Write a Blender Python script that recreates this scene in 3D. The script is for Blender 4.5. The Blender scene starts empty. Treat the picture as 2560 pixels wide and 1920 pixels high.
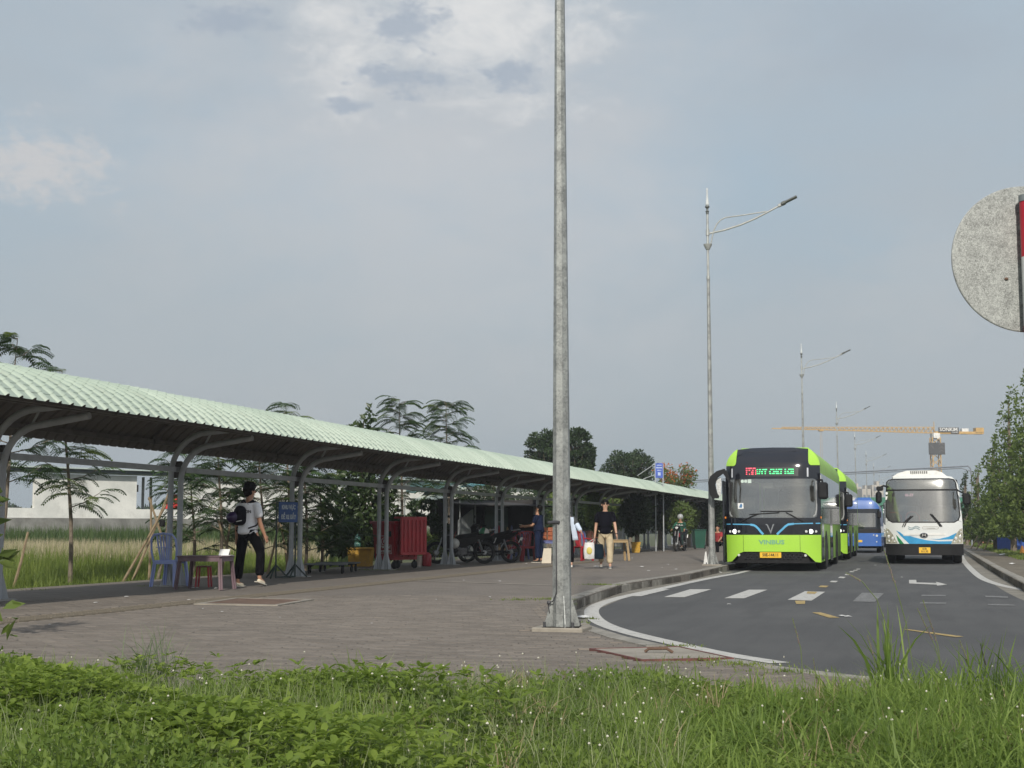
import bpy, bmesh, math, random
import numpy as np
from mathutils import Vector, Matrix
random.seed(7); rng = np.random.default_rng(7)
sc = bpy.context.scene; COL = sc.collection
R = math.radians; PI = math.pi
# ---------------------------------------------------------------- camera
F = 3550.0; CAMZ = 1.12
PITCH = math.atan(362/3550.0)
YAW = math.atan(1003*math.cos(PITCH)/F)
cam = bpy.data.cameras.new('camera'); camo = bpy.data.objects.new('camera', cam); COL.objects.link(camo)
cam.sensor_width = 36.0; cam.lens = F/2560*36.0; cam.clip_start = .1; cam.clip_end = 6000
camo.location = (0, 0, CAMZ); camo.rotation_euler = (PI/2+PITCH, 0, YAW)
sc.camera = camo
_f = Vector((-math.sin(YAW)*math.cos(PITCH), math.cos(YAW)*math.cos(PITCH), math.sin(PITCH)))
_r = Vector((math.cos(YAW), math.sin(YAW), 0)); _u = _r.cross(_f)
CP = Vector((0, 0, CAMZ))
def ray(px, py): return _f + _r*((px-1280)/F) + _u*((960-py)/F)
def G(px, py, z=.15):                     # point of the photo on level z
    d = ray(px, py); return CP + d*((z-CAMZ)/d.z)
def D(px, py, dep): return CP + ray(px, py)*dep
def at(px, dep, z=.15):                   # column of the photo at a depth, on level z
    y = 1322
    for _ in range(4):
        p = D(px, y, dep); y += (p.z-z)*F/dep
    p = D(px, y, dep); return Vector((p.x, p.y, z))
# ---------------------------------------------------------------- world and sun
SUNV = Vector((.32, -1.6, 1.0)).normalized()
sc.view_settings.view_transform = 'Standard'; sc.view_settings.look = 'None'
sc.view_settings.gamma = 1; sc.view_settings.exposure = 0.06; sc.view_settings.use_curve_mapping = False
sl = bpy.data.lights.new('sun', 'SUN'); sl.energy = 3.8; sl.angle = R(1.5); sl.color = (1, .94, .84)
so = bpy.data.objects.new('sun', sl); COL.objects.link(so)
so.rotation_euler = SUNV.to_track_quat('Z', 'Y').to_euler()
w = bpy.data.worlds.new('World'); sc.world = w; w.use_nodes = True
nt = w.node_tree; nt.nodes.clear()
class NT:
    def __init__(s, t): s.t = t
    def n(s, kind, **k):
        nd = s.t.nodes.new(kind)
        for a, b in k.items():
            if a[0] == '_': nd.inputs[a[1:].replace('_', ' ')].default_value = b
            else: setattr(nd, a, b)
        return nd
    def l(s, a, b): s.t.links.new(a, b)
    def math(s, op, a, b=0.0, c=None, clamp=False):
        nd = s.t.nodes.new('ShaderNodeMath'); nd.operation = op; nd.use_clamp = clamp
        for i, v in enumerate((a, b, c)):
            if v is None: continue
            if hasattr(v, 'links'): s.l(v, nd.inputs[i])
            else: nd.inputs[i].default_value = v
        return nd.outputs[0]
    def mix(s, f, a, b, bl='MIX'):
        nd = s.t.nodes.new('ShaderNodeMix'); nd.data_type = 'RGBA'; nd.blend_type = bl; nd.clamp_factor = True
        for i, v in ((0, f), (6, a), (7, b)):
            if hasattr(v, 'links'): s.l(v, nd.inputs[i])
            elif i == 0: nd.inputs[0].default_value = v
            else: nd.inputs[i].default_value = (*v[:3], 1)
        return nd.outputs[2]
    def rng(s, v, a, b, c=0., d=1.):
        nd = s.t.nodes.new('ShaderNodeMapRange'); nd.clamp = True; nd.interpolation_type = 'SMOOTHSTEP'
        s.l(v, nd.inputs[0])
        for i, x in enumerate((a, b, c, d)): nd.inputs[i+1].default_value = x
        return nd.outputs[0]
W = NT(nt)
sky = W.n('ShaderNodeTexSky', sky_type='NISHITA', sun_disc=False, sun_elevation=math.asin(SUNV.z), sun_rotation=math.atan2(SUNV.x, SUNV.y), air_density=1.3, dust_density=3.0)
tc = W.n('ShaderNodeTexCoord'); sep = W.n('ShaderNodeSeparateXYZ'); W.l(tc.outputs['Generated'], sep.inputs[0])
# cloud layer coordinates: azimuth/elevation measured in a flattened sky plane
vm = W.n('ShaderNodeVectorMath', operation='MULTIPLY'); vm.inputs[1].default_value = (1, 1, 1.9); W.l(tc.outputs['Generated'], vm.inputs[0])
def noise(sc_, det=5, rough=.55, dist=0., off=0.):
    nd = W.n('ShaderNodeTexNoise'); nd.inputs['Scale'].default_value = sc_; nd.inputs['Detail'].default_value = det
    nd.inputs['Roughness'].default_value = rough; nd.inputs['Distortion'].default_value = dist
    m = W.n('ShaderNodeVectorMath', operation='ADD'); m.inputs[1].default_value = (off, off*.7, -off); W.l(vm.outputs[0], m.inputs[0]); W.l(m.outputs[0], nd.inputs['Vector'])
    return nd.outputs[0]
n1 = noise(2.2, 6, .55, .3, 3.1); n2 = noise(6, 7, .6, .4, 8.3); n3 = noise(14, 6, .62, .3, 1.7); n4 = noise(34, 6, .62, .4, 4.4); n5 = noise(80, 5, .6, .3, 2.2)
z = sep.outputs[2]
def blob(px, py, rx, ry, amp=.55):       # soft cloud patch around one direction, its edge broken up by the noise
    d = ray(px, py).normalized(); u = Vector((0, 0, 1)); rr = d.cross(u).normalized(); uu = rr.cross(d)
    def dot(v, o):
        nd = W.n('ShaderNodeVectorMath', operation='DOT_PRODUCT'); W.l(tc.outputs['Generated'], nd.inputs[0]); nd.inputs[1].default_value = v[:]; return W.math('ADD', nd.outputs['Value'], -v.dot(d)*0 - o)
    a = W.math('DIVIDE', dot(rr, 0), rx/F); b = W.math('DIVIDE', dot(uu, 0), ry/F)
    s_ = W.math('SQRT', W.math('ADD', W.math('MULTIPLY', a, a), W.math('MULTIPLY', b, b)))
    front = W.n('ShaderNodeVectorMath', operation='DOT_PRODUCT'); W.l(tc.outputs['Generated'], front.inputs[0]); front.inputs[1].default_value = d[:]
    v = W.math('SUBTRACT', 1.0, s_)
    na, nb_ = (n4, n5) if rx < 220 else ((n3, n4) if rx < 400 else (n2, n3))
    v = W.math('ADD', v, W.math('MULTIPLY', W.math('SUBTRACT', na, .5), amp*5.5)); v = W.math('ADD', v, W.math('MULTIPLY', W.math('SUBTRACT', nb_, .5), amp*2.8))
    v = W.math('MULTIPLY', v, W.math('GREATER_THAN', front.outputs['Value'], 0.2))
    return v
K = 1/.12
def c(*v): return tuple(x*K for x in v)
base = W.mix(W.rng(z, .0, .34), c(.345, .425, .475), c(.385, .50, .60))
haze = W.mix(W.rng(n1, .26, .64), base, c(.43, .475, .515))
veil = W.mix(W.rng(z, .0, .12, .6, 0), haze, c(.34, .42, .465))
big = W.mix(W.math('MULTIPLY', W.rng(blob(1050, 330, 800, 640, .28), -.3, 1.0), .85), veil, c(.56, .57, .585))
big = W.mix(W.math('MULTIPLY', W.rng(blob(420, 780, 800, 360, .3), -.2, 1.0), .4), big, c(.43, .47, .50))
big = W.mix(W.math('MULTIPLY', W.rng(blob(1130, 70, 380, 230, .5), -.2, 1.1), .9), big, c(.78, .775, .76))
big = W.mix(W.math('MULTIPLY', W.rng(blob(90, 410, 200, 105, .5), -.15, 1.0), .8), big, c(.62, .60, .59))
big = W.mix(W.math('MULTIPLY', W.rng(blob(2240, 100, 380, 150, .3), -.2, 1.1), .7), big, c(.385, .44, .50))
big = W.mix(W.math('MULTIPLY', W.rng(blob(2300, 700, 260, 170, .4), -.1, 1.0), .35), big, c(.52, .53, .54))
for bx_ in ((1010, 50, 120, 75), (1045, 195, 190, 55), (1290, 190, 95, 55), (880, 268, 70, 26), (560, 50, 140, 45)):
    big = W.mix(W.math('MULTIPLY', W.rng(blob(*bx_, .5), -.05, .85), .85), big, c(.37, .425, .50))
# high thin cloud overhead and behind the camera
over = W.mix(W.rng(z, .40, .75, 0, .8), big, W.mix(W.rng(n1, .35, .65), c(.42, .50, .62), c(.70, .70, .72)))
fin = W.mix(.93, sky.outputs[0], over)
bg = W.n('ShaderNodeBackground'); bg.inputs[1].default_value = .12; W.l(fin, bg.inputs[0])
wo = W.n('ShaderNodeOutputWorld'); W.l(bg.outputs[0], wo.inputs[0])
# ---------------------------------------------------------------- materials
MATS = {}
def mat(name, col, rough=.6, metal=0., var=.12, vs=3., bump=0., bs=60., coat=0., col2=None, island=0., det=4, spec=.5, emit=None, es=0., trans=0., dirt=0.):
    if name in MATS: return MATS[name]
    m = bpy.data.materials.new(name); m.use_nodes = True; t = NT(m.node_tree); P = m.node_tree.nodes['Principled BSDF']
    m.diffuse_color = (*col[:3], 1)
    tcn = t.n('ShaderNodeTexCoord')
    nz = t.n('ShaderNodeTexNoise'); nz.inputs['Scale'].default_value = vs; nz.inputs['Detail'].default_value = det; nz.inputs['Roughness'].default_value = .6
    t.l(tcn.outputs['Object'], nz.inputs['Vector'])
    if col2 is None: a = tuple(max(0, x*(1-var)) for x in col); b = tuple(x*(1+var) for x in col)
    else: a, b = col, col2
    colr = t.mix(t.rng(nz.outputs[0], .32, .68), a, b)
    if island:
        g = t.n('ShaderNodeNewGeometry')
        colr = t.mix(1.0, colr, t.mix(g.outputs['Random Per Island'], (1-island,)*3, (1+island,)*3), 'MULTIPLY')
    if dirt:
        nd = t.n('ShaderNodeTexNoise'); nd.inputs['Scale'].default_value = vs*.4+.7; nd.inputs['Detail'].default_value = 8; nd.inputs['Roughness'].default_value = .7
        t.l(tcn.outputs['Object'], nd.inputs['Vector'])
        colr = t.mix(t.rng(nd.outputs[0], .5, .78, 0, dirt), colr, (.11, .095, .075))
    t.l(colr, P.inputs['Base Color'])
    P.inputs['Roughness'].default_value = rough; P.inputs['Metallic'].default_value = metal
    P.inputs['Coat Weight'].default_value = coat; P.inputs['Coat Roughness'].default_value = .06; P.inputs['Specular IOR Level'].default_value = spec
    if emit: P.inputs['Emission Color'].default_value = (*emit, 1); P.inputs['Emission Strength'].default_value = es
    if bump:
        nb = t.n('ShaderNodeTexNoise'); nb.inputs['Scale'].default_value = bs; nb.inputs['Detail'].default_value = 5
        t.l(tcn.outputs['Object'], nb.inputs['Vector'])
        bp = t.n('ShaderNodeBump'); bp.inputs['Strength'].default_value = bump; bp.inputs['Distance'].default_value = .01
        t.l(nb.outputs[0], bp.inputs['Height']); t.l(bp.outputs[0], P.inputs['Normal'])
    MATS[name] = m; return m
def leafmat(name, dark, light, tr=.3, rough=.55):
    if name in MATS: return MATS[name]
    m = bpy.data.materials.new(name); m.use_nodes = True; t = NT(m.node_tree); P = m.node_tree.nodes['Principled BSDF']
    g = t.n('ShaderNodeNewGeometry'); tcn = t.n('ShaderNodeTexCoord')
    nz = t.n('ShaderNodeTexNoise'); nz.inputs['Scale'].default_value = 1.3; nz.inputs['Detail'].default_value = 3
    t.l(tcn.outputs['Object'], nz.inputs['Vector'])
    f = t.math('ADD', t.math('MULTIPLY', g.outputs['Random Per Island'], .65), t.math('MULTIPLY', t.rng(nz.outputs[0], .35, .65), .35))
    colr = t.mix(f, dark, light); t.l(colr, P.inputs['Base Color']); P.inputs['Roughness'].default_value = rough
    P.inputs['Specular IOR Level'].default_value = .35
    tr_ = t.n('ShaderNodeBsdfTranslucent'); t.l(t.mix(.5, colr, tuple(min(1, x*1.6) for x in light)), tr_.inputs[0])
    ms = t.n('ShaderNodeMixShader'); ms.inputs[0].default_value = tr
    out = m.node_tree.nodes['Material Output']; t.l(P.outputs[0], ms.inputs[1]); t.l(tr_.outputs[0], ms.inputs[2]); t.l(ms.outputs[0], out.inputs[0])
    m.diffuse_color = (*light, 1); MATS[name] = m; return m
def glassmat(name, tint=.5, base=.12, rough=.04):
    if name in MATS: return MATS[name]
    m = bpy.data.materials.new(name); m.use_nodes = True; t = NT(m.node_tree); m.node_tree.nodes.remove(m.node_tree.nodes['Principled BSDF'])
    tr = t.n('ShaderNodeBsdfTransparent'); tr.inputs[0].default_value = (tint, tint*1.02, tint, 1)
    gl = t.n('ShaderNodeBsdfGlossy'); gl.inputs['Roughness'].default_value = rough; gl.inputs[0].default_value = (1, 1, 1, 1)
    lw = t.n('ShaderNodeFresnel'); lw.inputs[0].default_value = 1.5
    f = t.math('ADD', t.math('MULTIPLY', lw.outputs[0], 1.2), base, clamp=True)
    ms = t.n('ShaderNodeMixShader'); t.l(f, ms.inputs[0]); t.l(tr.outputs[0], ms.inputs[1]); t.l(gl.outputs[0], ms.inputs[2])
    df = t.n('ShaderNodeBsdfDiffuse'); df.inputs[0].default_value = (.40, .40, .37, 1); nz = t.n('ShaderNodeTexNoise'); nz.inputs['Scale'].default_value = 2.2; nz.inputs['Detail'].default_value = 5
    m2 = t.n('ShaderNodeMixShader'); t.l(t.rng(nz.outputs[0], .3, .75, .03, .17), m2.inputs[0]); t.l(ms.outputs[0], m2.inputs[1]); t.l(df.outputs[0], m2.inputs[2])
    t.l(m2.outputs[0], m.node_tree.nodes['Material Output'].inputs[0]); MATS[name] = m; return m
def galvmat(name, sc_=40., lo=.22, hi=.42, rough=.42, wv=.55):
    if name in MATS: return MATS[name]
    m = bpy.data.materials.new(name); m.use_nodes = True; t = NT(m.node_tree); P = m.node_tree.nodes['Principled BSDF']
    tcn = t.n('ShaderNodeTexCoord'); nz = t.n('ShaderNodeTexNoise'); nz.inputs['Scale'].default_value = sc_*.5; t.l(tcn.outputs['Object'], nz.inputs['Vector'])
    vm_ = t.mix(.06, tcn.outputs['Object'], nz.outputs['Color'])
    v = t.n('ShaderNodeTexVoronoi'); v.inputs['Scale'].default_value = sc_; t.l(vm_, v.inputs['Vector'])
    s_ = t.n('ShaderNodeSeparateColor'); t.l(v.outputs['Color'], s_.inputs[0])
    n2_ = t.n('ShaderNodeTexNoise'); n2_.inputs['Scale'].default_value = sc_*.12; n2_.inputs['Detail'].default_value = 6; t.l(tcn.outputs['Object'], n2_.inputs['Vector'])
    f = t.math('ADD', t.math('MULTIPLY', s_.outputs[0], wv), t.math('MULTIPLY', t.rng(n2_.outputs[0], .35, .65), 1-wv))
    t.l(t.mix(f, (lo, lo*1.04, lo*1.02), (hi, hi*1.04, hi*1.0)), P.inputs['Base Color'])
    P.inputs['Metallic'].default_value = .35; P.inputs['Roughness'].default_value = rough
    MATS[name] = m; return m
# ---------------------------------------------------------------- objects and properties
def tag(o, label=None, cat=None, group=None, kind=None):
    if label: o['label'] = label
    if cat: o['category'] = cat
    if group: o['group'] = group
    if kind: o['kind'] = kind
    return o
def thing(name, label, cat, loc=(0, 0, 0), rz=0., group=None):
    o = bpy.data.objects.new(name, None); COL.objects.link(o); o.location = loc; o.rotation_euler = (0, 0, rz); o.empty_display_size = .2
    return tag(o, label, cat, group)
def link(name, me, parent=None, loc=(0, 0, 0), rz=0.):
    o = bpy.data.objects.new(name, me); COL.objects.link(o); o.parent = parent; o.location = loc; o.rotation_euler = (0, 0, rz); return o
def fast(name, V, Fq, m, parent=None, smooth=False, kind=None, loc=(0, 0, 0)):
    """mesh from numpy: V (n,3); Fq list of (k,q) int arrays"""
    me = bpy.data.meshes.new(name)
    if not isinstance(Fq, list): Fq = [Fq]
    V = np.asarray(V, np.float32); me.vertices.add(len(V)); me.vertices.foreach_set('co', V.ravel())
    loops = np.concatenate([f.ravel() for f in Fq]).astype(np.int32)
    tot = np.concatenate([np.full(len(f), f.shape[1]) for f in Fq]).astype(np.int32)
    st = np.concatenate([[0], np.cumsum(tot)[:-1]]).astype(np.int32)
    me.loops.add(len(loops)); me.loops.foreach_set('vertex_index', loops)
    me.polygons.add(len(tot)); me.polygons.foreach_set('loop_start', st); me.polygons.foreach_set('loop_total', tot)
    if smooth: me.polygons.foreach_set('use_smooth', np.ones(len(tot), bool))
    me.update(calc_edges=True); me.materials.append(m)
    o = link(name, me, parent, loc)
    if kind: o['kind'] = kind
    return o
def copy_tree(o, parent=None):
    cpy = o.copy(); COL.objects.link(cpy); cpy.parent = parent
    for ch in list(o.children): copy_tree(ch, cpy)
    return cpy
class MB:
    def __init__(s): s.v = []; s.f = []; s.m = []; s.cur = 0
    def mi(s, i): s.cur = i; return s
    def add(s, vs, fs):
        b = len(s.v); s.v += [tuple(v) for v in vs]; s.f += [tuple(b+i for i in f) for f in fs]; s.m += [s.cur]*len(fs); return s
    def box(s, c_, d, rz=0., M=None, bev=0.):
        x, y, zz = d[0]/2, d[1]/2, d[2]/2
        if bev:
            b = min(bev, x*.9, y*.9, zz*.9); pts = []
            for sx in (-1, 1):
                for sy in (-1, 1):
                    for sz in (-1, 1): pts += [(sx*(x-b), sy*(y-b), sz*zz), (sx*(x-b), sy*y, sz*(zz-b)), (sx*x, sy*(y-b), sz*(zz-b))]
            bm = bmesh.new()
            for p in pts: bm.verts.new(p)
            bmesh.ops.convex_hull(bm, input=bm.verts); bm.verts.index_update()
            vs = [v.co.copy() for v in bm.verts]; fs = [[v.index for v in f.verts] for f in bm.faces]; bm.free()
        else:
            vs = [Vector((a, b_, e)) for a in (-x, x) for b_ in (-y, y) for e in (-zz, zz)]
            fs = [(0, 1, 3, 2), (4, 6, 7, 5), (0, 4, 5, 1), (2, 3, 7, 6), (0, 2, 6, 4), (1, 5, 7, 3)]
        T = Matrix.Translation(Vector(c_)) @ (M.to_4x4() if M else Matrix.Rotation(rz, 4, 'Z'))
        return s.add([T @ Vector(v) for v in vs], fs)
    def bar(s, a, b, w_, h_, up=(0, 0, 1)):
        a, b = Vector(a), Vector(b); d = b-a; L = d.length; y = d.normalized(); u = Vector(up)
        if abs(y.dot(u)) > .98: u = Vector((1, 0, 0))
        x = y.cross(u).normalized(); zv = x.cross(y); M = Matrix((x, y, zv)).transposed()
        return s.box((a+b)/2, (w_, L, h_), M=M)
    def tube(s, pts, r, n=8, cap=True):
        pts = [Vector(p) for p in pts]; rs = r if hasattr(r, '__len__') else [r]*len(pts); vs = []; fs = []
        t0 = (pts[1]-pts[0]).normalized(); u = Vector((0, 0, 1)) if abs(t0.z) < .9 else Vector((1, 0, 0)); x = t0.cross(u).normalized()
        for i, p in enumerate(pts):
            t = (pts[min(i+1, len(pts)-1)]-pts[max(i-1, 0)]).normalized(); x = (x-t*x.dot(t)).normalized(); y = t.cross(x)
            for k in range(n): a = 2*PI*(k+.5)/n; vs.append(p+(x*math.cos(a)+y*math.sin(a))*rs[i])
        for i in range(len(pts)-1):
            for k in range(n): a = i*n+k; b = i*n+(k+1) % n; fs.append((a, b, b+n, a+n))
        if cap: fs += [tuple(range(n))[::-1], tuple(range((len(pts)-1)*n, len(pts)*n))]
        return s.add(vs, fs)
    def lathe(s, c_, prof, n=16, ax='Z', sx=1, sy=1):
        c_ = Vector(c_); vs = []; fs = []
        for r_, h in prof:
            for k in range(n):
                a = 2*PI*k/n; p = (r_*math.cos(a)*sx, r_*math.sin(a)*sy, h)
                if ax == 'X': p = (p[2], p[0], p[1])
                elif ax == 'Y': p = (p[0], p[2], p[1])
                vs.append(c_+Vector(p))
        for i in range(len(prof)-1):
            for k in range(n): a = i*n+k; b = i*n+(k+1) % n; fs.append((a, b, b+n, a+n))
        return s.add(vs, fs+[tuple(range(n))[::-1], tuple(range((len(prof)-1)*n, len(prof)*n))])
    def ball(s, c_, r, n=12, sx=1, sy=1, sz=1):
        m = n//2; prof = [(max(.001, r*math.sin(PI*i/m)), -r*math.cos(PI*i/m)*sz) for i in range(m+1)]
        return s.lathe(c_, prof, n, sx=sx, sy=sy)
    def prism(s, poly, c_=(0, 0, 0), depth=.1, plane='XZ', M=None):
        """poly of (a,b) in a plane, extruded both ways by depth/2"""
        n = len(poly); vs = []
        for sg in (-.5, .5):
            for a, b in poly:
                p = {'XZ': (a, sg*depth, b), 'YZ': (sg*depth, a, b), 'XY': (a, b, sg*depth)}[plane]
                p = Vector(p); p = (M @ p if M else p)+Vector(c_); vs.append(p)
        fs = [tuple(range(n)), tuple(range(2*n-1, n-1, -1))]+[(i, i+n, (i+1) % n+n, (i+1) % n) for i in range(n)]
        return s.add(vs, fs)
    def build(s, name, mats, parent=None, loc=(0, 0, 0), rz=0., smooth=True, kind=None, label=None, ang=35):
        me = bpy.data.meshes.new(name); me.from_pydata(s.v, [], s.f)
        for m in (mats if isinstance(mats, (list, tuple)) else [mats]): me.materials.append(m)
        me.polygons.foreach_set('material_index', s.m)
        bm = bmesh.new(); bm.from_mesh(me); bmesh.ops.recalc_face_normals(bm, faces=bm.faces); bm.to_mesh(me); bm.free()
        if smooth:
            me.polygons.foreach_set('use_smooth', [True]*len(me.polygons)); me.set_sharp_from_angle(angle=R(ang))
        o = link(name, me, parent, loc, rz)
        if kind: o['kind'] = kind
        if label: o['label'] = label
        return o
def each(mb, name, mats, parent=None, **k):
    par = list(range(len(mb.v)))
    def find(a):
        while par[a] != a: par[a] = par[par[a]]; a = par[a]
        return a
    for f in mb.f:
        for i in f[1:]: par[find(i)] = find(f[0])
    groups = {}
    for f, mi_ in zip(mb.f, mb.m): groups.setdefault(find(f[0]), []).append((f, mi_))
    out = []
    for fs in groups.values():
        ids = sorted({i for f, _ in fs for i in f}); ix = {a: b for b, a in enumerate(ids)}; q = MB(); q.v = [mb.v[i] for i in ids]; q.f = [tuple(ix[i] for i in f) for f, _ in fs]; q.m = [a for _, a in fs]; out.append(q.build(name, mats, parent, **k))
    return out
def text(name, body, size, m, parent=None, loc=(0, 0, 0), rot=(PI/2, 0, 0), ext=.002, sx=1., bold=0., align='CENTER'):
    cu = bpy.data.curves.new(name, 'FONT'); cu.body = body; cu.size = size; cu.extrude = ext; cu.align_x = align; cu.align_y = 'CENTER'; cu.offset = bold; cu.resolution_u = 2
    o = bpy.data.objects.new(name, cu); COL.objects.link(o); bpy.context.view_layer.update()
    me = bpy.data.meshes.new_from_object(o.evaluated_get(bpy.context.evaluated_depsgraph_get())); bpy.data.objects.remove(o)
    me.materials.clear(); me.materials.append(m); o = link(name, me, parent, loc); o.rotation_euler = rot; o.scale = (sx, 1, 1); return o
def arc(cx, cy, r, a0, a1, n=8): return [(cx+r*math.cos(R(a0+(a1-a0)*i/n)), cy+r*math.sin(R(a0+(a1-a0)*i/n))) for i in range(n+1)]
def rrect(x0, z0, x1, z1, r, n=5):
    return arc(x1-r, z0+r, r, -90, 0, n)+arc(x1-r, z1-r, r, 0, 90, n)+arc(x0+r, z1-r, r, 90, 180, n)+arc(x0+r, z0+r, r, 180, 270, n)
# ================================================================ GROUND
def inpoly(x, y, poly):
    ins = False; n = len(poly); j = n-1
    for i in range(n):
        xi, yi = poly[i]; xj, yj = poly[j]
        if (yi > y) != (yj > y) and x < (xj-xi)*(y-yi)/(yj-yi)+xi: ins = not ins
        j = i
    return ins
def sheet(name, pts, z, m, parent=None, kind=None, thick=0.):
    bm = bmesh.new(); vs = [bm.verts.new((p[0], p[1], z)) for p in pts]; f = bm.faces.new(vs)
    if f.normal.z < 0: f.normal_flip()
    if thick:
        r_ = bmesh.ops.extrude_face_region(bm, geom=[f]); bmesh.ops.translate(bm, vec=(0, 0, -thick), verts=[e for e in r_['geom'] if isinstance(e, bmesh.types.BMVert)])
        bmesh.ops.recalc_face_normals(bm, faces=bm.faces)
    bmesh.ops.triangulate(bm, faces=[f for f in bm.faces if len(f.verts) > 4])
    me = bpy.data.meshes.new(name); bm.to_mesh(me); bm.free(); me.materials.append(m); o = link(name, me, parent)
    if kind: o['kind'] = kind
    return o
def asphalt():
    m = bpy.data.materials.new('asphalt'); m.use_nodes = True; t = NT(m.node_tree); P = m.node_tree.nodes['Principled BSDF']; tcn = t.n('ShaderNodeTexCoord')
    def nz(s, d=5, r=.6, mp=None):
        nd = t.n('ShaderNodeTexNoise'); nd.inputs['Scale'].default_value = s; nd.inputs['Detail'].default_value = d; nd.inputs['Roughness'].default_value = r
        if mp:
            q = t.n('ShaderNodeMapping'); q.inputs['Scale'].default_value = mp; t.l(tcn.outputs['Object'], q.inputs[0]); t.l(q.outputs[0], nd.inputs['Vector'])
        else: t.l(tcn.outputs['Object'], nd.inputs['Vector'])
        return nd.outputs[0]
    c0 = t.mix(t.rng(nz(.35), .3, .7), (.050, .051, .052), (.076, .076, .075))
    c0 = t.mix(t.rng(nz(1.2, 5, .6, (2.2, .25, 1)), .42, .70, 0, .75), c0, (.040, .040, .041))
    c0 = t.mix(t.rng(nz(95, 2), .42, .72, 0, .6), c0, (.13, .13, .128))
    c0 = t.mix(t.rng(nz(60, 2), .55, .8, 0, .6), c0, (.03, .03, .03))
    c0 = t.mix(t.rng(nz(6, 6, .7), .60, .8, 0, .35), c0, (.12, .11, .095))
    t.l(c0, P.inputs['Base Color']); P.inputs['Roughness'].default_value = .85
    bp = t.n('ShaderNodeBump'); bp.inputs['Strength'].default_value = .5; bp.inputs['Distance'].default_value = .006; t.l(nz(120, 3), bp.inputs['Height']); t.l(bp.outputs[0], P.inputs['Normal'])
    return m
def pavemat(name, tex=True):
    m = bpy.data.materials.new(name); m.use_nodes = True; t = NT(m.node_tree); P = m.node_tree.nodes['Principled BSDF']; tcn = t.n('ShaderNodeTexCoord')
    def nz(s, d=5, r=.6):
        nd = t.n('ShaderNodeTexNoise'); nd.inputs['Scale'].default_value = s; nd.inputs['Detail'].default_value = d; nd.inputs['Roughness'].default_value = r
        t.l(tcn.outputs['Object'], nd.inputs['Vector']); return nd.outputs[0]
    big = t.rng(nz(.45), .3, .7)
    if tex:
        b = t.n('ShaderNodeTexBrick'); b.inputs['Scale'].default_value = 1; b.inputs['Brick Width'].default_value = .206; b.inputs['Row Height'].default_value = .106
        b.inputs['Mortar Size'].default_value = .006; b.inputs['Color1'].default_value = (.138, .118, .099, 1); b.inputs['Color2'].default_value = (.175, .151, .127, 1); b.inputs['Mortar'].default_value = (.07, .062, .055, 1)
        t.l(tcn.outputs['Object'], b.inputs['Vector']); c0 = b.outputs['Color']
    else:
        g = t.n('ShaderNodeNewGeometry'); c0 = t.mix(g.outputs['Random Per Island'], (.125, .107, .089), (.190, .164, .138))
    c0 = t.mix(t.math('MULTIPLY', big, .35), c0, (.21, .178, .145))
    c0 = t.mix(t.rng(nz(2.2, 7, .7), .46, .72, 0, .55), c0, (.105, .090, .072)); c0 = t.mix(t.rng(nz(.9, 8, .75), .56, .70, 0, .5), c0, (.085, .075, .062))
    c0 = t.mix(t.rng(nz(160, 2), .5, .75, 0, .35), c0, (.22, .20, .18))
    t.l(c0, P.inputs['Base Color']); P.inputs['Roughness'].default_value = .9
    bp = t.n('ShaderNodeBump'); bp.inputs['Strength'].default_value = .4; bp.inputs['Distance'].default_value = .004; t.l(nz(90, 3), bp.inputs['Height']); t.l(bp.outputs[0], P.inputs['Normal'])
    return m
M_asph = asphalt(); M_pave = pavemat('paving'); M_brick = pavemat('paver_block', False)
M_soil = mat('soil', (.075, .062, .045), .95, col2=(.13, .105, .075), vs=4, bump=.8, bs=30)
M_field = mat('field_soil', (.05, .06, .025), .95, col2=(.09, .10, .04), vs=.5, bump=.5, bs=10)
M_kerb = mat('kerb_concrete', (.25, .235, .205), .9, var=.22, vs=5, bump=.5, bs=50, dirt=.65)
M_gut = mat('gutter_concrete', (.20, .185, .155), .9, var=.2, vs=2, bump=.4, bs=60, dirt=.5)
def paint(name, col, wear=(.42, .60)):
    m = bpy.data.materials.new(name); m.use_nodes = True; t = NT(m.node_tree); P = m.node_tree.nodes['Principled BSDF']; tcn = t.n('ShaderNodeTexCoord')
    nd = t.n('ShaderNodeTexNoise'); nd.inputs['Scale'].default_value = 9; nd.inputs['Detail'].default_value = 8; nd.inputs['Roughness'].default_value = .75; t.l(tcn.outputs['Object'], nd.inputs['Vector'])
    t.l(t.mix(t.rng(nd.outputs[0], *wear, 0, .9), col, (.085, .083, .080)), P.inputs['Base Color']); P.inputs['Roughness'].default_value = .7; return m
M_white = paint('white_road_paint', (.48, .47, .44), (.50, .70)); M_faded = paint('faded_road_paint', (.24, .24, .235), (.36, .60)); M_yel = paint('yellow_road_paint', (.42, .30, .10), (.46, .68))
ground = sheet('ground', [(-1500, -200), (1500, -200), (1500, 3000), (-1500, 3000)], -.06, M_field, kind='structure')
road = sheet('road', [(-8, -3), (40, -3), (40, 13), (12, 40), (9, 400), (-8, 400)], 0, M_asph, kind='structure')
kt = [(-5.0, 330), (-5.0, 60)]+[tuple(G(*p, .15).xy) for p in [(1808, 1415), (1720, 1434), (1631, 1447), (1560, 1458), (1497, 1478), (1440, 1497), (1415, 1511), (1410, 1527), (1432, 1543), (1480, 1562), (1573, 1592), (1736, 1628), (1872, 1652), (2000, 1670), (2110, 1684), (2400, 1708), (2560, 1728), (2760, 1752)]]
EDGE = kt
pav_poly = kt+[(7, 2), (7, -4), (-14.2, -4), (-14.2, 330)]
pavement = sheet('pavement', pav_poly, .141, M_pave, kind='structure', thick=.2)
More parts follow.
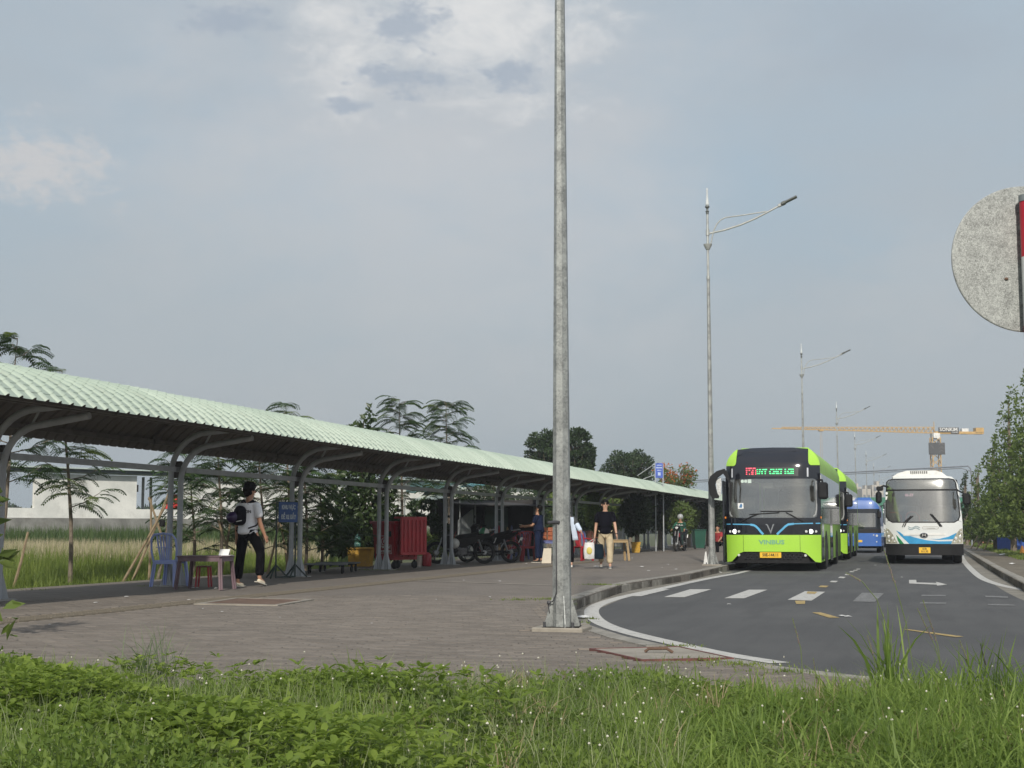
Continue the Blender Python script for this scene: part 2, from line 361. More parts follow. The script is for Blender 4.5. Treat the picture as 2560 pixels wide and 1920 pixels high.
def resample(pts, L):
    P_ = [Vector((p[0], p[1], 0)) for p in pts]; out = [P_[0]]; need = L; i = 0; cur = P_[0]
    while i < len(P_)-1:
        d = (P_[i+1]-cur).length
        if d >= need: cur = cur+(P_[i+1]-cur).normalized()*need; out.append(cur); need = L
        else: need -= d; i += 1; cur = P_[i]
    return out
def kerb(pts, parent, side, Y1=140, z=.152, wid=.2):
    rs = resample(pts, .9); n = 0
    for i in range(len(rs)-1):
        a, b = rs[i], rs[i+1]
        if a.y > Y1: continue
        d = (b-a).normalized(); nn = Vector((-d.y, d.x, 0))*side; g = .008
        jt = random.uniform(-.006, .006); a2 = a+d*g; b2 = b-d*g
        m_ = MB(); vs = []
        h = z+jt
        prof = [(0, -.05), (0, h-.03), (.03, h), (wid, h-.002), (wid, -.05)]
        for q in (a2, b2): vs += [q+nn*t_+Vector((0, 0, hz)) for t_, hz in prof]
        k = len(prof); m_.add(vs, [tuple(range(k)), tuple(range(2*k-1, k-1, -1))]+[(j, j+1, j+1+k, j+k) for j in range(k-1)])
        m_.build('kerb_stone', M_kerb, parent, smooth=False)
kerb(kt[1:], pavement, -1, 90)
# gutter strip along the kerb on the far side of the lamp
def strip(name, pts, w0, w1, z, m, parent):
    P_ = [Vector((p[0], p[1], 0)) for p in pts]; vs = []
    for i, p in enumerate(P_):
        t = (P_[min(i+1, len(P_)-1)]-P_[max(i-1, 0)]).normalized(); n_ = Vector((-t.y, t.x, 0))
        vs += [p+n_*w0+Vector((0, 0, z)), p+n_*w1+Vector((0, 0, z))]
    m_ = MB(); m_.add(vs, [(2*i, 2*i+1, 2*i+3, 2*i+2) for i in range(len(P_)-1)]); return m_.build(name, m, parent, smooth=False)
def smoothpts(pts, it=2):
    for _ in range(it):
        q = [pts[0]]
        for a, b in zip(pts, pts[1:]): q += [(a[0]*.75+b[0]*.25, a[1]*.75+b[1]*.25), (a[0]*.25+b[0]*.75, a[1]*.25+b[1]*.75)]
        pts = q+[pts[-1]]
    return pts
strip('gutter', smoothpts(kt[2:14]), 0.0, .28, .0015, M_gut, road)
wl = [tuple(G(*p, 0).xy) for p in [(1840, 1434), (1760, 1448), (1662, 1470), (1580, 1487), (1520, 1502), (1484, 1517), (1476, 1532), (1492, 1553), (1535, 1572), (1610, 1592), (1700, 1612), (1790, 1632), (1872, 1646), (1950, 1658)]]
strip('edge_line', smoothpts(wl), -.10, .10, .0035, M_white, road)
wr = [(3.0, 330), (2.15, 70), ]+[tuple(G(*p, 0).xy) for p in [(2404, 1397), (2440, 1437), (2478, 1458), (2565, 1477), (2800, 1510)]]
strip('edge_line', smoothpts(wr), -.09, .09, .0035, M_white, road)
strip('edge_line', [(-4.2, 330), (-4.2, 55), wl[0]], -.08, .08, .0025, M_white, road)
def quad(name, pts, m, z=.0055, parent=None, ox=1400, oy=1380, s=.52441):
    ps = [G(ox+x*s, oy+y*s, 0) for x, y in pts]; m_ = MB(); m_.add([(p.x, p.y, z) for p in ps], [tuple(range(len(ps)))]); return m_.build(name, m, parent or road, smooth=False)
for q in ([(318, 212), (386, 212), (525, 178), (440, 180)], [(495, 216), (592, 217), (722, 179), (620, 179)], [(783, 222), (878, 222), (990, 181), (900, 181)], [(1085, 229), (1200, 233), (1264, 191), (1168, 188)]):
    quad('crossing_stripe', q, M_white)
for q in ([(1395, 237), (1500, 240), (1545, 198), (1440, 195)], [(1725, 205), (1838, 206), (1841, 212), (1722, 212)], [(1718, 241), (1842, 242), (1840, 249), (1713, 247)], [(2025, 209), (2135, 213), (2137, 220), (2030, 217)], [(2040, 249), (2165, 252), (2172, 258), (2040, 256)]):
    quad('crossing_stripe', q, M_faded)
for q in ([(1232, 168), (1268, 170), (1283, 162), (1243, 161)], [(1120, 234), (1169, 233), (1168, 249), (1127, 249)], [(1202, 290), (1242, 289), (1334, 315), (1283, 315)], [(1630, 370), (1667, 371), (1925, 405), (1885, 408)]):
    quad('lane_dash', q, M_yel)
quad('lane_dash', [(1175, 200), (1215, 202), (1228, 192), (1180, 190)], M_yel, z=.0085)
for q in ([(1285, 144), (1315, 146), (1326, 139), (1295, 138)], [(1325, 125), (1352, 126), (1363, 120), (1335, 118)], [(1355, 111), (1380, 111), (1386, 106), (1362, 105)], [(1378, 97), (1398, 97), (1405, 93), (1385, 92)], [(1395, 90), (1415, 90), (1422, 87), (1402, 86)], [(1410, 84), (1428, 84), (1434, 81), (1416, 80)]):
    quad('lane_dash', q, M_white)
quad('lane_arrow', [(1664, 134), (1698, 134), (1700, 146), (1795, 149), (1792, 143), (1846, 156), (1798, 162), (1796, 157), (1664, 151)], M_white)
# right hand verge and kerb
kr = [(1.95, 330), (1.95, 75)]+[tuple(G(*p, .15).xy) for p in [(2407, 1372), (2470, 1410), (2506, 1430), (2560, 1458), (2640, 1486), (2800, 1520)]]
kr[0] = (kr[2][0], 330); kr[1] = (kr[2][0], 78)
M_verge = mat('verge_soil', (.10, .085, .06), .95, col2=(.17, .145, .11), vs=3, bump=.8, bs=25)
verge = sheet('verge', kr+[(60, kr[-1][1]-4), (60, 330)], .141, M_verge, kind='structure', thick=.2)
kerb(kr[1:], verge, 1, 78)
strip('gutter', smoothpts(kr[2:]), -.35, 0, .0015, M_gut, road)
# foreground soil
fg = [G(x, y, .15) for x, y in [(-400, 1722), (0, 1728), (600, 1765), (1300, 1758), (2000, 1768), (2560, 1792), (2900, 1810)]]
fgp = [tuple(p.xy) for p in fg]+[(6.5, 1.0), (-6.5, -1.0)]
M_fs = mat('foreground_soil', (.030, .038, .016), .95, col2=(.06, .07, .03), vs=5, bump=.8, bs=30)
sheet('verge_foreground', fgp, .157, M_fs, kind='structure', thick=.05)
# manholes / covers on the pavement
HATCH = [tuple(G(*p, .15).xy) for p in [(484, 1511), (590, 1496), (785, 1500), (694, 1515)]]
COVER = [tuple(G(*p, .15).xy) for p in [(1473, 1624), (1699, 1619), (1835, 1648), (1604, 1653)]]
def cover(poly, label, m_in, m_fr, fw=.07):
    cx = sum(p[0] for p in poly)/4; cy = sum(p[1] for p in poly)/4
    t = thing('manhole_cover', label, 'manhole cover', (cx, cy, .15))
    P_ = [Vector((p[0]-cx, p[1]-cy, 0)) for p in poly]; inn = [p*(1-fw/p.length*1.6) for p in P_]
    m_ = MB()
    for a in range(4):
        b = (a+1) % 4
        top = [P_[a], P_[b], inn[b], inn[a]]; m_.add([v+Vector((0, 0, .012)) for v in top]+[v+Vector((0, 0, -.02)) for v in top], [(0, 1, 2, 3), (0, 4, 5, 1), (1, 5, 6, 2), (2, 6, 7, 3), (3, 7, 4, 0)])
    m_.build('frame', m_fr, t, smooth=False)
    m_ = MB(); e = [p*.985 for p in inn]; m_.add([v+Vector((0, 0, .009)) for v in e]+[v+Vector((0, 0, -.02)) for v in e], [(0, 1, 2, 3), (0, 4, 5, 1), (1, 5, 6, 2), (2, 6, 7, 3), (3, 7, 4, 0)])
    m_.build('lid', m_in, t, smooth=False); return t
M_rust = mat('rusty_steel', (.10, .06, .04), .85, col2=(.16, .10, .07), vs=6, bump=.5)
M_conc = mat('pale_concrete', (.27, .245, .205), .9, var=.18, vs=3, bump=.4, dirt=.4)
M_redfr = mat('red_frame_paint', (.13, .05, .042), .8, var=.3, vs=8, dirt=.5)
cover(HATCH, 'brown steel hatch in a pale frame set in the paving', M_rust, M_conc, .09)
mc = cover(COVER, 'concrete manhole slab with a dark red steel rim by the lamp post', M_conc, M_redfr, .026)
h_ = MB(); h_.tube([(-.12, 0, .015), (-.09, 0, .04), (.05, 0, .045), (.1, 0, .015)], .012, 6); h_.build('handle', M_rust, mc)
# real pavers close to the camera
BX, BY = .206, .106
mb_v = []; mb_f = []; single = []
x0, x1, y0, y1 = -11.5, 3.6, 6.6, 21.5
lampc = G(1405, 1574, .15)
rows = int((y1-y0)/BY)
def shrink(poly, k):
    cx = sum(p[0] for p in poly)/len(poly); cy = sum(p[1] for p in poly)/len(poly); return [(cx+(p[0]-cx)*k, cy+(p[1]-cy)*k) for p in poly]
H2 = shrink(HATCH, 1.06); C2 = shrink(COVER, 1.06)
kerbseg = [Vector((p[0], p[1])) for p in resample(EDGE[2:], .25) for p in [(p.x, p.y)]]
KS = np.array([(p.x, p.y) for p in kerbseg if p.y < 30])
vd = Vector((-math.sin(YAW), math.cos(YAW)))
for r_ in range(rows):
    yy = y0+r_*BY
    xs = np.arange(x0+(BX/2 if r_ % 2 else 0), x1, BX)
    for xx in xs:
        dep = xx*vd.x+yy*vd.y; lat = xx*vd.y-yy*vd.x
        if dep < 7.5 or dep > 21 or abs(lat) > .375*dep+.3: continue
        if xx < -9.6+.3 and xx > -9.6-.0: pass
        if abs(xx+9.25) < .32: continue
        if not inpoly(xx, yy, pav_poly) or inpoly(xx, yy, fgp) or inpoly(xx, yy, H2) or inpoly(xx, yy, C2): continue
        if np.min((KS[:, 0]-xx)**2+(KS[:, 1]-yy)**2) < .31**2: continue
        if abs(xx-lampc.x) < .36 and abs(yy-lampc.y) < .36: continue
        single.append((dep, xx, yy))
single.sort()
def brickgeo(cx, cy, j):
    hx, hy, e = BX/2-.004, BY/2-.004, .007
    zt = .1505+random.uniform(-.0018, .0018)+math.sin(cx*1.7+cy)*.001; tl = random.uniform(-.0015, .0015)
    v = [(cx+sx*(hx-q), cy+sy*(hy-q), zz_+(tl*sx if zz_ > .142 else 0)) for q, zz_ in ((e, zt), (0, zt-.005), (0, .135)) for sx, sy in ((-1, -1), (1, -1), (1, 1), (-1, 1))]
    f = [(0, 1, 2, 3)]+[(a+4*l, a+4*l+4, (a+1) % 4+4*l+4, (a+1) % 4+4*l) for l in (0, 1) for a in range(4)]
    return v, f
proto = None
for k, (dep, xx, yy) in enumerate(single[:300]):
    if proto is None or k < 6:
        v, f = brickgeo(0, 0, 0); me = bpy.data.meshes.new('paver'); me.from_pydata(v, [], [t[::-1] for t in f]); me.materials.append(M_brick); proto = (proto or [])+[me]
    link('paver', proto[k % len(proto)], pavement, (xx, yy, 0))
V = []; Fs = []
for dep, xx, yy in single[300:]:
    v, f = brickgeo(xx, yy, 0); b = len(V); V += v; Fs += [[b+i for i in t[::-1]] for t in f]
fast('paver_field', np.array(V), np.array(Fs), M_brick, pavement, kind='stuff')
# yellow tactile strips
M_tac = mat('yellow_tactile_tile', (.20, .17, .125), .9, col2=(.235, .20, .15), vs=3, bump=.3, dirt=.6)
def tactile(xa, ya, xb, yb, wdt):
    a = Vector((xa, ya, .141)); b = Vector((xb, yb, .141)); d = (b-a).normalized(); n_ = Vector((-d.y, d.x, 0)); L = (b-a).length; k = int(L/.3)
    v = []; f = []; me = None; mm = MB(); mm.box((0, 0, .005), (.19, .29, .014))
    for q in range(-2, 3): mm.box((q*.036, 0, .0135), (.016, .26, .006))
    o = mm.build('tactile_tile', M_tac, pavement, smooth=False); me = o.data; bpy.data.objects.remove(o)
    for i in range(k):
        for s_ in ((-.5, .5) if wdt > .3 else (0,)):
            p = a+d*(i+.5)*.3+n_*s_*.2; link('tactile_tile', me, pavement, (p.x, p.y, .144), math.atan2(d.y, d.x)-PI/2)
tactile(-9.25, 11, -9.25, 42, .4)
pA = G(1010, 1450, .15); pB = G(1375, 1462, .15)
M_strip = mat('worn_concrete_strip', (.24, .215, .18), .9, var=.2, vs=2, dirt=.3)
strip('concrete_band', [(pA.x, pA.y), (pB.x, pB.y)], -.09, .09, .146, M_strip, pavement)
# ================================================================ COVERED WALKWAY
M_mint = mat('mint_roof_paint', (.34, .41, .35), .55, col2=(.40, .47, .405), vs=1.5, dirt=.30)
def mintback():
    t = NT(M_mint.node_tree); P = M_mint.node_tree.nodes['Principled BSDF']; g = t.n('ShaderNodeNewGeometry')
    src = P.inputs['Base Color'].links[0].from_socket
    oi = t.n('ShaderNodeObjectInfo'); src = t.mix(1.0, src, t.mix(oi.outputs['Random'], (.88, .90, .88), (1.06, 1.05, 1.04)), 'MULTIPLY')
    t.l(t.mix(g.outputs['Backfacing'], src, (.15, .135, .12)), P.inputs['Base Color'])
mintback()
M_post = mat('grey_post_paint', (.40, .42, .44), .5, var=.1, vs=4, dirt=.25)
M_dark = mat('dark_purlin_paint', (.13, .12, .115), .6, var=.2)
M_foot = mat('footing_concrete', (.30, .29, .27), .9, var=.2, vs=6, bump=.4, dirt=.5)
PX = -12.13; PY0 = 17.06; PS = 5.0; NB = 24
walk = thing('covered_walkway', 'long curved mint green metal canopy on paired grey posts beside the pavement', 'walkway canopy', (PX, PY0, .15))
# roof sheet: arc in X, ribs in Y. local origin = post base
def zroof(u):                       # u 0 front .. 1 back -> x,z,normal
    xf, zf, xb, zb = 1.93, 2.52, -.80, 2.34
    c_, sg = math.hypot(xf-xb, zf-zb), .64
    Rr = (c_*c_/4+sg*sg)/(2*sg); half = math.asin(c_/2/Rr); mx, mz = (xf+xb)/2, (zf+zb)/2; tl = math.atan2(zf-zb, xf-xb)
    cx, cz = mx+math.sin(tl)*(Rr-sg), mz-math.cos(tl)*(Rr-sg); a = PI/2+tl-half+2*half*u
    return cx, cz, Rr, a
NST = 20
def sheet_mesh(me_name='roof_sheet'):
    V = []; RIB = .2675; prof = []
    for k in range(4):
        for yy, h in ((0, 0), (.19, 0), (.202, .026), (.222, .040), (.246, .030)): prof.append((k*RIB+yy, h))
    prof.append((4*RIB, 0)); prof.append((4*RIB+.03, .0))
    us = []
    for i in range(NST): us += [(i/NST, .008), ((i+.96)/NST, 0.0)]
    for u, h in us:
        cx, cz, Rr, a = zroof(u)
        for yy, hh in prof:
            q = .004 if yy < .02 else 0; r_ = Rr+h+hh+q; V.append((cx+math.cos(a)*r_, yy, cz+math.sin(a)*r_))
    n = len(prof); Fq = [(i*n+j, i*n+j+1, (i+1)*n+j+1, (i+1)*n+j) for i in range(len(us)-1) for j in range(n-1)]
    return V, Fq
V, Fq = sheet_mesh(); me = bpy.data.meshes.new('roof_sheet'); me.from_pydata(V, [], [f for f in Fq]); me.materials.append(M_mint)
me.update()
if me.polygons[len(me.polygons)//2].normal.z < 0: me.flip_normals()
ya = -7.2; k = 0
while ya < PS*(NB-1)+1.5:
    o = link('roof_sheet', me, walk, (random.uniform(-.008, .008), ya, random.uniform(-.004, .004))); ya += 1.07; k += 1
# bent posts, arms, rungs, plates
def legpath(dx, ztop, rad, xt, zt):
    p = [(dx, 0, .0), (dx, 0, .3), (dx, 0, ztop-rad)]
    for i in range(1, 9):
        a = R(88*i/8); p.append((dx+rad*(1-math.cos(a)), 0, ztop-rad+rad*math.sin(a)))
    p.append((xt, 0, zt)); return p
def bent(dx, ztop, rad, xt, zt):
    m_ = MB(); m_.tube(legpath(dx, ztop, rad, xt, zt), .05, 12); return m_
pf = bent(0, 2.40, .62, 1.34, 2.51).build('bent_post', M_post, walk); pb = bent(-.19, 2.62, .72, 1.55, 2.70).build('bent_post', M_post, walk)
gm = MB()
for dx in (0, -.19):
    for q in range(4):
        a = q*PI/2+PI/4; d = Vector((math.cos(a), math.sin(a), 0)); n_ = Vector((-d.y, d.x, 0))*.005
        tri = [d*.045+Vector((0, 0, .38)), d*.05, d*.14]
        gm.add([Vector((dx, 0, .01))+t+n_ for t in tri]+[Vector((dx, 0, .01))+t-n_ for t in tri], [(0, 1, 2), (5, 4, 3), (0, 3, 4, 1), (1, 4, 5, 2), (2, 5, 3, 0)])
gm.box((-.095, 0, .0), (.42, .26, .02)); gp = gm.build('base_gusset', M_post, walk, smooth=False)
fm = MB(); fm.box((-.095, 0, -.02), (.56, .42, .06), bev=.015); fo = fm.build('footing', M_foot, walk, smooth=False)
rm = MB(); rm.box((-.095, 0, 0), (.11, .05, .012)); rg = rm.build('rung', M_post, walk, smooth=False)
om = MB(); om.prism(arc(0, 0, .16, 22.5, 382.5, 8)[:-1], (0, 0, 0), .012, 'XZ')
for q in range(8):
    a = 2*PI*q/8; om.lathe((math.cos(a)*.12, -.012, math.sin(a)*.12), [(.014, -.008), (.014, .008)], 6, 'Y')
pl = om.build('bolted_plate', M_dark, walk, smooth=False); pl.location = (-.1, .09, 1.99)
br = MB(); br.tube([(.42, 0, 2.36), (.62, 0, 2.72)], .02, 6); brc = br.build('arm_brace', M_post, walk)
for i in range(-1, NB):
    for src, dz in ((pf, 0), (pb, 0), (gp, 0), (fo, 0), (pl, 1.99), (brc, 0)):
        o = src if i == -1 else link(src.name.split('.')[0], src.data, walk)
        o.location = (src.location.x, i*PS+(.09 if src is pl else 0), dz)
    for h in (.42, .80, 1.18, 1.56, 1.8):
        link('rung', rg.data, walk, (0, i*PS, h))
bpy.data.objects.remove(rg)
for i in range(-2, NB-1):
    m_ = MB(); m_.box((-.10, 0, 0), (.07, PS-.10, .09)); m_.build('tie_rail', M_post, walk, (0, (i+.5)*PS, 1.99), smooth=False)
    for (xx, zz_, w_, h_) in ((1.30, 2.62, .05, .14), (1.72, 2.56, .05, .09), (.45, 2.88, .05, .08), (-.55, 2.48, .05, .08)):
        m_ = MB(); m_.box((0, 0, 0), (w_, PS-.06, h_)); m_.build('purlin', M_dark, walk, (xx, (i+.5)*PS, zz_), smooth=False)
m_ = MB()
for i in range(-1, NB):
    pts = []
    for j in range(13):
        cx, cz, Rr, a = zroof(.03+.94*j/12); pts.append((cx+math.cos(a)*(Rr-.05), i*PS, cz+math.sin(a)*(Rr-.05)))
    m_ = MB(); m_.tube(pts, .025, 6); m_.build('roof_rib', M_dark, walk)
# ================================================================ STREET LAMPS
M_galv = galvmat('galvanised_steel', 55, .17, .40)
M_galvf = galvmat('galvanised_arm', 60, .30, .46, .5)
M_lampdark = mat('lamp_housing', (.09, .10, .095), .5)
M_finial = mat('clear_finial', (.55, .58, .58), .25, var=.05)
M_rod = mat('dark_rod', (.05, .05, .055), .5)
def street_lamp(loc, label):
    t = thing('street_lamp', label, 'street lamp', loc, 0, 'street lamps along the kerb')
    m_ = MB(); zs = [0, .3, 2, 4, 6.3, 7.85]; rs = [.093, .092, .082, .067, .051, .044]
    m_.tube([(0, 0, z_) for z_ in zs], rs, 8); m_.build('pole', M_galv, t, smooth=False)
    m_ = MB(); m_.tube([(0, 0, 7.80), (0, 0, 7.88)], .052, 12); m_.tube([(0, 0, 7.88), (0, 0, 9.75)], [.036, .030], 10); m_.build('upper_pole', M_galvf, t)
    m_ = MB(); m_.lathe((0, 0, 8.62), [(.05, 0), (.06, .02), (.115, .13), (.12, .16), (.04, .16)], 14); m_.lathe((0, 0, 9.02), [(.05, 0), (.05, .17)], 12); m_.build('collar', M_galvf, t)
    m_ = MB(); m_.tube([(.05, 0, 9.08), (.45, 0, 9.15), (.9, 0, 9.27), (1.3, 0, 9.42), (1.6, 0, 9.56), (1.97, 0, 9.74)], [.028, .028, .028, .026, .026, .026], 8)
    m_.tube([(.07, 0, 8.72), (.12, 0, 8.95), (.17, 0, 9.15), (.25, 0, 9.32), (.36, 0, 9.44), (.5, 0, 9.50), (1.0, 0, 9.54), (1.62, 0, 9.60)], .018, 8); m_.build('arm', M_galvf, t)
    m_ = MB(); M = Matrix.Rotation(-R(24), 3, 'Y'); m_.box((1.98, 0, 9.75), (.10, .10, .08), M=M, bev=.01); m_.build('arm_joint', M_galvf, t, smooth=False)
    m_ = MB(); m_.box((2.23, 0, 9.87), (.46, .20, .045), M=M, bev=.012); m_.box((2.08, 0, 9.80), (.12, .22, .07), M=M, bev=.01); m_.build('lamp_head', M_lampdark, t, smooth=False)
    m_ = MB(); m_.lathe((0, 0, 9.62), [(.04, 0), (.04, .06), (.055, .08), (.03, .1), (.03, .16), (.065, .2), (.06, .23), (.03, .24)], 12); m_.build('finial_base', M_lampdark, t)
    m_ = MB(); m_.lathe((0, 0, 9.86), [(.03, 0), (.05, .03), (.045, .10), (.03, .2), (.02, .38), (.028, .44), (.015, .50)], 10); m_.build('finial', M_finial, t)
    gm = MB()
    for q in range(4):
        a = q*PI/2+R(24); d = Vector((math.cos(a), math.sin(a), 0)); n_ = Vector((-d.y, d.x, 0))*.006
        tri = [d*.09+Vector((0, 0, .30)), d*.09, d*.172, d*.172+Vector((0, 0, .03))]
        gm.add([Vector((0, 0, .02))+x_+n_ for x_ in tri]+[Vector((0, 0, .02))+x_-n_ for x_ in tri], [(0, 1, 2, 3), (7, 6, 5, 4), (0, 4, 5, 1), (1, 5, 6, 2), (2, 6, 7, 3), (3, 7, 4, 0)])
    gm.box((0, 0, .01), (.36, .36, .02), rz=R(8)); gm.build('base_plate', M_galv, t, smooth=False)
    bm_ = MB()
    for sx in (-1, 1):
        for sy in (-1, 1): bm_.lathe((sx*.14, sy*.14, .0), [(.014, .02), (.014, .07)], 6)
    bm_.build('anchor_bolt', M_rod, t)
    m_ = MB(); m_.box((0, 0, -.01), (.50, .44, .06), bev=.01); m_.build('plinth', M_conc, t, smooth=False); return t
LX = -5.24
lampA = street_lamp((lampc.x, lampc.y, .16), 'galvanised lamp post closest to the camera, rising out of the top of the view')
m_ = MB(); m_.tube([(-.12, -.06, 1.02), (-.02, -.09, 1.025), (0, -.095, 1.02)], .016, 6); m_.tube([(-.03, -.1, 1.01), (-.028, -.105, .35), (-.06, -.10, .27), (-.12, -.07, .24), (-.11, -.06, .15)], .006, 6); m_.ball((-.11, -.08, .25), .022, 8)
m_.build('cable_stub', M_rod, lampA)
first = None
names = ['second lamp post, standing at the kerb just left of the front green bus', 'third lamp post, rising behind the roof of the front green bus', 'fourth lamp post of the row, above the second green bus', 'fifth lamp post of the row, in front of the crane jib', 'sixth lamp post of the row, left of the white bus', 'seventh lamp post, small and pale above the left roof edge of the white bus', 'eighth lamp post of the row, faint in the distance', 'ninth lamp post, faintest and farthest of the row']
for i, nm in enumerate(names):
    y_ = 38.6+34.5*i
    if first is None: o = first = street_lamp((LX, y_, .15), nm)
    else:
        o = copy_tree(first); o['label'] = nm
    o.location = (LX, y_, .15)
m_ = MB(); m_.prism([(-.10, 0), (.02, 0), (-.02, .34), (-.05, .32)], (-.12, -.13, .03), .006, 'XZ'); m_.build('white_gusset', mat('white_paint', (.62, .62, .60), .7), first, smooth=False)  # added white plate standing for the gussets at this lamp's foot
# ================================================================ TRAFFIC SIGN (seen from behind)
M_signback = galvmat('zinc_sign_back', 170, .12, .47, .6, .85)
M_red = mat('red_paint', (.42, .012, .03), .45); M_whitep = mat('white_pole_paint', (.60, .61, .60), .5, dirt=.2); M_greycap = mat('grey_cap', (.18, .20, .21), .5)
sd = 6.55; spt = D(2578, 640, sd); sg = thing('traffic_sign', 'round galvanised traffic sign seen from behind on a red and white banded pole', 'traffic sign', (spt.x, spt.y, .16), YAW)
zc = spt.z-.16; rad = .345
m_ = MB(); m_.lathe((0, .075, zc), [(rad-.004, -.006), (rad, -.004), (rad, .004), (rad-.004, .006)], 96, 'Y'); m_.build('sign_plate', M_signback, sg, smooth=False)
m_ = MB(); m_.ball((-.30+.195+.01, .066, zc-.095), .007, 8, sx=1.5); m_.ball((.1, .066, zc-.095), .007, 8, sx=1.5); m_.build('rivet', M_rust, sg)
ztop = zc+.285
m_ = MB(); zz_ = ztop; k = 0
m_.mi(0).tube([(0, 0, ztop-.03), (0, 0, ztop)], .047, 20)
seg = [(.26, 1), (.32, 2), (.30, 1), (.32, 2), (.3, 1), (.32, 2), (.3, 1), (.3, 2)]; a = ztop-.03
for L, mi_ in seg:
    b = max(0, a-L)
    if a > 0: m_.mi(mi_).tube([(0, 0, b), (0, 0, a)], .044, 20, cap=False)
    a = b
m_.build('pole', [M_greycap, M_red, M_whitep], sg)
m_ = MB(); m_.box((0, .052, zc+.15), (.05, .035, .03)); m_.box((0, .052, zc-.2), (.05, .035, .03)); m_.build('clamp', M_galvf, sg, smooth=False)
# ================================================================ FIELD BUILDING
M_plaster = mat('weathered_white_plaster', (.60, .61, .58), .85, col2=(.80, .80, .76), vs=.8, det=8, bump=.2, dirt=.35)
M_plinth = mat('grey_plinth', (.22, .22, .205), .9, var=.25, vs=1.5, dirt=.5)
M_steelg = mat('shed_steel', (.10, .12, .13), .5, var=.2); M_roofm = mat('pale_metal_roof', (.48, .55, .53), .4, var=.08)
M_dkopen = mat('shed_lining_brown', (.16, .115, .095), .9, var=.3); M_tan = mat('tan_partition', (.34, .29, .22), .9, var=.2)
A = at(-260, 58, 0); B = at(1560, 92, 0); dirb = (B-A); Lb = dirb.length; dirb.normalize()
bl = thing('shed_building', 'long low white plastered shed with open bays beyond the grass field', 'building', (A.x, A.y, 0), math.atan2(dirb.y, dirb.x))
def sfor(px):                       # distance along the facade seen at a photo column
    d = ray(px, 1300); # intersect in plan
    nx, ny = -dirb.y, dirb.x; t_ = ((A.x)*nx+(A.y)*ny)/(d.x*nx+d.y*ny); p = Vector((d.x*t_, d.y*t_, 0)); return (p-Vector((A.x, A.y, 0))).dot(dirb)
H_ = 3.62
def wallpart(name, a, b, z0, z1, m, y=0, th=.2): m_ = MB(); m_.box(((a+b)/2, y, (z0+z1)/2), (b-a, th, z1-z0)); return m_.build(name, m, bl, smooth=False)
s1, s2, s3 = sfor(82), sfor(337), sfor(455)
wallpart('plinth', 0, Lb, 0, 1.6, M_plinth, .0, .3)
for a, b in ((s1, s2), (s3, Lb)): wallpart('wall', a, b, 1.6, H_-.05, M_plaster)
for a, b in ((0, s1), (s2, s3)): wallpart('low_wall', a, b, 1.6, 2.03, M_plaster)
for a, b in ((-1, Lb),):
    m_ = MB(); n_ = int((b-a)/1.0)
    for i in range(n_): m_.box((a+i+.5, 2.0, H_+.2), (.98, 5.2, .06)); 
    m_.build('roof', M_roofm, bl, smooth=False); wallpart('eave_beam', a, b, H_+.02, H_+.16, M_steelg, -.3, .12)
for s_ in [0, s1*.6, (s2+s3)/2+.6]+[s3+7*k for k in range(1, 8)]:
    if s_ < Lb: m_ = MB(); m_.box((s_, -.08, (1.3+H_)/2), (.12, .10, H_-1.3)); m_.build('column', M_steelg, bl, smooth=False)
for s_ in [s1*.7, s2+.9, s2+2.2, s3-.8]:
    m_ = MB(); m_.tube([(s_, 2.2, 1.2), (s_, 2.2, H_)], .07, 8); m_.build('inner_column', M_whitep, bl)
wallpart('lintel', 0, s1, 2.95, 3.25, M_dkopen, 4.0); wallpart('lintel', s2, s3, 2.95, 3.3, M_dkopen, 4.0)
wallpart('partition', 0, s1*.55, 1.3, 3.0, M_tan, 4.2); wallpart('partition', s3-1.3, s3, 1.3, 3.0, M_tan, 4.2)
wallpart('partition', s1*.6, s1, 1.3, 2.2, M_tan, 4.2)
# ================================================================ FAR SKYLINE
M_far = mat('pale_tower_block', (.42, .38, .32), .9, col2=(.50, .46, .40), vs=.05); M_farw = mat('far_window', (.14, .15, .17), .4)
def block(px0, px1, ytop, dep, label):
    a = at(px0, dep, 0); b = at(px1, dep, 0); L = (b-a).length; top = D((px0+px1)/2, ytop, dep).z; t = thing('apartment_block', label, 'building', ((a.x+b.x)/2, (a.y+b.y)/2, 0), YAW, 'pale blocks on the skyline')
    m_ = MB(); m_.box((0, 6, top/2), (L, 12, top)); m_.box((L*.2, 6, top+.8), (L*.25, 5, 1.8)); m_.build('wall', M_far, t, smooth=False)
    nx = max(2, int(L/3.2)); nz = int(top/3.2)
    for i in range(nx):
        for j in range(max(0, nz-6), nz):
            m_ = MB(); m_.box((-L/2+(i+.5)*L/nx, -.05, j*3.2+1.9), (L/nx*.5, .16, 1.5)); m_.build('window', M_farw, t, smooth=False)
for a in ((2140, 2156, 1217, 620, 'narrow pale block nearest the second green bus'), (2158, 2180, 1222, 600, 'middle pale block on the skyline between the buses'), (2183, 2212, 1212, 600, 'wide beige block on the skyline beside the white bus'), (2080, 2118, 1225, 640, 'pale block mostly behind the green buses')): block(*a)
M_tealf = mat('green_site_hoarding', (.05, .20, .13), .7, var=.2, vs=.3)
a = at(1990, 150, 0); b = at(2420, 150, 0); hz_ = D(2200, 1243, 150).z
t = thing('hoarding_fence', 'green sheet hoarding fence behind the blue bus', 'fence', (a.x, a.y, 0), YAW); L = (b-a).length
for i in range(int(L/1.2)):
    m_ = MB(); m_.box(((i+.5)*1.2, random.uniform(-.02, .02), hz_/2), (1.17, .05, hz_)); m_.build('panel', M_tealf, t, smooth=False)
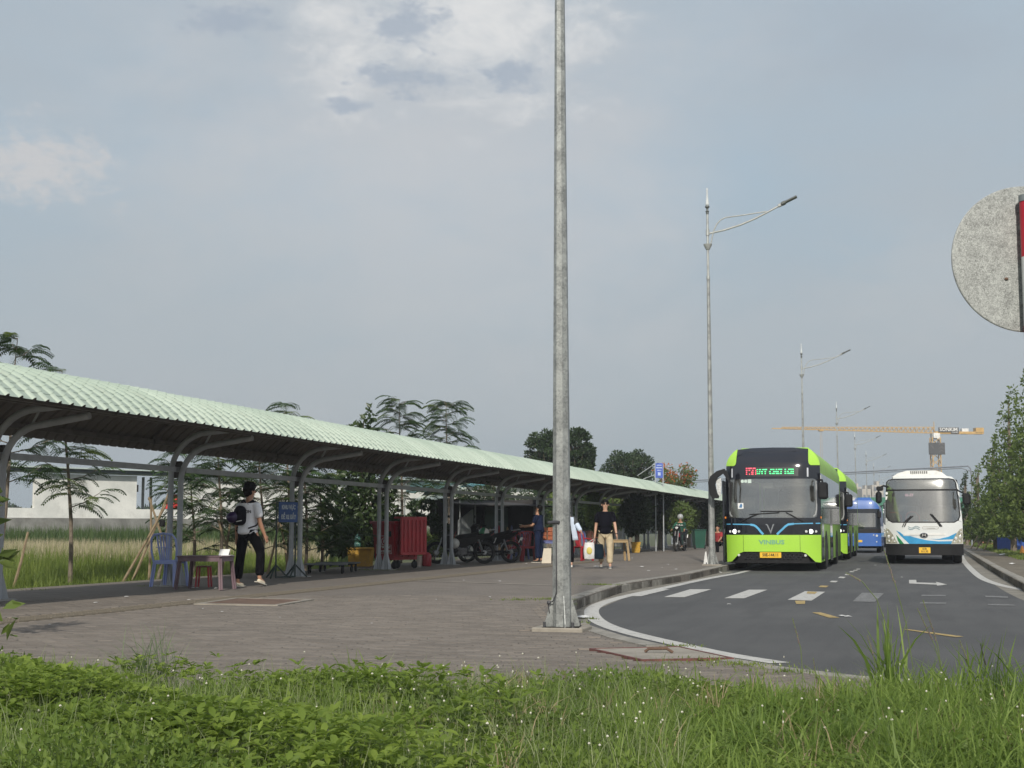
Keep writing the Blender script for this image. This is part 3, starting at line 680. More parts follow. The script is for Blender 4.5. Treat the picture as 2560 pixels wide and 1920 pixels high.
# crane
M_cry = mat('crane_yellow', (.50, .32, .11), .7, var=.1); M_crs = mat('crane_dark_panel', (.06, .06, .06), .7); M_crw = mat('crane_white', (.7, .7, .68), .6)
cd = 300.; c0 = at(2345, cd, 0); ct = thing('tower_crane', 'yellow tower crane with a long jib and a dark lettered board', 'crane', (c0.x, c0.y, 0), YAW)
def cz(y): return D(2345, y, cd).z
def cx_(x): return (x-2345)*cd/F
zj = cz(1078); mt = cz(1092)
def lattice(m_, a, b, wd, n, r_=.10):
    a, b = Vector(a), Vector(b); d = (b-a).normalized(); up = Vector((0, 0, 1)) if abs(d.z) < .9 else Vector((1, 0, 0)); s_ = d.cross(up).normalized()*wd/2; u_ = s_.cross(d).normalized()*wd/2
    cs = [s_+u_, s_-u_, -s_-u_, -s_+u_]
    for q in cs: m_.bar(a+q, b+q, r_*1.6, r_*1.6)
    for i in range(n):
        p = a+(b-a)*i/n; q = a+(b-a)*(i+1)/n
        for j in range(4): m_.bar(p+cs[j], q+cs[(j+1) % 4], r_, r_)
m_ = MB(); lattice(m_, (0, 0, 0), (0, 0, mt), 1.7, 14, .12); m_.build('mast', M_cry, ct, smooth=False)
m_ = MB()
xa, xb = cx_(1935), cx_(2345)
for sgn in (-.6, .6): m_.bar((xa, sgn, cz(1069)), (xb, sgn, cz(1081)), .12, .12)
m_.bar((xa+2, 0, cz(1066)), (xb, 0, cz(1066)), .13, .13)
n = 34
for i in range(n):
    u0, u1 = i/n, (i+1)/n; xl, xr = xa+2+(xb-xa-2)*u0, xa+2+(xb-xa-2)*u1; zb0 = cz(1069+12*u0); zb1 = cz(1069+12*u1); zt = cz(1066)
    for sgn in (-.6, .6): m_.bar((xl, sgn, zb0), ((xl+xr)/2, 0, zt), .08, .08); m_.bar(((xl+xr)/2, 0, zt), (xr, sgn, zb1), .08, .08)
m_.build('jib', M_cry, ct, smooth=False)
m_ = MB(); m_.bar((cx_(2345), -.6, cz(1080)), (cx_(2465), -.6, cz(1081)), .35, .5); m_.bar((cx_(2345), .6, cz(1080)), (cx_(2465), .6, cz(1081)), .35, .5); m_.build('counter_jib', M_cry, ct, smooth=False)
m_ = MB(); m_.box((cx_(2455), 0, cz(1074)), (1.7, 1.8, 1.0)); m_.build('counterweight', M_cry, ct, smooth=False)
m_ = MB(); m_.box((cx_(2419), 0, cz(1074.5)), (1.4, 1.4, .8)); m_.build('winch_box', M_crw, ct, smooth=False)
m_ = MB(); m_.box((0, 0, cz(1089)), (1.6, 1.8, 1.2)); m_.box((-.3, -1.1, cz(1088)), (.9, .8, 1.1)); m_.build('cab', M_crw, ct, smooth=False)
m_ = MB(); m_.bar((cx_(2343), 0, cz(1083)), (cx_(2343), 0, cz(1052)), .12, .12); m_.build('mast_top', M_cry, ct, smooth=False)
m_ = MB(); m_.box((cx_(2365+11), -.95, cz(1073)), (4.3, .12, .95)); m_.box((cx_(2392), -.95, cz(1080)), (1.7, .1, .5)); bo = m_.build('name_board', M_crs, ct, smooth=False)
text('lettering', 'SONKIM', 1.02, M_crw, bo, (cx_(2376), -1.04, cz(1073)), sx=1.0, bold=.02); text('lettering', 'LAND', .45, M_crw, bo, (cx_(2392), -1.04, cz(1080)))
m_ = MB(); m_.box((0, -1.0, cz(1121)), (3.4, .25, 2.5)); cb = m_.build('climbing_screen', M_crs, ct, smooth=False)
m_ = MB()
for j in range(3):
    m_.bar((.35, -1.15, cz(1130)+j*.75), (.95, -1.15, cz(1130)+j*.75+.45), .14, .05); m_.bar((.95, -1.15, cz(1130)+j*.75+.45), (1.5, -1.15, cz(1130)+j*.75), .14, .05)
m_.bar((-1.3, -1.15, cz(1112)), (-.6, -1.15, cz(1122)), .14, .05); m_.build('chevron_mark', mat('grey_mark', (.25, .24, .23), .8), cb, smooth=False)
m_ = MB(); m_.bar((cx_(2056), 0, cz(1072)), (cx_(2056), 0, cz(1200)), .04, .04); m_.bar((cx_(2060), 0, cz(1072)), (cx_(2060), 0, cz(1200)), .04, .04); m_.box((cx_(2058), 0, cz(1074)), (.9, 1.2, .4)); m_.build('hook_rope', M_cry, ct, smooth=False)
# overhead gantry pipe
M_gan = mat('grey_gantry_paint', (.23, .25, .28), .6)
pR = D(2421, 1165, 82); pL = D(1680, 1204, 104)
g = thing('overhead_gantry', 'thin grey double pipe gantry arching high over the road', 'gantry', (pR.x, pR.y, 0))
Lc = lambda p: (p.x-pR.x, p.y-pR.y, p.z)
m_ = MB(); m_.tube([Lc(at(2430, 82, 0)), Lc(D(2429, 1190, 82)), Lc(D(2426, 1171, 82)), Lc(D(2420, 1165, 82)), Lc(D(2405, 1166, 82.3)), Lc(pL)], .045, 8); m_.build('upper_pipe', M_gan, g)
m_ = MB(); m_.tube([Lc(D(2427, 1178, 82)), Lc(D(2404, 1170.5, 82.3)), Lc(D(1680, 1208.5, 104))], .03, 8); m_.build('lower_pipe', M_gan, g)
m_ = MB(); q = at(1682, 104, 0); m_.tube([Lc(q), Lc(D(1682, 1203, 104))], .12, 8); m_.build('left_post', M_gan, g)
# blue billboard behind the canopy
M_blueb = mat('billboard_blue', (.05, .10, .42), .5, var=.2); M_bt = mat('faded_print', (.40, .48, .68), .6)
b0 = at(1650, 62, 0); bb = thing('billboard', 'blue printed board tied up behind the canopy roof near the red flowering tree', 'sign board', (b0.x, b0.y, 0), YAW)
zt, zb = D(1650, 1157, 62).z, D(1650, 1194, 62).z
m_ = MB(); m_.box((0, 0, (zt+zb)/2), (.33, .05, zt-zb)); f_ = m_.build('panel', M_blueb, bb, smooth=False)
m_ = MB()
for i, (w_, h_) in enumerate(((.22, .03), (.26, .05), (.18, .03), (.12, .14))): m_.box((0, -.03, zt-.09-i*.11-(.05 if i == 3 else 0)), (w_, .01, h_))
m_.build('print', M_bt, f_, smooth=False)
m_ = MB(); m_.tube([(-.17, 0, 0), (-.17, 0, zt)], .025, 6); m_.tube([(.17, 0, 0), (.17, 0, zt)], .025, 6); m_.build('post', M_post, bb)
m_ = MB(); m_.tube([(-.17, 0, zt-.02), (-.95, .0, zb+.1)], .012, 6); m_.tube([(-.17, 0, zb+.15), (-.7, .0, zb-.05)], .012, 6); m_.build('stay', M_post, bb)
# ================================================================ BUSES
def panel(outline, surf, off, th=.02, res=.12, mb=None, plane='XZ'):
    bm = bmesh.new(); vs = [bm.verts.new((x, 0, z_)) for x, z_ in outline]; bm.faces.new(vs)
    xs = [p[0] for p in outline]; zs = [p[1] for p in outline]
    for lo, hi, ax in ((min(xs), max(xs), 0), (min(zs), max(zs), 2)):
        k = math.floor(lo/res)+1
        while k*res < hi-.002:
            co = [0, 0, 0]; no = [0, 0, 0]; co[ax] = k*res; no[ax] = 1
            bmesh.ops.bisect_plane(bm, geom=bm.verts[:]+bm.edges[:]+bm.faces[:], plane_co=co, plane_no=no); k += 1
    r_ = bmesh.ops.extrude_face_region(bm, geom=bm.faces[:]); nv = {e for e in r_['geom'] if isinstance(e, bmesh.types.BMVert)}
    for v in bm.verts:
        y = surf(v.co.x, v.co.z)-off
        v.co.y = y if v in nv else y+th
    mb = mb or MB(); bm.verts.index_update(); mb.add([v.co.copy() for v in bm.verts], [[v.index for v in f.verts] for f in bm.faces]); bm.free(); return mb
def line_panel(pts, wd, surf, off, th=.01, mb=None):
    P_ = [Vector((p[0], 0, p[1])) for p in pts]; L = []; Rr = []
    for i, p in enumerate(P_):
        t = (P_[min(i+1, len(P_)-1)]-P_[max(i-1, 0)]).normalized(); n_ = Vector((-t.z, 0, t.x))*wd/2; L.append(p+n_); Rr.append(p-n_)
    o = [(v.x, v.z) for v in L]+[(v.x, v.z) for v in Rr[::-1]]; return panel(o, surf, off, th, .2, mb)
M_lime = mat('lime_green_paint', (.36, .64, .06), .34, var=.04, vs=1, coat=.7)
M_limes = mat('pale_lime_side_paint', (.30, .54, .07), .5, var=.08, vs=1.5, coat=.0, dirt=.15)
M_blk = mat('gloss_black', (.008, .009, .014), .12, var=.1, coat=.8); M_blkm = mat('matt_black', (.011, .011, .012), .65, var=.2, spec=.25)
M_glassd = mat('tinted_side_glass', (.012, .015, .02), .05, var=.2, spec=.8); M_tyre = mat('tyre_rubber', (.018, .018, .018), .85, bump=.3, bs=40, dirt=.15)
M_rim = mat('wheel_rim', (.35, .35, .35), .35, .7); M_head = mat('headlight_on', (.9, .9, .9), .2, emit=(1, 1, .97), es=1.3); M_headoff = mat('lamp_glass', (.55, .56, .55), .1, var=.2, vs=30, coat=1)
M_chrome = mat('chrome', (.55, .56, .58), .15, .9); M_cyan = mat('blue_trim', (.10, .36, .58), .35); M_plate = mat('yellow_plate', (.75, .45, .03), .5, var=.03)
M_ink = mat('black_ink', (.01, .01, .01), .6); M_greyt = mat('grey_lettering', (.16, .36, .22), .45); M_glass = glassmat('windscreen_glass', .72, .16, .10); M_led = mat('led_panel', (.025, .028, .028), .3)
M_ledr = mat('led_red', (.5, .02, .04), .5, emit=(1, .10, .15), es=1.6); M_ledg = mat('led_green', (.02, .5, .1), .5, emit=(.10, 1, .35), es=1.3)
M_int = mat('bus_interior', (.16, .165, .17), .8, var=.3); M_seat = mat('bus_seat', (.05, .08, .12), .8, var=.3); M_grey = mat('trim_grey', (.30, .31, .31), .5); M_paper = mat('paper_white', (.72, .73, .72), .8, var=.04)
M_blu = mat('sticker_blue', (.08, .20, .38), .6)
def wheel(t, x, y, r=.47, wdt=.28):
    sx = 1 if x > 0 else -1
    m_ = MB(); m_.lathe((x-sx*wdt/2, y, r), [(r*.58, -wdt/2), (r*.9, -wdt/2), (r*.985, -wdt*.38), (r, -wdt*.25), (r, wdt*.25), (r*.985, wdt*.38), (r*.9, wdt/2), (r*.58, wdt/2)], 28, 'X'); w_ = m_.build('wheel', M_tyre, t)
    m_ = MB(); m_.lathe((x-sx*.03, y, r), [(r*.58, -.03*1), (r*.6, .0), (r*.5, .01), (r*.25, -.02), (r*.2, .03), (.01, .03)] if sx > 0 else [(r*.58, .03), (r*.6, 0), (r*.5, -.01), (r*.25, .02), (r*.2, -.03), (.01, -.03)], 20, 'X'); m_.build('rim', M_rim, w_)
def mesh_text(name, s, size, m, parent, x, z_, surf, off, sx=1., bold=0.):
    o = text(name, s, size, m, parent, (0, 0, 0), (0, 0, 0), ext=.001, bold=bold)
    # lay the lettering on the curved front
    for v in o.data.vertices:
        X = x+v.co.x*sx; Z = z_+v.co.y; v.co = Vector((X, surf(X, Z)-off-v.co.z, Z))
    return o
def green_bus(label):
    HW = 1.25; L = 11.0
    t = thing('city_bus', label, 'bus', (0, 0, 0), 0, 'lime green electric buses waiting at the kerb')
    def S(x, z_):
        y = .26*max(0, (abs(x)-.55)/.70)**2.6+.05*(x/1.25)**2
        if z_ > 1.35: y += (z_-1.35)*.11
        if z_ > 2.72: y += .9*(z_-2.72)**2*1.0
        if z_ < .9: y += .05*(.9-z_)
        return y
    # front outline (without windscreen)
    def hw(z_):
        if z_ > 2.55: return HW-.27*max(0, (z_-2.76)/.50)**2.3
        return HW-.02*max(0, 1.0-z_)
    zs = [.96, 1.2, 1.6, 2.0, 2.4, 2.55, 2.7, 2.85, 3.0, 3.1, 3.2, 3.26]
    top = [(hw(z_), z_) for z_ in zs[5:]]
    outline_top = [(HW, 2.44)]+top+[(.55, 3.30), (0, 3.31), (-.55, 3.30)]+[(-a, b) for a, b in top[::-1]]+[(-HW, 2.44)]
    m_ = MB(); panel(outline_top, S, 0, .05, .12, m_)
    panel([(-HW, .96), (HW, .96), (HW, 1.42), (-HW, 1.42)], S, 0, .05, .12, m_)
    for sg in (-1, 1): panel([(sg*1.16, 1.42), (sg*HW, 1.42), (sg*HW, 2.44), (sg*1.16, 2.44)], S, 0, .05, .1, m_)
    m_.build('front_mask', M_blk, t)
    # lime lower front with the arched mouth
    low = [(-HW+.0, .958), (HW, .958), (HW-.01, .23), (1.10, .25), (.95, .40), (.86, .48), (.76, .515), (-.76, .515), (-.86, .48), (-.95, .40), (-1.10, .25), (-HW+.01, .23)]
    panel(low, S, .006, .05, .12).build('front_bumper', M_lime, t)
    m_ = MB()
    for x in (-.77, .72): panel([(x-.004, .52), (x+.004, .52), (x+.004, .955), (x-.004, .955)], S, .008, .005, .3, m_)
    each(m_, 'panel_seam', M_blkm, t)
    panel([(-.97, .255), (.97, .255), (.86, .475), (.76, .512), (-.76, .512), (-.86, .475)], S, -.04, .03, .12).build('lower_grille', M_blkm, t)
    m_ = MB()
    for i in range(14):
        for j in range(3): m_.box((-.7+i*.11+(j % 2)*.055, S(0, .4)+.03, .33+j*.06), (.05, .02, .02))
    m_.build('grille_mesh', M_blk, t, smooth=False)
    for x in (-.93, .82):
        m_ = MB(); m_.lathe((x+.03, S(x, .42)-.0, .42), [(.03, -.02), (.038, .0), (.038, .06)], 12, 'Y'); m_.build('fog_lamp', M_headoff, t)
    m_ = MB(); panel([(-1.0, .255), (1.0, .255), (1.22, .235), (1.1, .215), (-1.1, .215), (-1.22, .235)], S, -.02, .06, .15, m_); m_.build('lip', M_blkm, t)
    # lime corner patches
    for sg in (-1, 1):
        o = [(sg*x, z_) for x, z_ in [(.96, 2.90), (.98, 2.84), (1.02, 2.812)]+[(hw(2.815)+.004, 2.815)]+[(hw(z_)+.004, z_) for z_ in (2.9, 3.0, 3.1, 3.2, 3.24)]+[(.945, 3.275)]]
        panel(o, S, .008, .05, .06).build('roof_corner', M_lime, t)
    # windscreen
    panel(rrect(-1.165, 1.41, 1.165, 2.45, .09), S, .003, .012, .14).build('windscreen', M_glass, t)
    m_ = MB()
    for sg in (-1, 1): line_panel([(sg*1.15, 2.38), (sg*1.155, 2.0), (sg*1.15, 1.62), (sg*1.12, 1.50), (sg*1.07, 1.445)], .035, S, .012, .008, m_)
    each(m_, 'screen_edge_band', M_grey, t)
    # destination display
    pb_ = panel([(-.655, 2.515), (.70, 2.515), (.70, 2.765), (-.655, 2.765)], S, .006, .01, .2).build('destination_display', M_led, t)
    rows = {'r': [(468, [(612, 645), (665, 745), (762, 818)]), (510, [(612, 645), (672, 705), (745, 775), (815, 835)]), (550, [(615, 640), (725, 775), (812, 832)]), (590, [(615, 640), (680, 700), (730, 775), (810, 832)])],
            'g': [(497, [(845, 865), (888, 935), (962, 1062), (1128, 1180), (1190, 1215), (1245, 1275), (1295, 1380), (1430, 1460), (1505, 1620)]), (541, [(845, 862), (890, 915), (930, 975), (1010, 1040), (1105, 1135), (1190, 1305), (1345, 1370), (1430, 1460), (1480, 1515), (1555, 1580), (1595, 1620)]), (581, [(845, 865), (880, 910), (945, 968), (1012, 1035), (1112, 1150), (1170, 1220), (1245, 1315), (1330, 1370), (1430, 1465), (1490, 1580), (1590, 1620)])]}
    for key, mm in (('r', M_ledr), ('g', M_ledg)):
        m_ = MB()
        for zy, segs in rows[key]:
            zc_ = 3.335-.00128*zy
            for a, b in segs:
                xa_, xb_ = (a-1157)*.001258, (b-1157)*.001258; panel([(xa_, zc_-.013), (xb_, zc_-.013), (xb_, zc_+.013), (xa_, zc_+.013)], S, .010, .003, .3, m_)
        m_.build('lit_diodes', mm, pb_, smooth=False, kind='stuff')
    m_ = MB()
    for x in (-1.07, .94): panel(rrect(x-.02, 2.50, x+.02, 2.74, .008, 2), S, .012, .02, .3, m_)
    each(m_, 'marker_lamp', mat('marker_lamp_white', (.5, .52, .55), .3), t)
    # blue trim, emblem, headlights, lettering, plate
    m_ = MB()
    line_panel([(-1.24, 1.245), (-.9, 1.24), (-.56, 1.232)], .028, S, .006, .008, m_); line_panel([(-.57, 1.232), (-.48, 1.215), (-.42, 1.18), (-.36, 1.12), (-.30, 1.04), (-.235, .972)], .055, S, .006, .008, m_)
    line_panel([(1.24, 1.265), (.9, 1.262), (.56, 1.252)], .028, S, .006, .008, m_); line_panel([(.57, 1.252), (.42, 1.235), (.34, 1.18), (.26, 1.10), (.18, 1.03), (.125, .972)], .055, S, .006, .008, m_)
    each(m_, 'blue_trim', M_cyan, t)
    m_ = MB(); line_panel([(-.165, 1.235), (-.125, 1.225), (-.03, 1.0)], .03, S, .02, .02, m_); line_panel([(.055, 1.235), (.03, 1.225), (-.045, 1.0)], .03, S, .02, .02, m_); m_.build('emblem', M_chrome, t)
    for sg in (-1, 1):
        hp = panel([(sg*x, z_) for x, z_ in ((.80, 1.0), (1.22, 1.0), (1.235, 1.12), (1.1, 1.13), (.88, 1.10))], S, .004, .01, .1).build('headlight', M_blk, t)
        for x, r_, mm in ((1.0, .062, M_head), (1.13, .036, M_headoff), (.885, .036, M_headoff)):
            m_ = MB(); yy = S(sg*x, 1.05); m_.lathe((sg*x, yy-.01, 1.05), [(r_*.9, -.012), (r_, .0), (r_, .04)], 16, 'Y'); m_.build('lens', mm, hp)
    mesh_text('lettering', 'VINBUS', .155, M_greyt, t, -.02, .762, S, .010, 1.28, .006)
    pp = panel(rrect(-.335, .355, .225, .50, .012, 2), S, .03, .012, .3).build('number_plate', M_plate, t)
    mesh_text('plate_lettering', '50E-144.11', .115, M_ink, pp, -.055, .427, S, .033, .82, .003)
    # wipers
    for pts in ([(-.85, 1.30), (-.55, 1.44), (-.35, 1.52)], [(.83, 1.30), (.62, 1.42), (.37, 1.555)]):
        m_ = MB(); m_.tube([(x, S(x, z_)-.035, z_) for x, z_ in pts], .014, 6); a_ = m_.build('wiper_arm', M_blkm, t)
        c0_ = pts[-1]; m_ = MB(); xs_ = (-.60, .20) if c0_[0] < 0 else (-.30, .55); m_.tube([(x, S(x, c0_[1])-.03, c0_[1]+(.03 if c0_[0] > 0 else (x+.6)*.06-.02)) for x in xs_], .012, 6); m_.build('wiper_blade', M_blkm, a_)
    # body shell
    prof = [(HW-.01, .24), (HW, .5), (HW, .96)]+[(HW, 1.3), (HW, 2.5)]+top[1:]+[(.55, 3.30), (0, 3.31)]
    full = prof+[(-a, b) for a, b in prof[-2::-1]]; n = len(full); m_ = MB()
    r0 = [(x, S(x, z_)+.02, z_) for x, z_ in full]; r1 = [(x, .6, z_) for x, z_ in full]; r2 = [(x, L-.15, z_) for x, z_ in full]; r3 = [(x*.96, L, z_*.985+.02) for x, z_ in full]
    vs = r0+r1+r2+r3; m_.add(vs, [(k_*n+i, k_*n+i+1, (k_+1)*n+i+1, (k_+1)*n+i) for k_ in range(3) for i in range(n-1)]+[tuple(range(3*n, 4*n))]+[(0, n, 2*n-1, n-1), (n, 2*n, 3*n-1, 2*n-1)])
    m_.build('body', M_limes, t)
    # roof fairing, side glass, seams, wheels and arches
    m_ = MB(); m_.box((0, L*.5, 3.25), (1.9, L*.8, .16), bev=.05); m_.build('roof_pod', M_limes, t, smooth=False)
    for sg in (-1, 1):
        xx = sg*(HW+.004)
        edges = [.35, 1.75, 3.15, 4.6, 6.05, 7.5, 8.95, 10.3]
        for a, b in zip(edges, edges[1:]):
            m_ = MB(); m_.box((xx, (a+b)/2, 1.93), (.012, b-a-.03, 1.34)); wn = m_.build('side_window', M_glassd, t, smooth=False)
        m_ = MB(); m_.box((xx, 1.05, 1.0), (.012, 1.0, 1.4)); m_.box((xx, 5.2, .95), (.012, 1.2, 1.5)); each(m_, 'door_glass', M_glassd, t, smooth=False)
        for y_ in (.9, 2.0, 3.4, 4.5, 6.0, 7.4, 8.6, 9.8):
            m_ = MB(); m_.box((xx, y_, .6), (.01, .012, .66)); m_.build('seam', M_blkm, t, smooth=False)
        for y_ in (2.55, 8.3):
            m_ = MB(); m_.prism([(y_-.62, .22)]+[(y_+.62*math.cos(R(a)), .45+.62*math.sin(R(a))) for a in range(180, -1, -15)][:]+[(y_+.62, .22)], (xx, 0, 0), .012, 'YZ'); m_.build('wheel_arch', M_blkm, t, smooth=False)
            wheel(t, sg*(HW+.012), y_)
        m_ = MB(); m_.box((sg*(HW+.01), .35, 1.42), (.02, .1, .05)); m_.build('side_repeater', mat('amber_lamp', (.8, .25, .02), .3), t)
    # flared side skirt at the front corner and a strip light
    m_ = MB(); m_.box((0, L/2, .36), (2.2, L-.8, .2)); m_.box((0, .9, .28), (2.3, 1.0, .14)); m_.build('underbody', M_blkm, t, smooth=False)
    # interior
    m_ = MB(); m_.box((0, 5.2, .5), (2.3, 9.2, .05)); m_.box((0, 5.2, 2.62), (2.3, 9.2, .05)); m_.box((0, 9.9, 1.5), (2.3, .05, 2.2)); m_.box((0, .55, .95), (2.2, .35, .85)); m_.build('cabin', M_int, t, smooth=False)
    for r_ in range(6):
        for x in (-.85, -.4, .4, .85):
            m_ = MB(); y_ = 2.2+r_*1.1; m_.box((x, y_, .95), (.42, .42, .08), bev=.02); m_.box((x, y_+.2, 1.3), (.42, .07, .7), bev=.02); m_.build('passenger_seat', M_seat, t, smooth=False)
    m_ = MB(); m_.box((.62, 1.3, 1.0), (.5, .5, .1), bev=.03); m_.box((.62, 1.55, 1.4), (.5, .1, .8), bev=.03); m_.build('driver_seat', M_seat, t, smooth=False)
    m_ = MB(); m_.lathe((.62, .85, 1.42), [(.2, 0), (.22, .015), (.2, .03)], 20); m_.build('steering_wheel', M_blkm, t)
    m_ = MB(); m_.box((-.13, .42, 2.28), (.27, .03, .15), bev=.01); m_.tube([(-.19, .42, 2.42), (-.17, .42, 2.3)], .01, 6); m_.build('inner_mirror', mat('mirror_back', (.45, .46, .43), .4), t)
    m_ = MB(); m_.box((.56, .40, 2.33), (1.0, .012, .16)); m_.build('sun_blind', mat('sun_blind_grey', (.30, .31, .31), .8), t, smooth=False)
    m_ = MB(); m_.tube([(.17, .36, 2.1), (.165, .30, 1.6)], .012, 6); m_.tube([(.17, .36, 2.06), (.30, .36, 2.3)], .014, 6); m_.build('microphone_arm', M_blkm, t)
    m_ = MB()
    for x in (-.45, .0): m_.tube([(x, 2.0, .5), (x, 2.0, 2.6)], .018, 6)
    m_.tube([(-.3, 1.2, 2.3), (-.3, 9, 2.3)], .015, 6); m_.build('grab_pole', M_grey, t)
    m_ = MB()
    for x in (-.78, -.69): panel([(x+.045*math.cos(a*.5), 2.39+.045*math.sin(a*.5)) for a in range(13)][:12], S, .008, .003, .5, m_)
    panel([(-.635, 2.34), (-.54, 2.34), (-.54, 2.44), (-.635, 2.44)], S, .008, .003, .5, m_); each(m_, 'sticker', mat('pale_sticker', (.50, .60, .55), .7), t, smooth=False)
    st = panel([(-.905, 1.65), (-.75, 1.655), (-.757, 1.81), (-.912, 1.805)], S, .008, .003, .5).build('sticker', M_paper, t, smooth=False)
    m_ = MB(); panel([(-.875, 1.69), (-.80, 1.68), (-.785, 1.74), (-.80, 1.79), (-.84, 1.78), (-.86, 1.73)], S, .012, .002, .5, m_); m_.build('wheelchair_symbol', M_blu, st, smooth=False)
    # mirrors: left one hangs on a swept arm, right one a plain block
    m_ = MB(); m_.prism([(-1.22, 2.72), (-1.42, 2.66), (-1.60, 2.52), (-1.66, 2.35), (-1.62, 2.05), (-1.55, 1.93), (-1.40, 1.93), (-1.38, 2.0), (-1.44, 2.1), (-1.48, 2.3), (-1.42, 2.48), (-1.26, 2.60), (-1.16, 2.45), (-1.10, 2.35), (-1.08, 2.42), (-1.14, 2.6)], (0, -.12, 0), .16, 'XZ'); mr = m_.build('mirror', M_blkm, t, smooth=False)
    m_ = MB(); m_.prism([(-1.46, 2.46), (-1.33, 2.50), (-1.31, 2.3), (-1.34, 2.0), (-1.40, 1.99), (-1.45, 2.2)], (0, -.06, 0), .05, 'XZ'); m_.build('mirror_glass', M_headoff, mr, smooth=False)
    m_ = MB(); m_.prism([(-1.10, 2.4), (-1.03, 2.3), (-1.05, 1.9), (-1.06, 1.8), (-1.09, 1.82), (-1.10, 2.1)], (0, -.14, 0), .04, 'XZ'); m_.build('mirror_tail', M_blkm, mr, smooth=False)
    m_ = MB(); m_.box((1.34, .05, 2.12), (.27, .14, .45), bev=.05); m_.tube([(1.2, .2, 2.42), (1.32, .08, 2.40), (1.33, .06, 2.3)], .03, 8); m_.build('mirror', M_blkm, t, smooth=False)
    m_ = MB(); m_.box((1.262, .5, 2.46), (.01, .10, .17)); each(m_, 'sticker', M_paper, t, smooth=False)
    # open front door leaf on the kerb side
    m_ = MB(); m_.box((-1.30, .42, 1.32), (.06, .55, 2.2), bev=.02); m_.build('door', M_blk, t, smooth=False)
    return t
b1 = green_bus('front lime green bus with lit headlights and a black roof band, beside the kerb')
b2 = copy_tree(b1); b2['label'] = 'second lime green bus, mostly hidden right behind the front one'
b1.location = (-3.605, 38.35, 0); b2.location = (-3.52, 52.0, 0)
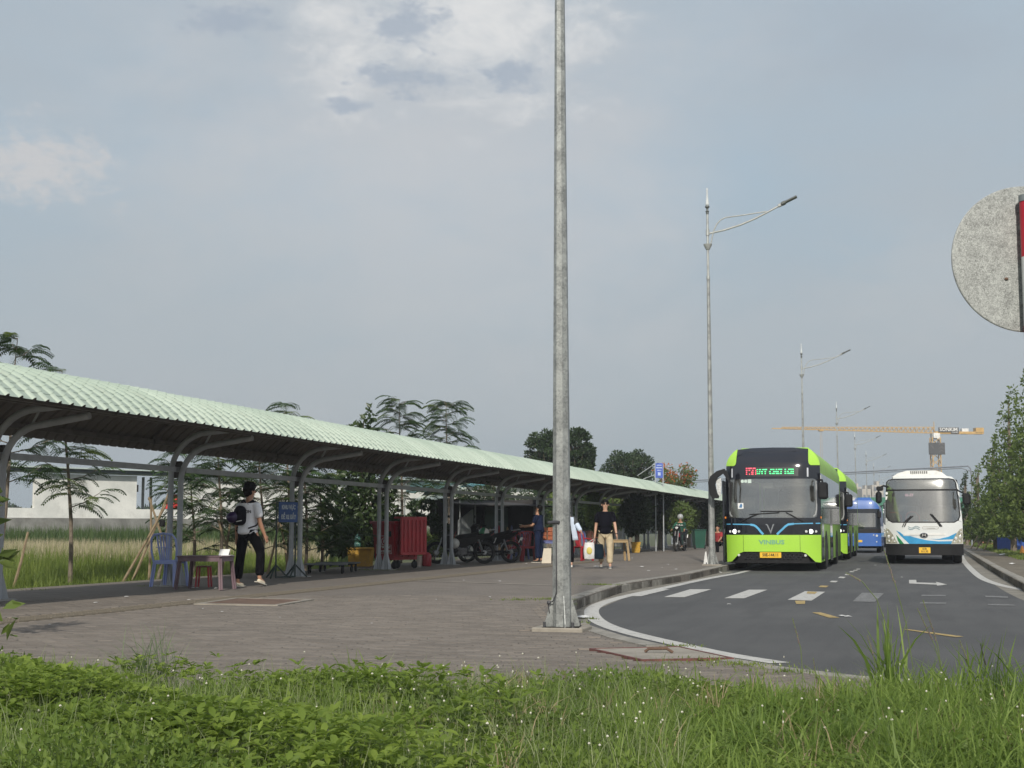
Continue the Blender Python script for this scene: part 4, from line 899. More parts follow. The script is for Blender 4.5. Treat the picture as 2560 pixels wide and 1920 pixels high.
# ---------------------------------------------------------------- white bus
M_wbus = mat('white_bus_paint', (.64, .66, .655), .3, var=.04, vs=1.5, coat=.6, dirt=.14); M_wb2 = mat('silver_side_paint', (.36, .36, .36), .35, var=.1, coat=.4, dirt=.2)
M_bl1 = mat('sky_blue_stripe', (.03, .26, .50), .35, coat=.4); M_gr1 = mat('green_stripe', (.02, .20, .08), .35, coat=.4); M_redbar = mat('red_handrail', (.40, .05, .05), .4); M_whp = mat('white_stripe', (.66, .66, .64), .35)
def white_bus(label, group=None):
    HW = 1.23; L = 9.2; t = thing('city_bus', label, 'bus', (0, 0, 0), 0, group)
    def S(x, z_): return .20*max(0, (abs(x)-.5)/.73)**2.4+.04*x*x+(max(0, z_-1.3)*.20)+(.6*max(0, z_-2.5)**2)
    Z = lambda zy: (1583-zy)*.00202
    X = lambda zx: (zx-1018)*.00202
    def hw(z_): return HW-.10*max(0, (z_-1.3)/1.4)-.22*max(0, (z_-2.35)/.4)**2.5
    zs = [1.3, 1.6, 2.0, 2.35, 2.5, 2.6, 2.68, 2.73]
    side = [(hw(z_), z_) for z_ in zs]; crown = [(.6, 2.78), (0, 2.80), (-.6, 2.78)]
    gl = [(X(460), Z(905)), (X(520), Z(938)), (X(1500), Z(938)), (X(1560), Z(905)), (X(1590), Z(840)), (X(1575), Z(600)), (X(1540), Z(320)), (X(1510), Z(275)), (X(1440), Z(262)), (X(560), Z(262)), (X(475), Z(275)), (X(440), Z(310)), (X(425), Z(600)), (X(420), Z(840))]
    # white surround pieces
    m_ = MB(); low = [(-HW, .60), (HW, .60), (HW, 1.3), (X(1560), Z(915)), (X(1500), Z(945)), (X(520), Z(945)), (X(455), Z(915)), (-HW, 1.3)]
    panel(low, S, 0, .04, .12, m_)
    panel([(HW, 1.3)]+side[1:]+crown[:2]+[(0, Z(255)), (X(1445), Z(255)), (X(1520), Z(270)), (X(1550), Z(318)), (X(1585), Z(600)), (X(1600), Z(840)), (X(1570), Z(910))], S, 0, .04, .12, m_)
    panel([(-HW, 1.3)]+[(-a, b) for a, b in side[1:]]+[(-.6, 2.78), (0, 2.80), (0, Z(255)), (X(555), Z(255)), (X(470), Z(268)), (X(430), Z(308)), (X(415), Z(600)), (X(410), Z(840)), (X(450), Z(910))], S, 0, .04, .12, m_)
    each(m_, 'front_panel', M_wbus, t)
    panel([(x*.995, z_) for x, z_ in gl], S, .004, .012, .14).build('windscreen', M_glass, t)
    m_ = MB(); g2 = [(x, z_) for x, z_ in gl]; line_panel(g2+[g2[0]], .03, S, .008, .01, m_); line_panel([(-1.17, Z(436)), (1.13, Z(436))], .05, S, .009, .012, m_); line_panel([(-.085, Z(436)), (-.08, Z(938))], .05, S, -.03, .02, m_); m_.build('windscreen_seal', M_blkm, t)
    panel([(-.84, Z(420)), (1.0, Z(420)), (.98, Z(285)), (-.82, Z(285))], S, -.06, .02, .2).build('destination_display', mat('blank_display', (.12, .115, .11), .5, col2=(.17, .165, .14), vs=3), t)
    for sg in (-1, 1): panel([(sg*1.17, Z(425)), (sg*.85, Z(425)), (sg*.84, Z(275)), (sg*1.1, Z(275))], S, -.05, .02, .2).build('display_side', M_blkm, t)
    # bumper, lamps, stripes
    panel([(-HW-.01, .28), (HW+.01, .28), (HW+.01, .63), (-HW-.01, .63)], S, .05, .10, .12).build('bumper', M_blkm, t)
    for sg in (-1, 1):
        hl = panel([(sg*a, b) for a, b in ((.85, .645), (1.215, .645), (1.225, .80), (1.22, 1.12), (1.13, 1.08), (1.0, .92))], S, .007, .01, .08).build('headlight', mat('headlamp_cover', (.32, .31, .25), .12, var=.35, vs=14, coat=1), t)
        for a, b, r_ in ((1.13, .86, .05), (1.0, .80, .05), (1.12, .72, .035), (.95, .70, .03), (1.17, 1.0, .03)):
            m_ = MB(); m_.lathe((sg*a, S(a, b)-.012, b), [(r_*.6, -.01), (r_, .0), (r_, .02)], 14, 'Y'); m_.build('lens', M_headoff, hl)
    Q = lambda pts: [(X(a), Z(b)) for a, b in pts]
    panel(Q([(575, 1065), (640, 1095), (690, 1135), (690, 1150), (900, 1150), (800, 1155), (900, 1180), (1060, 1215), (1240, 1232), (1455, 1228), (1435, 1285), (795, 1285), (720, 1215), (650, 1150)]), S, .006, .006, .15).build('blue_stripe', M_bl1, t)
    panel(Q([(1100, 1195), (1250, 1195), (1400, 1160), (1530, 1100), (1500, 1175), (1470, 1200), (1250, 1208)]), S, .006, .006, .15).build('blue_stripe', M_bl1, t)
    panel(Q([(575, 1130), (640, 1200), (700, 1275), (630, 1275), (600, 1225)]), S, .006, .006, .15).build('green_stripe', M_gr1, t)
    m_ = MB(); panel(Q([(690, 1112), (1350, 1105), (1355, 1135), (690, 1142)]), S, .014, .012, .15, m_); m_.build('grille_bar', M_whp, t)
    m_ = MB(); m_.lathe((X(1015), S(0, .9)-.02, Z(1140)), [(.12, -.01), (.135, 0), (.135, .02)], 24, 'Y', sx=1, sy=.62); em = m_.build('emblem', M_chrome, t)
    m_ = MB(); m_.lathe((X(1015), S(0, .9)-.034, Z(1140)), [(.11, -.002), (.11, 0)], 24, 'Y', sx=1, sy=.55); m_.build('emblem_field', M_blkm, em)
    m_ = MB(); m_.bar((X(985), S(0, .9)-.045, Z(1158)), (X(1000), S(0, .9)-.045, Z(1115)), .02, .012); m_.bar((X(1045), S(0, .9)-.045, Z(1158)), (X(1035), S(0, .9)-.045, Z(1115)), .02, .012); m_.bar((X(990), S(0, .9)-.045, Z(1137)), (X(1042), S(0, .9)-.045, Z(1137)), .015, .012); m_.build('emblem_letter', M_whp, em, smooth=False)
    m_ = MB(); wv = lambda z0, k_: [(X(770+20*i), Z(z0+18*math.sin(i*.7+k_)+i*2)) for i in range(10)]
    line_panel(wv(1005, .0), .022, S, .006, .004, m_); line_panel(wv(1030, .3), .03, S, .006, .004, m_); m_.build('wave_logo', mat('grey_blue_print', (.20, .28, .31), .5), t)
    m_ = MB(); o = rrect(X(995), Z(1042), X(1245), Z(1008), .03); line_panel(o+[o[0]], .010, S, .006, .004, m_); 
    for i in range(8): m_.box((X(1070+i*17), S(0, 1.1)-.008, Z(1030)), (.02, .004, .012))
    m_.build('pill_logo', mat('grey_print', (.25, .23, .20), .6), t)
    pp = panel(rrect(X(930), Z(1412), X(1110), Z(1325), .01, 2), S, .058, .01, .5).build('number_plate', M_plate, t)
    mesh_text('plate_lettering', '61B', .085, M_ink, pp, X(1018), Z(1348), S, .062, 1, .002); mesh_text('plate_lettering', '011.95', .085, M_ink, pp, X(1020), Z(1388), S, .062, .95, .002)
    rn = text('route_lettering', '01-77', .11, mat('pink_led', (.8, .3, .4), .5, emit=(1, .55, .65), es=1.0), t, (X(800), .42, Z(515)), bold=.006)
    for pts in ([(-.68, 1.17), (-.60, 1.33), (-.40, 1.50)], [(.58, 1.17), (.44, 1.35), (.26, 1.56)]):
        m_ = MB(); m_.tube([(x, S(x, z_)-.03, z_) for x, z_ in pts], .013, 6); a_ = m_.build('wiper_arm', M_blkm, t)
        dx_ = .06 if pts[0][0] < 0 else -.05; m_ = MB(); m_.tube([(x+dx_, S(x+dx_, z_)-.03, z_) for x, z_ in pts], .016, 6); m_.build('wiper_blade', M_blkm, a_)
    # shell
    prof = [(HW, .3), (HW, .6)]+side+crown[:2]; full = prof+[(-a, b) for a, b in prof[-2::-1]]; n = len(full); m_ = MB()
    vs = [(x, S(x, z_)+.02, z_) for x, z_ in full]+[(x, .8, z_) for x, z_ in full]+[(x, L, z_) for x, z_ in full]
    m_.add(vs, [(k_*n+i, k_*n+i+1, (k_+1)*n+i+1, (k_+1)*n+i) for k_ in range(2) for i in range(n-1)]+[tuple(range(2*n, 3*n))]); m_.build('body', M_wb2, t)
    m_ = MB(); m_.prism([(-1.0, 2.76), (-.80, 2.89), (-.50, 2.97), (.42, 2.97), (.64, 2.91), (.84, 2.76)], (0, 2.6, 0), 2.6, 'XZ'); ac = m_.build('roof_unit', M_whp, t, smooth=False)
    m_ = MB()
    for i in range(9): m_.box((-.365+i*.065, 1.292, 2.91), (.028, .014, .085))
    each(m_, 'vent_slot', M_blkm, ac, smooth=False)
    for sg in (-1, 1):
        for a in range(5):
            m_ = MB(); m_.box((sg*(HW-.045), 1.2+a*1.6+.7, 1.85), (.02, 1.5, .95), M=Matrix.Rotation(-sg*R(4.1), 3, 'Y')); m_.build('side_window', M_glassd, t, smooth=False)
        for y_ in (1.9, 6.9): wheel(t, sg*(HW+.0), y_, .46, .56 if y_ > 3 else .30)
    m_ = MB(); m_.box((0, L/2, .42), (2.1, L-.6, .24)); m_.box((0, 1.9, .42), (2.0, .2, .2)); m_.build('underbody', M_blkm, t, smooth=False)
    m_ = MB(); m_.box((0, 4.5, .75), (2.3, 8, .05)); m_.box((0, 4.6, 2.5), (2.2, 8, .05)); m_.box((0, 8.6, 1.7), (2.3, .05, 1.9)); m_.box((-1.12, 4.4, 1.0), (.03, 7.6, .6)); m_.box((1.12, 4.4, 1.0), (.03, 7.6, .6)); m_.box((-1.06, 4.4, 2.42), (.03, 7.6, .2)); m_.box((1.06, 4.4, 2.42), (.03, 7.6, .2)); m_.box((0, .36, .95), (2.2, .04, .6)); m_.build('cabin', M_int, t, smooth=False)
    m_ = MB(); m_.box((0, .50, 1.15), (2.2, .35, .35), bev=.05); m_.prism([(.15, 1.3), (.35, 1.52), (.65, 1.58), (.95, 1.5), (1.1, 1.3)], (0, .62, 0), .3, 'XZ'); m_.build('dashboard', M_blkm, t, smooth=False)
    m_ = MB(); m_.tube([(-.56, .9, 1.2), (-.56, .9, 1.5), (-.5, .9, 1.6), (-.38, .9, 1.64), (-.25, .9, 1.62), (-.14, .9, 1.5), (-.12, .9, 1.2)], .022, 8); m_.tube([(-1.1, .9, 1.62), (-.85, .9, 1.62), (-.72, .9, 1.5), (-.72, .9, 1.2)], .018, 8); each(m_, 'handrail', M_redbar, t)
    for r_ in range(4):
        for x in (-.8, -.4, .45, .85):
            m_ = MB(); y_ = 2.0+r_*1.2; m_.box((x, y_+.2, 1.45), (.4, .07, .8), bev=.02); m_.box((x, y_, 1.1), (.4, .42, .08)); m_.build('passenger_seat', M_seat, t, smooth=False)
    # mirrors
    m_ = MB(); m_.tube([(-1.12, .2, 2.42), (-1.25, .0, 2.45), (-1.42, -.1, 2.38), (-1.42, -.1, 2.25)], .03, 8); m_.box((-1.38, -.08, 2.36), (.22, .12, .14), bev=.03); m_.box((-1.42, -.1, 2.08), (.20, .14, .38), bev=.07); m_.build('mirror', M_blkm, t)
    m_ = MB(); m_.tube([(1.1, .2, 2.3), (1.28, .0, 2.2), (1.36, -.02, 2.1)], .025, 8); m_.box((1.37, -.04, 2.02), (.26, .14, .36), bev=.06); m_.build('mirror', M_blkm, t)
    m_ = MB(); m_.lathe((-1.17, S(1.17, 2.2)-.02, 2.22), [(.04, -.005), (.045, .01)], 14, 'Y'); m_.box((-1.17, S(1.17, 2.1)-.012, 2.07), (.08, .01, .11)); each(m_, 'sticker', M_paper, t)
    m_ = MB(); m_.box((.06, .32, 1.36), (.15, .01, .05)); each(m_, 'sticker', M_bl1, t, smooth=False)
    return t
w1 = white_bus('white bus with blue and green stripes and a black bumper, nearest the right kerb'); w1.location = (.33, 47.4, 0); w1.scale = (.965, 1, 1.02)
w2 = copy_tree(w1); w2['label'] = 'sliver of another pale bus far behind, just left of the white striped bus'; w2.location = (-.55, 88, 0)
# ---------------------------------------------------------------- blue minibus
M_bbus = mat('blue_bus_paint', (.04, .125, .40), .4, var=.06, coat=.6)
def blue_bus():
    HW = 1.06; L = 6.6; t = thing('city_bus', 'small bright blue bus waiting between the green and the white buses', 'bus', (0, 0, 0), 0)
    def S(x, z_): return .16*max(0, (abs(x)-.45)/.6)**2.4+max(0, z_-.95)*.16+.5*max(0, z_-2.2)**2
    def hw(z_): return HW-.05*max(0, (z_-1))-.2*max(0, (z_-2.0)/.4)**2
    side = [(hw(z_), z_) for z_ in (1.0, 1.5, 2.0, 2.2, 2.32, 2.40)]
    low = [(-HW, .32), (HW, .32), (HW, .92), (-HW, .92)]; m_ = MB(); panel(low, S, 0, .04, .12, m_); top = [(hw(2.05), 2.05), (hw(2.2), 2.2), (hw(2.32), 2.32), (.75, 2.43), (0, 2.46)]
    panel(top+[(-a, b) for a, b in top[-2::-1]], S, 0, .04, .12, m_); each(m_, 'front_panel', M_bbus, t)
    panel([(-HW, .922), (HW, .922), (HW, 1.12), (-HW, 1.12)], S, .002, .03, .12).build('front_mask', M_blkm, t)
    panel([(-HW+.01, 1.122), (HW-.01, 1.122), (hw(2.05), 2.05), (-hw(2.05), 2.05)], S, .0, .012, .14).build('windscreen', M_glassd, t)
    panel(rrect(-.82, 1.2, .82, 1.85, .05), S, .006, .004, .14).build('windscreen_clear', M_glass, t)
    prof = [(HW, .3)]+side+[(.75, 2.43), (0, 2.46)]; full = prof+[(-a, b) for a, b in prof[-2::-1]]; n = len(full); m_ = MB()
    m_.add([(x, S(x, z_)+.02, z_) for x, z_ in full]+[(x, L, z_) for x, z_ in full], [(i, i+1, n+i+1, n+i) for i in range(n-1)]+[tuple(range(n, 2*n))]); m_.build('body', M_bbus, t)
    m_ = MB(); m_.prism([(-.7, 2.42), (-.55, 2.60), (.55, 2.60), (.7, 2.42)], (0, 2.4, 0), 2.2, 'XZ'); m_.build('roof_unit', M_bbus, t, smooth=False)
    m_ = MB(); m_.box((0, L/2, .3), (1.8, L-.5, .16)); m_.build('underbody', M_blkm, t, smooth=False)
    pp = panel([(-.11, .50), (.2, .50), (.2, .60), (-.11, .60)], S, .01, .01, .5).build('number_plate', M_plate, t)
    for sg in (-1, 1):
        m_ = MB(); m_.lathe((sg*.86, S(.86, .8)-.005, .80), [(.05, -.01), (.06, .02)], 12, 'Y'); m_.lathe((sg*.72, S(.72, .82)-.005, .83), [(.03, -.01), (.035, .02)], 12, 'Y'); m_.lathe((sg*.85, S(.85, .5)-.005, .52), [(.03, -.01), (.035, .02)], 12, 'Y'); m_.build('headlight', M_headoff, t)
        for y_ in (1.3, 5.1): wheel(t, sg*(HW-.01), y_, .37, .24)
        m_ = MB(); m_.box((sg*1.0, S(1, 2)-.12, 1.78), (.16, .1, .30), bev=.03); m_.build('mirror', M_blkm, t)
    m_ = MB(); m_.box((.15, .26, 1.22), (.30, .01, .12)); m_.box((.5, .28, 1.16), (.2, .01, .06)); each(m_, 'paper_notice', M_paper, t, smooth=False)
    m_ = MB(); m_.tube([(-.1, .13, 1.10), (.3, .17, 1.2), (.62, .18, 1.12)], .014, 6); m_.build('wiper_arm', M_blkm, t); return t
bb_ = blue_bus(); bb_.location = (-2.50, 68.5, 0)
# ================================================================ PEOPLE
def skin(name, verts, edges, rad, m, parent, sub=2, roots=(0,)):
    me = bpy.data.meshes.new(name); me.from_pydata([tuple(v) for v in verts], edges, []); me.materials.append(m)
    o = link(name, me, parent); sk = o.modifiers.new('skin', 'SKIN'); sk.use_smooth_shade = True; sk.branch_smoothing = .3
    lay = me.skin_vertices[0].data if me.skin_vertices else None
    if lay is None:
        bm = bmesh.new(); bm.from_mesh(me); bm.verts.layers.skin.verify(); bm.to_mesh(me); bm.free(); lay = me.skin_vertices[0].data
    for i, r_ in enumerate(rad): lay[i].radius = (r_, r_) if not hasattr(r_, '__len__') else r_
    for i in range(len(verts)): lay[i].use_root = i in roots
    s_ = o.modifiers.new('smooth', 'SUBSURF'); s_.levels = s_.render_levels = sub; return o
class Chain:
    def __init__(s): s.v = []; s.e = []; s.r = []; s.roots = []
    def pt(s, p, r, prev=None):
        s.v.append(Vector(p)); s.r.append(r); i = len(s.v)-1
        if prev is None: s.roots.append(i)
        else: s.e.append((prev, i))
        return i
    def path(s, pts, prev=None):
        for p, r in pts: prev = s.pt(p, r, prev)
        return prev
    def build(s, name, m, parent, sub=2): return skin(name, s.v, s.e, s.r, m, parent, sub, s.roots)
M_skin = mat('skin', (.40, .215, .135), .5, var=.06); M_skin2 = mat('skin_light', (.46, .27, .185), .5, var=.06); M_hair = mat('black_hair', (.003, .0025, .0025), .7, spec=.15, var=.3, bump=.6, bs=90)
M_blackc = mat('black_cloth', (.0045, .0045, .006), .95, spec=.08, var=.3, vs=6, bump=.5, bs=25)
M_whitec = mat('white_cloth', (.78, .79, .82), .85, var=.05, vs=8, bump=.8, bs=12); M_sole = mat('shoe_sole', (.5, .48, .42), .8)
M_eye = mat('eye_dark', (.02, .015, .012), .3)
def person(label, loc, rz, H=1.70, legs=((12, 4), (-14, 10)), arms=((5, 6, 15), (-5, 6, 15)), lean=2, headp=(0, 0), skinm=None, top=None, topm=None, sleeve='short', bottom=None, shoe=None, hair='short', seat=None, bulk=1., wide=0., feet=(0, 0), nofeet=False, longtop=0.):
    s = H/1.72; skinm = skinm or M_skin; t = thing('person', label, 'person', loc, rz)
    V = Vector; ls = []
    for sg, (a, k_) in zip((-1, 1), legs):
        hip = V((sg*.09, 0, 0)); d1 = V((sg*.04, math.sin(R(a)), -math.cos(R(a)))); d2 = V((sg*.01, math.sin(R(a-k_)), -math.cos(R(a-k_)))); kn = hip+d1*.43; an = kn+d2*.42; ls.append([hip, kn, an])
    low = min(l[2].z for l in ls); hz = seat if seat is not None else .075-low
    up = V((0, 0, hz)); L_ = R(lean); fw = lambda y, z_: V((0, y*math.cos(L_)+z_*math.sin(L_), z_*math.cos(L_)-y*math.sin(L_)))
    for l in ls:
        for i in range(3): l[i] = (l[i]+up)
    tz = lambda x, y, z_: up+fw(y, z_)+V((x, 0, 0))
    S = lambda p: p*s
    B = Chain()
    # torso + head
    pel = B.pt(S(tz(0, 0, .04)), .115*s*bulk); sp = B.pt(S(tz(0, 0, .17)), .105*s*bulk, pel); ch = B.pt(S(tz(0, .005, .34)), .115*s*bulk, sp); nb = B.pt(S(tz(0, -.005, .465)), .06*s, ch)
    hy, hp = R(headp[0]), R(headp[1]); hc0 = tz(0, .01, .535)
    hd = lambda x, y, z_: (Matrix.Rotation(hy, 3, 'Z') @ (Matrix.Rotation(-hp, 3, 'X') @ V((x, y, z_))))+hc0
    nk = B.pt(S(hc0), .052*s, nb); jw = B.pt(S(hd(0, .02, .065)), .066*s, nk); sk_ = B.pt(S(hd(0, .005, .135)), .084*s, jw); B.pt(S(hd(0, .0, .175)), .068*s, sk_)
    al = []
    for sg, (p_, o_, e_) in zip((-1, 1), arms):
        sh = tz(sg*(.165+.01*bulk), -.01, .425); du = V((sg*math.sin(R(o_)), math.sin(R(p_)), -math.cos(R(p_))*math.cos(R(o_)))).normalized(); el = sh+du*.285
        df = V((sg*math.sin(R(o_*.7)), math.sin(R(p_+e_)), -math.cos(R(p_+e_)))).normalized(); wr = el+df*.25; hn = wr+df*.055
        i = B.pt(S(tz(sg*.09, 0, .425)), .065*s, ch); i = B.pt(S(sh), .052*s, i); i = B.pt(S(el), .040*s, i); i = B.pt(S(el+df*.08), .040*s, i); i = B.pt(S(wr), .026*s, i); i = B.pt(S(hn), (.034*s, .022*s), i); i = B.pt(S(wr+df*.095), (.032*s, .018*s), i)
        side = df.cross(V((sg, 0, 0))).normalized(); ac = V((0, 1, 0)); ac = (ac-df*ac.dot(df)).normalized()
        for q, ln in enumerate((.066, .075, .070, .055)):
            b = wr+df*.085+ac*(.026-.017*q); c1 = b+df*ln*.55; c2 = c1+(df*.8+V((-sg*.5, 0, 0)))*ln*.5; B.path([(S(b-df*.02), .0095*s), (S(c1), .009*s), (S(c2), .007*s)])
        tb = wr+df*.03+ac*.02; B.path([(S(tb), .012*s), (S(tb+df*.03+ac*.025), .011*s), (S(tb+df*.06+ac*.03), .008*s)])
        al.append((sh, el, df, wr, hn))
    for li, (hip, kn, an) in enumerate(ls):
        i = B.pt(S(hip), .085*s*bulk, pel); i = B.pt(S(hip.lerp(kn, .5)), .075*s*bulk, i); i = B.pt(S(kn), .054*s, i); i = B.pt(S(kn.lerp(an, .3)), .054*s, i); i = B.pt(S(an), .035*s, i)
        fp = R(feet[li]); i = B.pt(S(an+V((0, .05*math.cos(fp), -.035))), .034*s, i); B.pt(S(an+V((0, .15*math.cos(fp), -.045-.15*math.sin(fp)))), .024*s, i)
    # nose, ears, eyes as small islands of the same body
    B.path([(S(hd(0, .082, .12)), .010*s), (S(hd(0, .104, .098)), .013*s), (S(hd(0, .092, .085)), .010*s)])
    B.path([(S(hd(-.018, .088, .055)), .006*s), (S(hd(0, .093, .057)), .008*s), (S(hd(.018, .088, .055)), .006*s)])
    for sg in (-1, 1): B.path([(S(hd(sg*.083, .0, .13)), .012*s), (S(hd(sg*.088, -.01, .105)), .014*s), (S(hd(sg*.080, .0, .085)), .009*s)])
    B.build('body', skinm, t)
    m_ = MB()
    for sg in (-1, 1): m_.ball(S(hd(sg*.033, .086, .125)), .010*s, 8)
    m_.build('eyes', M_eye, t)
    # hair
    if hair:
        m_ = MB(); cpos = [(0, -.012, .158, .092), (0, -.035, .125, .082), (.04, -.02, .15, .066), (-.04, -.02, .15, .066), (0, .02, .20, .055), (0, -.03, .185, .07), (.03, .03, .18, .05), (-.03, .03, .18, .05), (.05, -.01, .17, .05), (-.045, .0, .18, .05)]
        if hair == 'bushy': cpos = [(x*1.15, y*1.1-.004, z_+.012, r_*1.13) for x, y, z_, r_ in cpos]+[(.0, -.05, .07, .06), (.05, -.03, .09, .05), (-.05, -.03, .09, .05)]
        if hair == 'long': cpos += [(.0, -.06, .07, .065), (.05, -.05, .03, .045), (-.05, -.05, .03, .045), (.03, -.06, -.03, .05), (.075, -.03, .02, .03), (0, -.07, -.04, .05)]
        for x, y, z_, r_ in cpos: m_.ball(S(hd(x, y, z_)), r_*s, 12)
        ho = m_.build('hair', M_hair, t); rm_ = ho.modifiers.new('merge', 'REMESH'); rm_.mode = 'VOXEL'; rm_.voxel_size = .012; rm_.use_smooth_shade = True
    # top
    if topm:
        T = Chain(); g = .022*s; w_ = 1+wide
        a00 = T.pt(S(tz(0, 0, -.085-longtop)), .138*s*bulk*w_+g, None); a0 = T.pt(S(tz(0, 0, -.03-longtop)), .14*s*bulk*w_+g, a00); a1 = T.pt(S(tz(0, 0, .12)), .128*s*bulk*w_+g, a0); a2 = T.pt(S(tz(0, .0, .28)), .13*s*bulk*w_+g, a1); a3 = T.pt(S(tz(0, -.005, .385)), .112*s*bulk+g, a2); T.pt(S(tz(0, -.01, .455)), .058*s+g*.6, a3)
        for sh, el, df, wr, hn in al:
            i = T.pt(S(sh.lerp(tz(0, 0, .40), .45)), .075*s+g*.5, a3); i = T.pt(S(sh), .056*s+g*.8, i)
            if sleeve == 'short': i = T.pt(S(sh.lerp(el, .55)), .056*s+g, i); T.pt(S(sh.lerp(el, .82)), .054*s+g, i)
            else: i = T.pt(S(el), .047*s+g*.9, i); T.pt(S(wr-df*.015), .036*s+g*.7, i)
        # root at the chest keeps the branches clean
        T.roots = [a2]; o = T.build('shirt', topm, t)
    if bottom:
        U = Chain(); g = .020*s; p0 = U.pt(S(tz(0, 0, .0)), .098*s*bulk+g, None)
        for hip, kn, an in ls:
            i = U.pt(S(V((hip.x*.78, hip.y, hip.z-.06))), .074*s*bulk+g, p0); i = U.pt(S(hip.lerp(kn, .5)), .078*s*bulk+g, i); i = U.pt(S(kn), .060*s+g, i); i = U.pt(S(kn.lerp(an, .5)), .056*s+g*1.2, i); U.pt(S(an+(kn-an).normalized()*.035), .050*s+g*1.3, i)
        U.build('trousers', bottom, t)
    if shoe and not nofeet:
        for li, (hip, kn, an) in enumerate(ls):
            fp = R(feet[li]); M_ = Matrix.Rotation(-fp, 3, 'X'); K_ = Chain(); base = an+V((0, 0, -.02))
            K_.path([(S(base+M_ @ V((0, -.045, -.02))), .036*s), (S(base+M_ @ V((0, .03, -.02))), .040*s), (S(base+M_ @ V((0, .11, -.03))), .036*s), (S(base+M_ @ V((0, .165, -.034))), .024*s)]); sh_ = K_.build('shoe', shoe, t)
            m_ = MB(); m_.prism([(y*s, x*s) for y, x in ((-.08, -.03), (-.08, .03), (.0, .04), (.12, .045), (.19, .025), (.205, 0), (.19, -.025), (.12, -.045), (.0, -.04))], (0, 0, 0), .016*s, 'XY', M=Matrix.Rotation(PI/2, 3, 'Z')); 
            # turn the outline into the foot frame
            for i_, v in enumerate(m_.v): q = V(v); m_.v[i_] = tuple(S(base)+(M_ @ V((q.x, -q.y if False else q.y, q.z)))+(M_ @ V((0, 0, -.05*s))))
            m_.build('sole', M_sole, sh_, smooth=False)
    t['_s'] = s
    t['joints'] = 0; del t['joints']; del t['_s']
    return t, dict(al=[[S(x) if isinstance(x, Vector) else x for x in a] for a in al], ls=ls, S=S, tz=tz, hd=hd)
GZ = .15
# 1 backpack man
pos = G(617, 1466, GZ)
yaw_view = math.atan2(-pos.x, pos.y)
m1, J = person('man in a white T-shirt and black trousers walking away, wearing a dark backpack', (pos.x, pos.y, GZ), yaw_view-R(38), 1.77, legs=((-6, 3), (30, 34)), arms=((-4, 8, 10), (6, 7, 22)), lean=2, headp=(-25, 4), topm=M_whitec, bottom=M_blackc, shoe=mat('cream_shoe', (.62, .55, .42), .7), hair='bushy', bulk=1.0, wide=.12, feet=(0, 14), skinm=M_skin)
S_, tz, hd = J['S'], J['tz'], J['hd']
bp = thing('backpack', 'black and purple backpack on the back of the man in the white T-shirt', 'backpack', m1.location, m1.rotation_euler.z)
M_bag = mat('black_nylon', (.005, .005, .009), .8, spec=.15, var=.4, vs=5, bump=.4, bs=30); M_purp = mat('purple_nylon', (.022, .010, .05), .35, var=.4, vs=5)
K_ = Chain(); a = K_.pt(S_(tz(-.03, -.20, .06)), .115); b = K_.pt(S_(tz(-.03, -.21, .18)), .135, a); c_ = K_.pt(S_(tz(-.02, -.19, .32)), .115, b); K_.pt(S_(tz(0, -.17, .40)), .07, c_); K_.build('pack_body', M_bag, bp)
m_ = MB(); m_.ball(S_(tz(-.09, -.29, .20)), .115, 16, sz=.85); m_.build('front_pocket', M_purp, bp)
for sg in (-1, 1):
    m_ = MB(); pts = [S_(tz(sg*.07, -.13, .42)), S_(tz(sg*.10, -.03, .485)), S_(tz(sg*.13, .09, .44)), S_(tz(sg*.145, .145, .32)), S_(tz(sg*.16, .10, .16)), S_(tz(sg*.17, 0, .08)), S_(tz(sg*.12, -.14, .03))]; m_.tube(pts, [.022]*4+[.012]*3, 8); m_.build('strap', M_bag, bp)
m_ = MB(); m_.tube([S_(tz(-.03, -.12, .43)), S_(tz(-.03, -.14, .49)), S_(tz(.02, -.14, .49)), S_(tz(.03, -.12, .43))], .012, 6); m_.build('grab_handle', M_bag, bp)
m_ = MB(); m_.bar(S_(tz(.02, -.335, .13)), S_(tz(.10, -.30, .15)), .02, .01); m_.build('reflective_tab', M_paper, bp, smooth=False)
tx = text('shirt_print', 'ION', .07, M_ink, m1, S_(tz(.085, -.137, .30)), (PI/2, 0, R(18)), ext=.001, bold=.002)
# 2 man in black with bags
pos = G(1514, 1421, GZ); yv = math.atan2(-pos.x, pos.y)
M_beige = mat('beige_cotton', (.46, .38, .25), .85, var=.12, vs=9, bump=.6, bs=16); M_blkt = mat('black_tee', (.006, .006, .010), .95, spec=.08, var=.2, bump=.4, bs=18)
m2, J2 = person('man in a black T-shirt, beige trousers and sunglasses walking towards the camera', (pos.x, pos.y, GZ), yv+PI, 1.72, legs=((8, 2), (-12, 14)), arms=((10, 12, 8), (-6, 10, 12)), lean=1, headp=(6, -8), topm=M_blkt, bottom=M_beige, shoe=mat('grey_shoe', (.22, .21, .20), .7), hair='long', bulk=1.12, wide=.16, skinm=M_skin2)
m_ = MB(); hd = J2['hd']; S_ = J2['S']
for sg in (-1, 1): m_.ball(S_(hd(sg*.034, .09, .122)), .024, 10, sx=1.2, sy=.4, sz=.8)
m_.tube([S_(hd(-.085, .0, .13)), S_(hd(-.062, .085, .128)), S_(hd(.062, .085, .128)), S_(hd(.085, .0, .13))], .005, 6); m_.build('sunglasses', M_hair, m2)
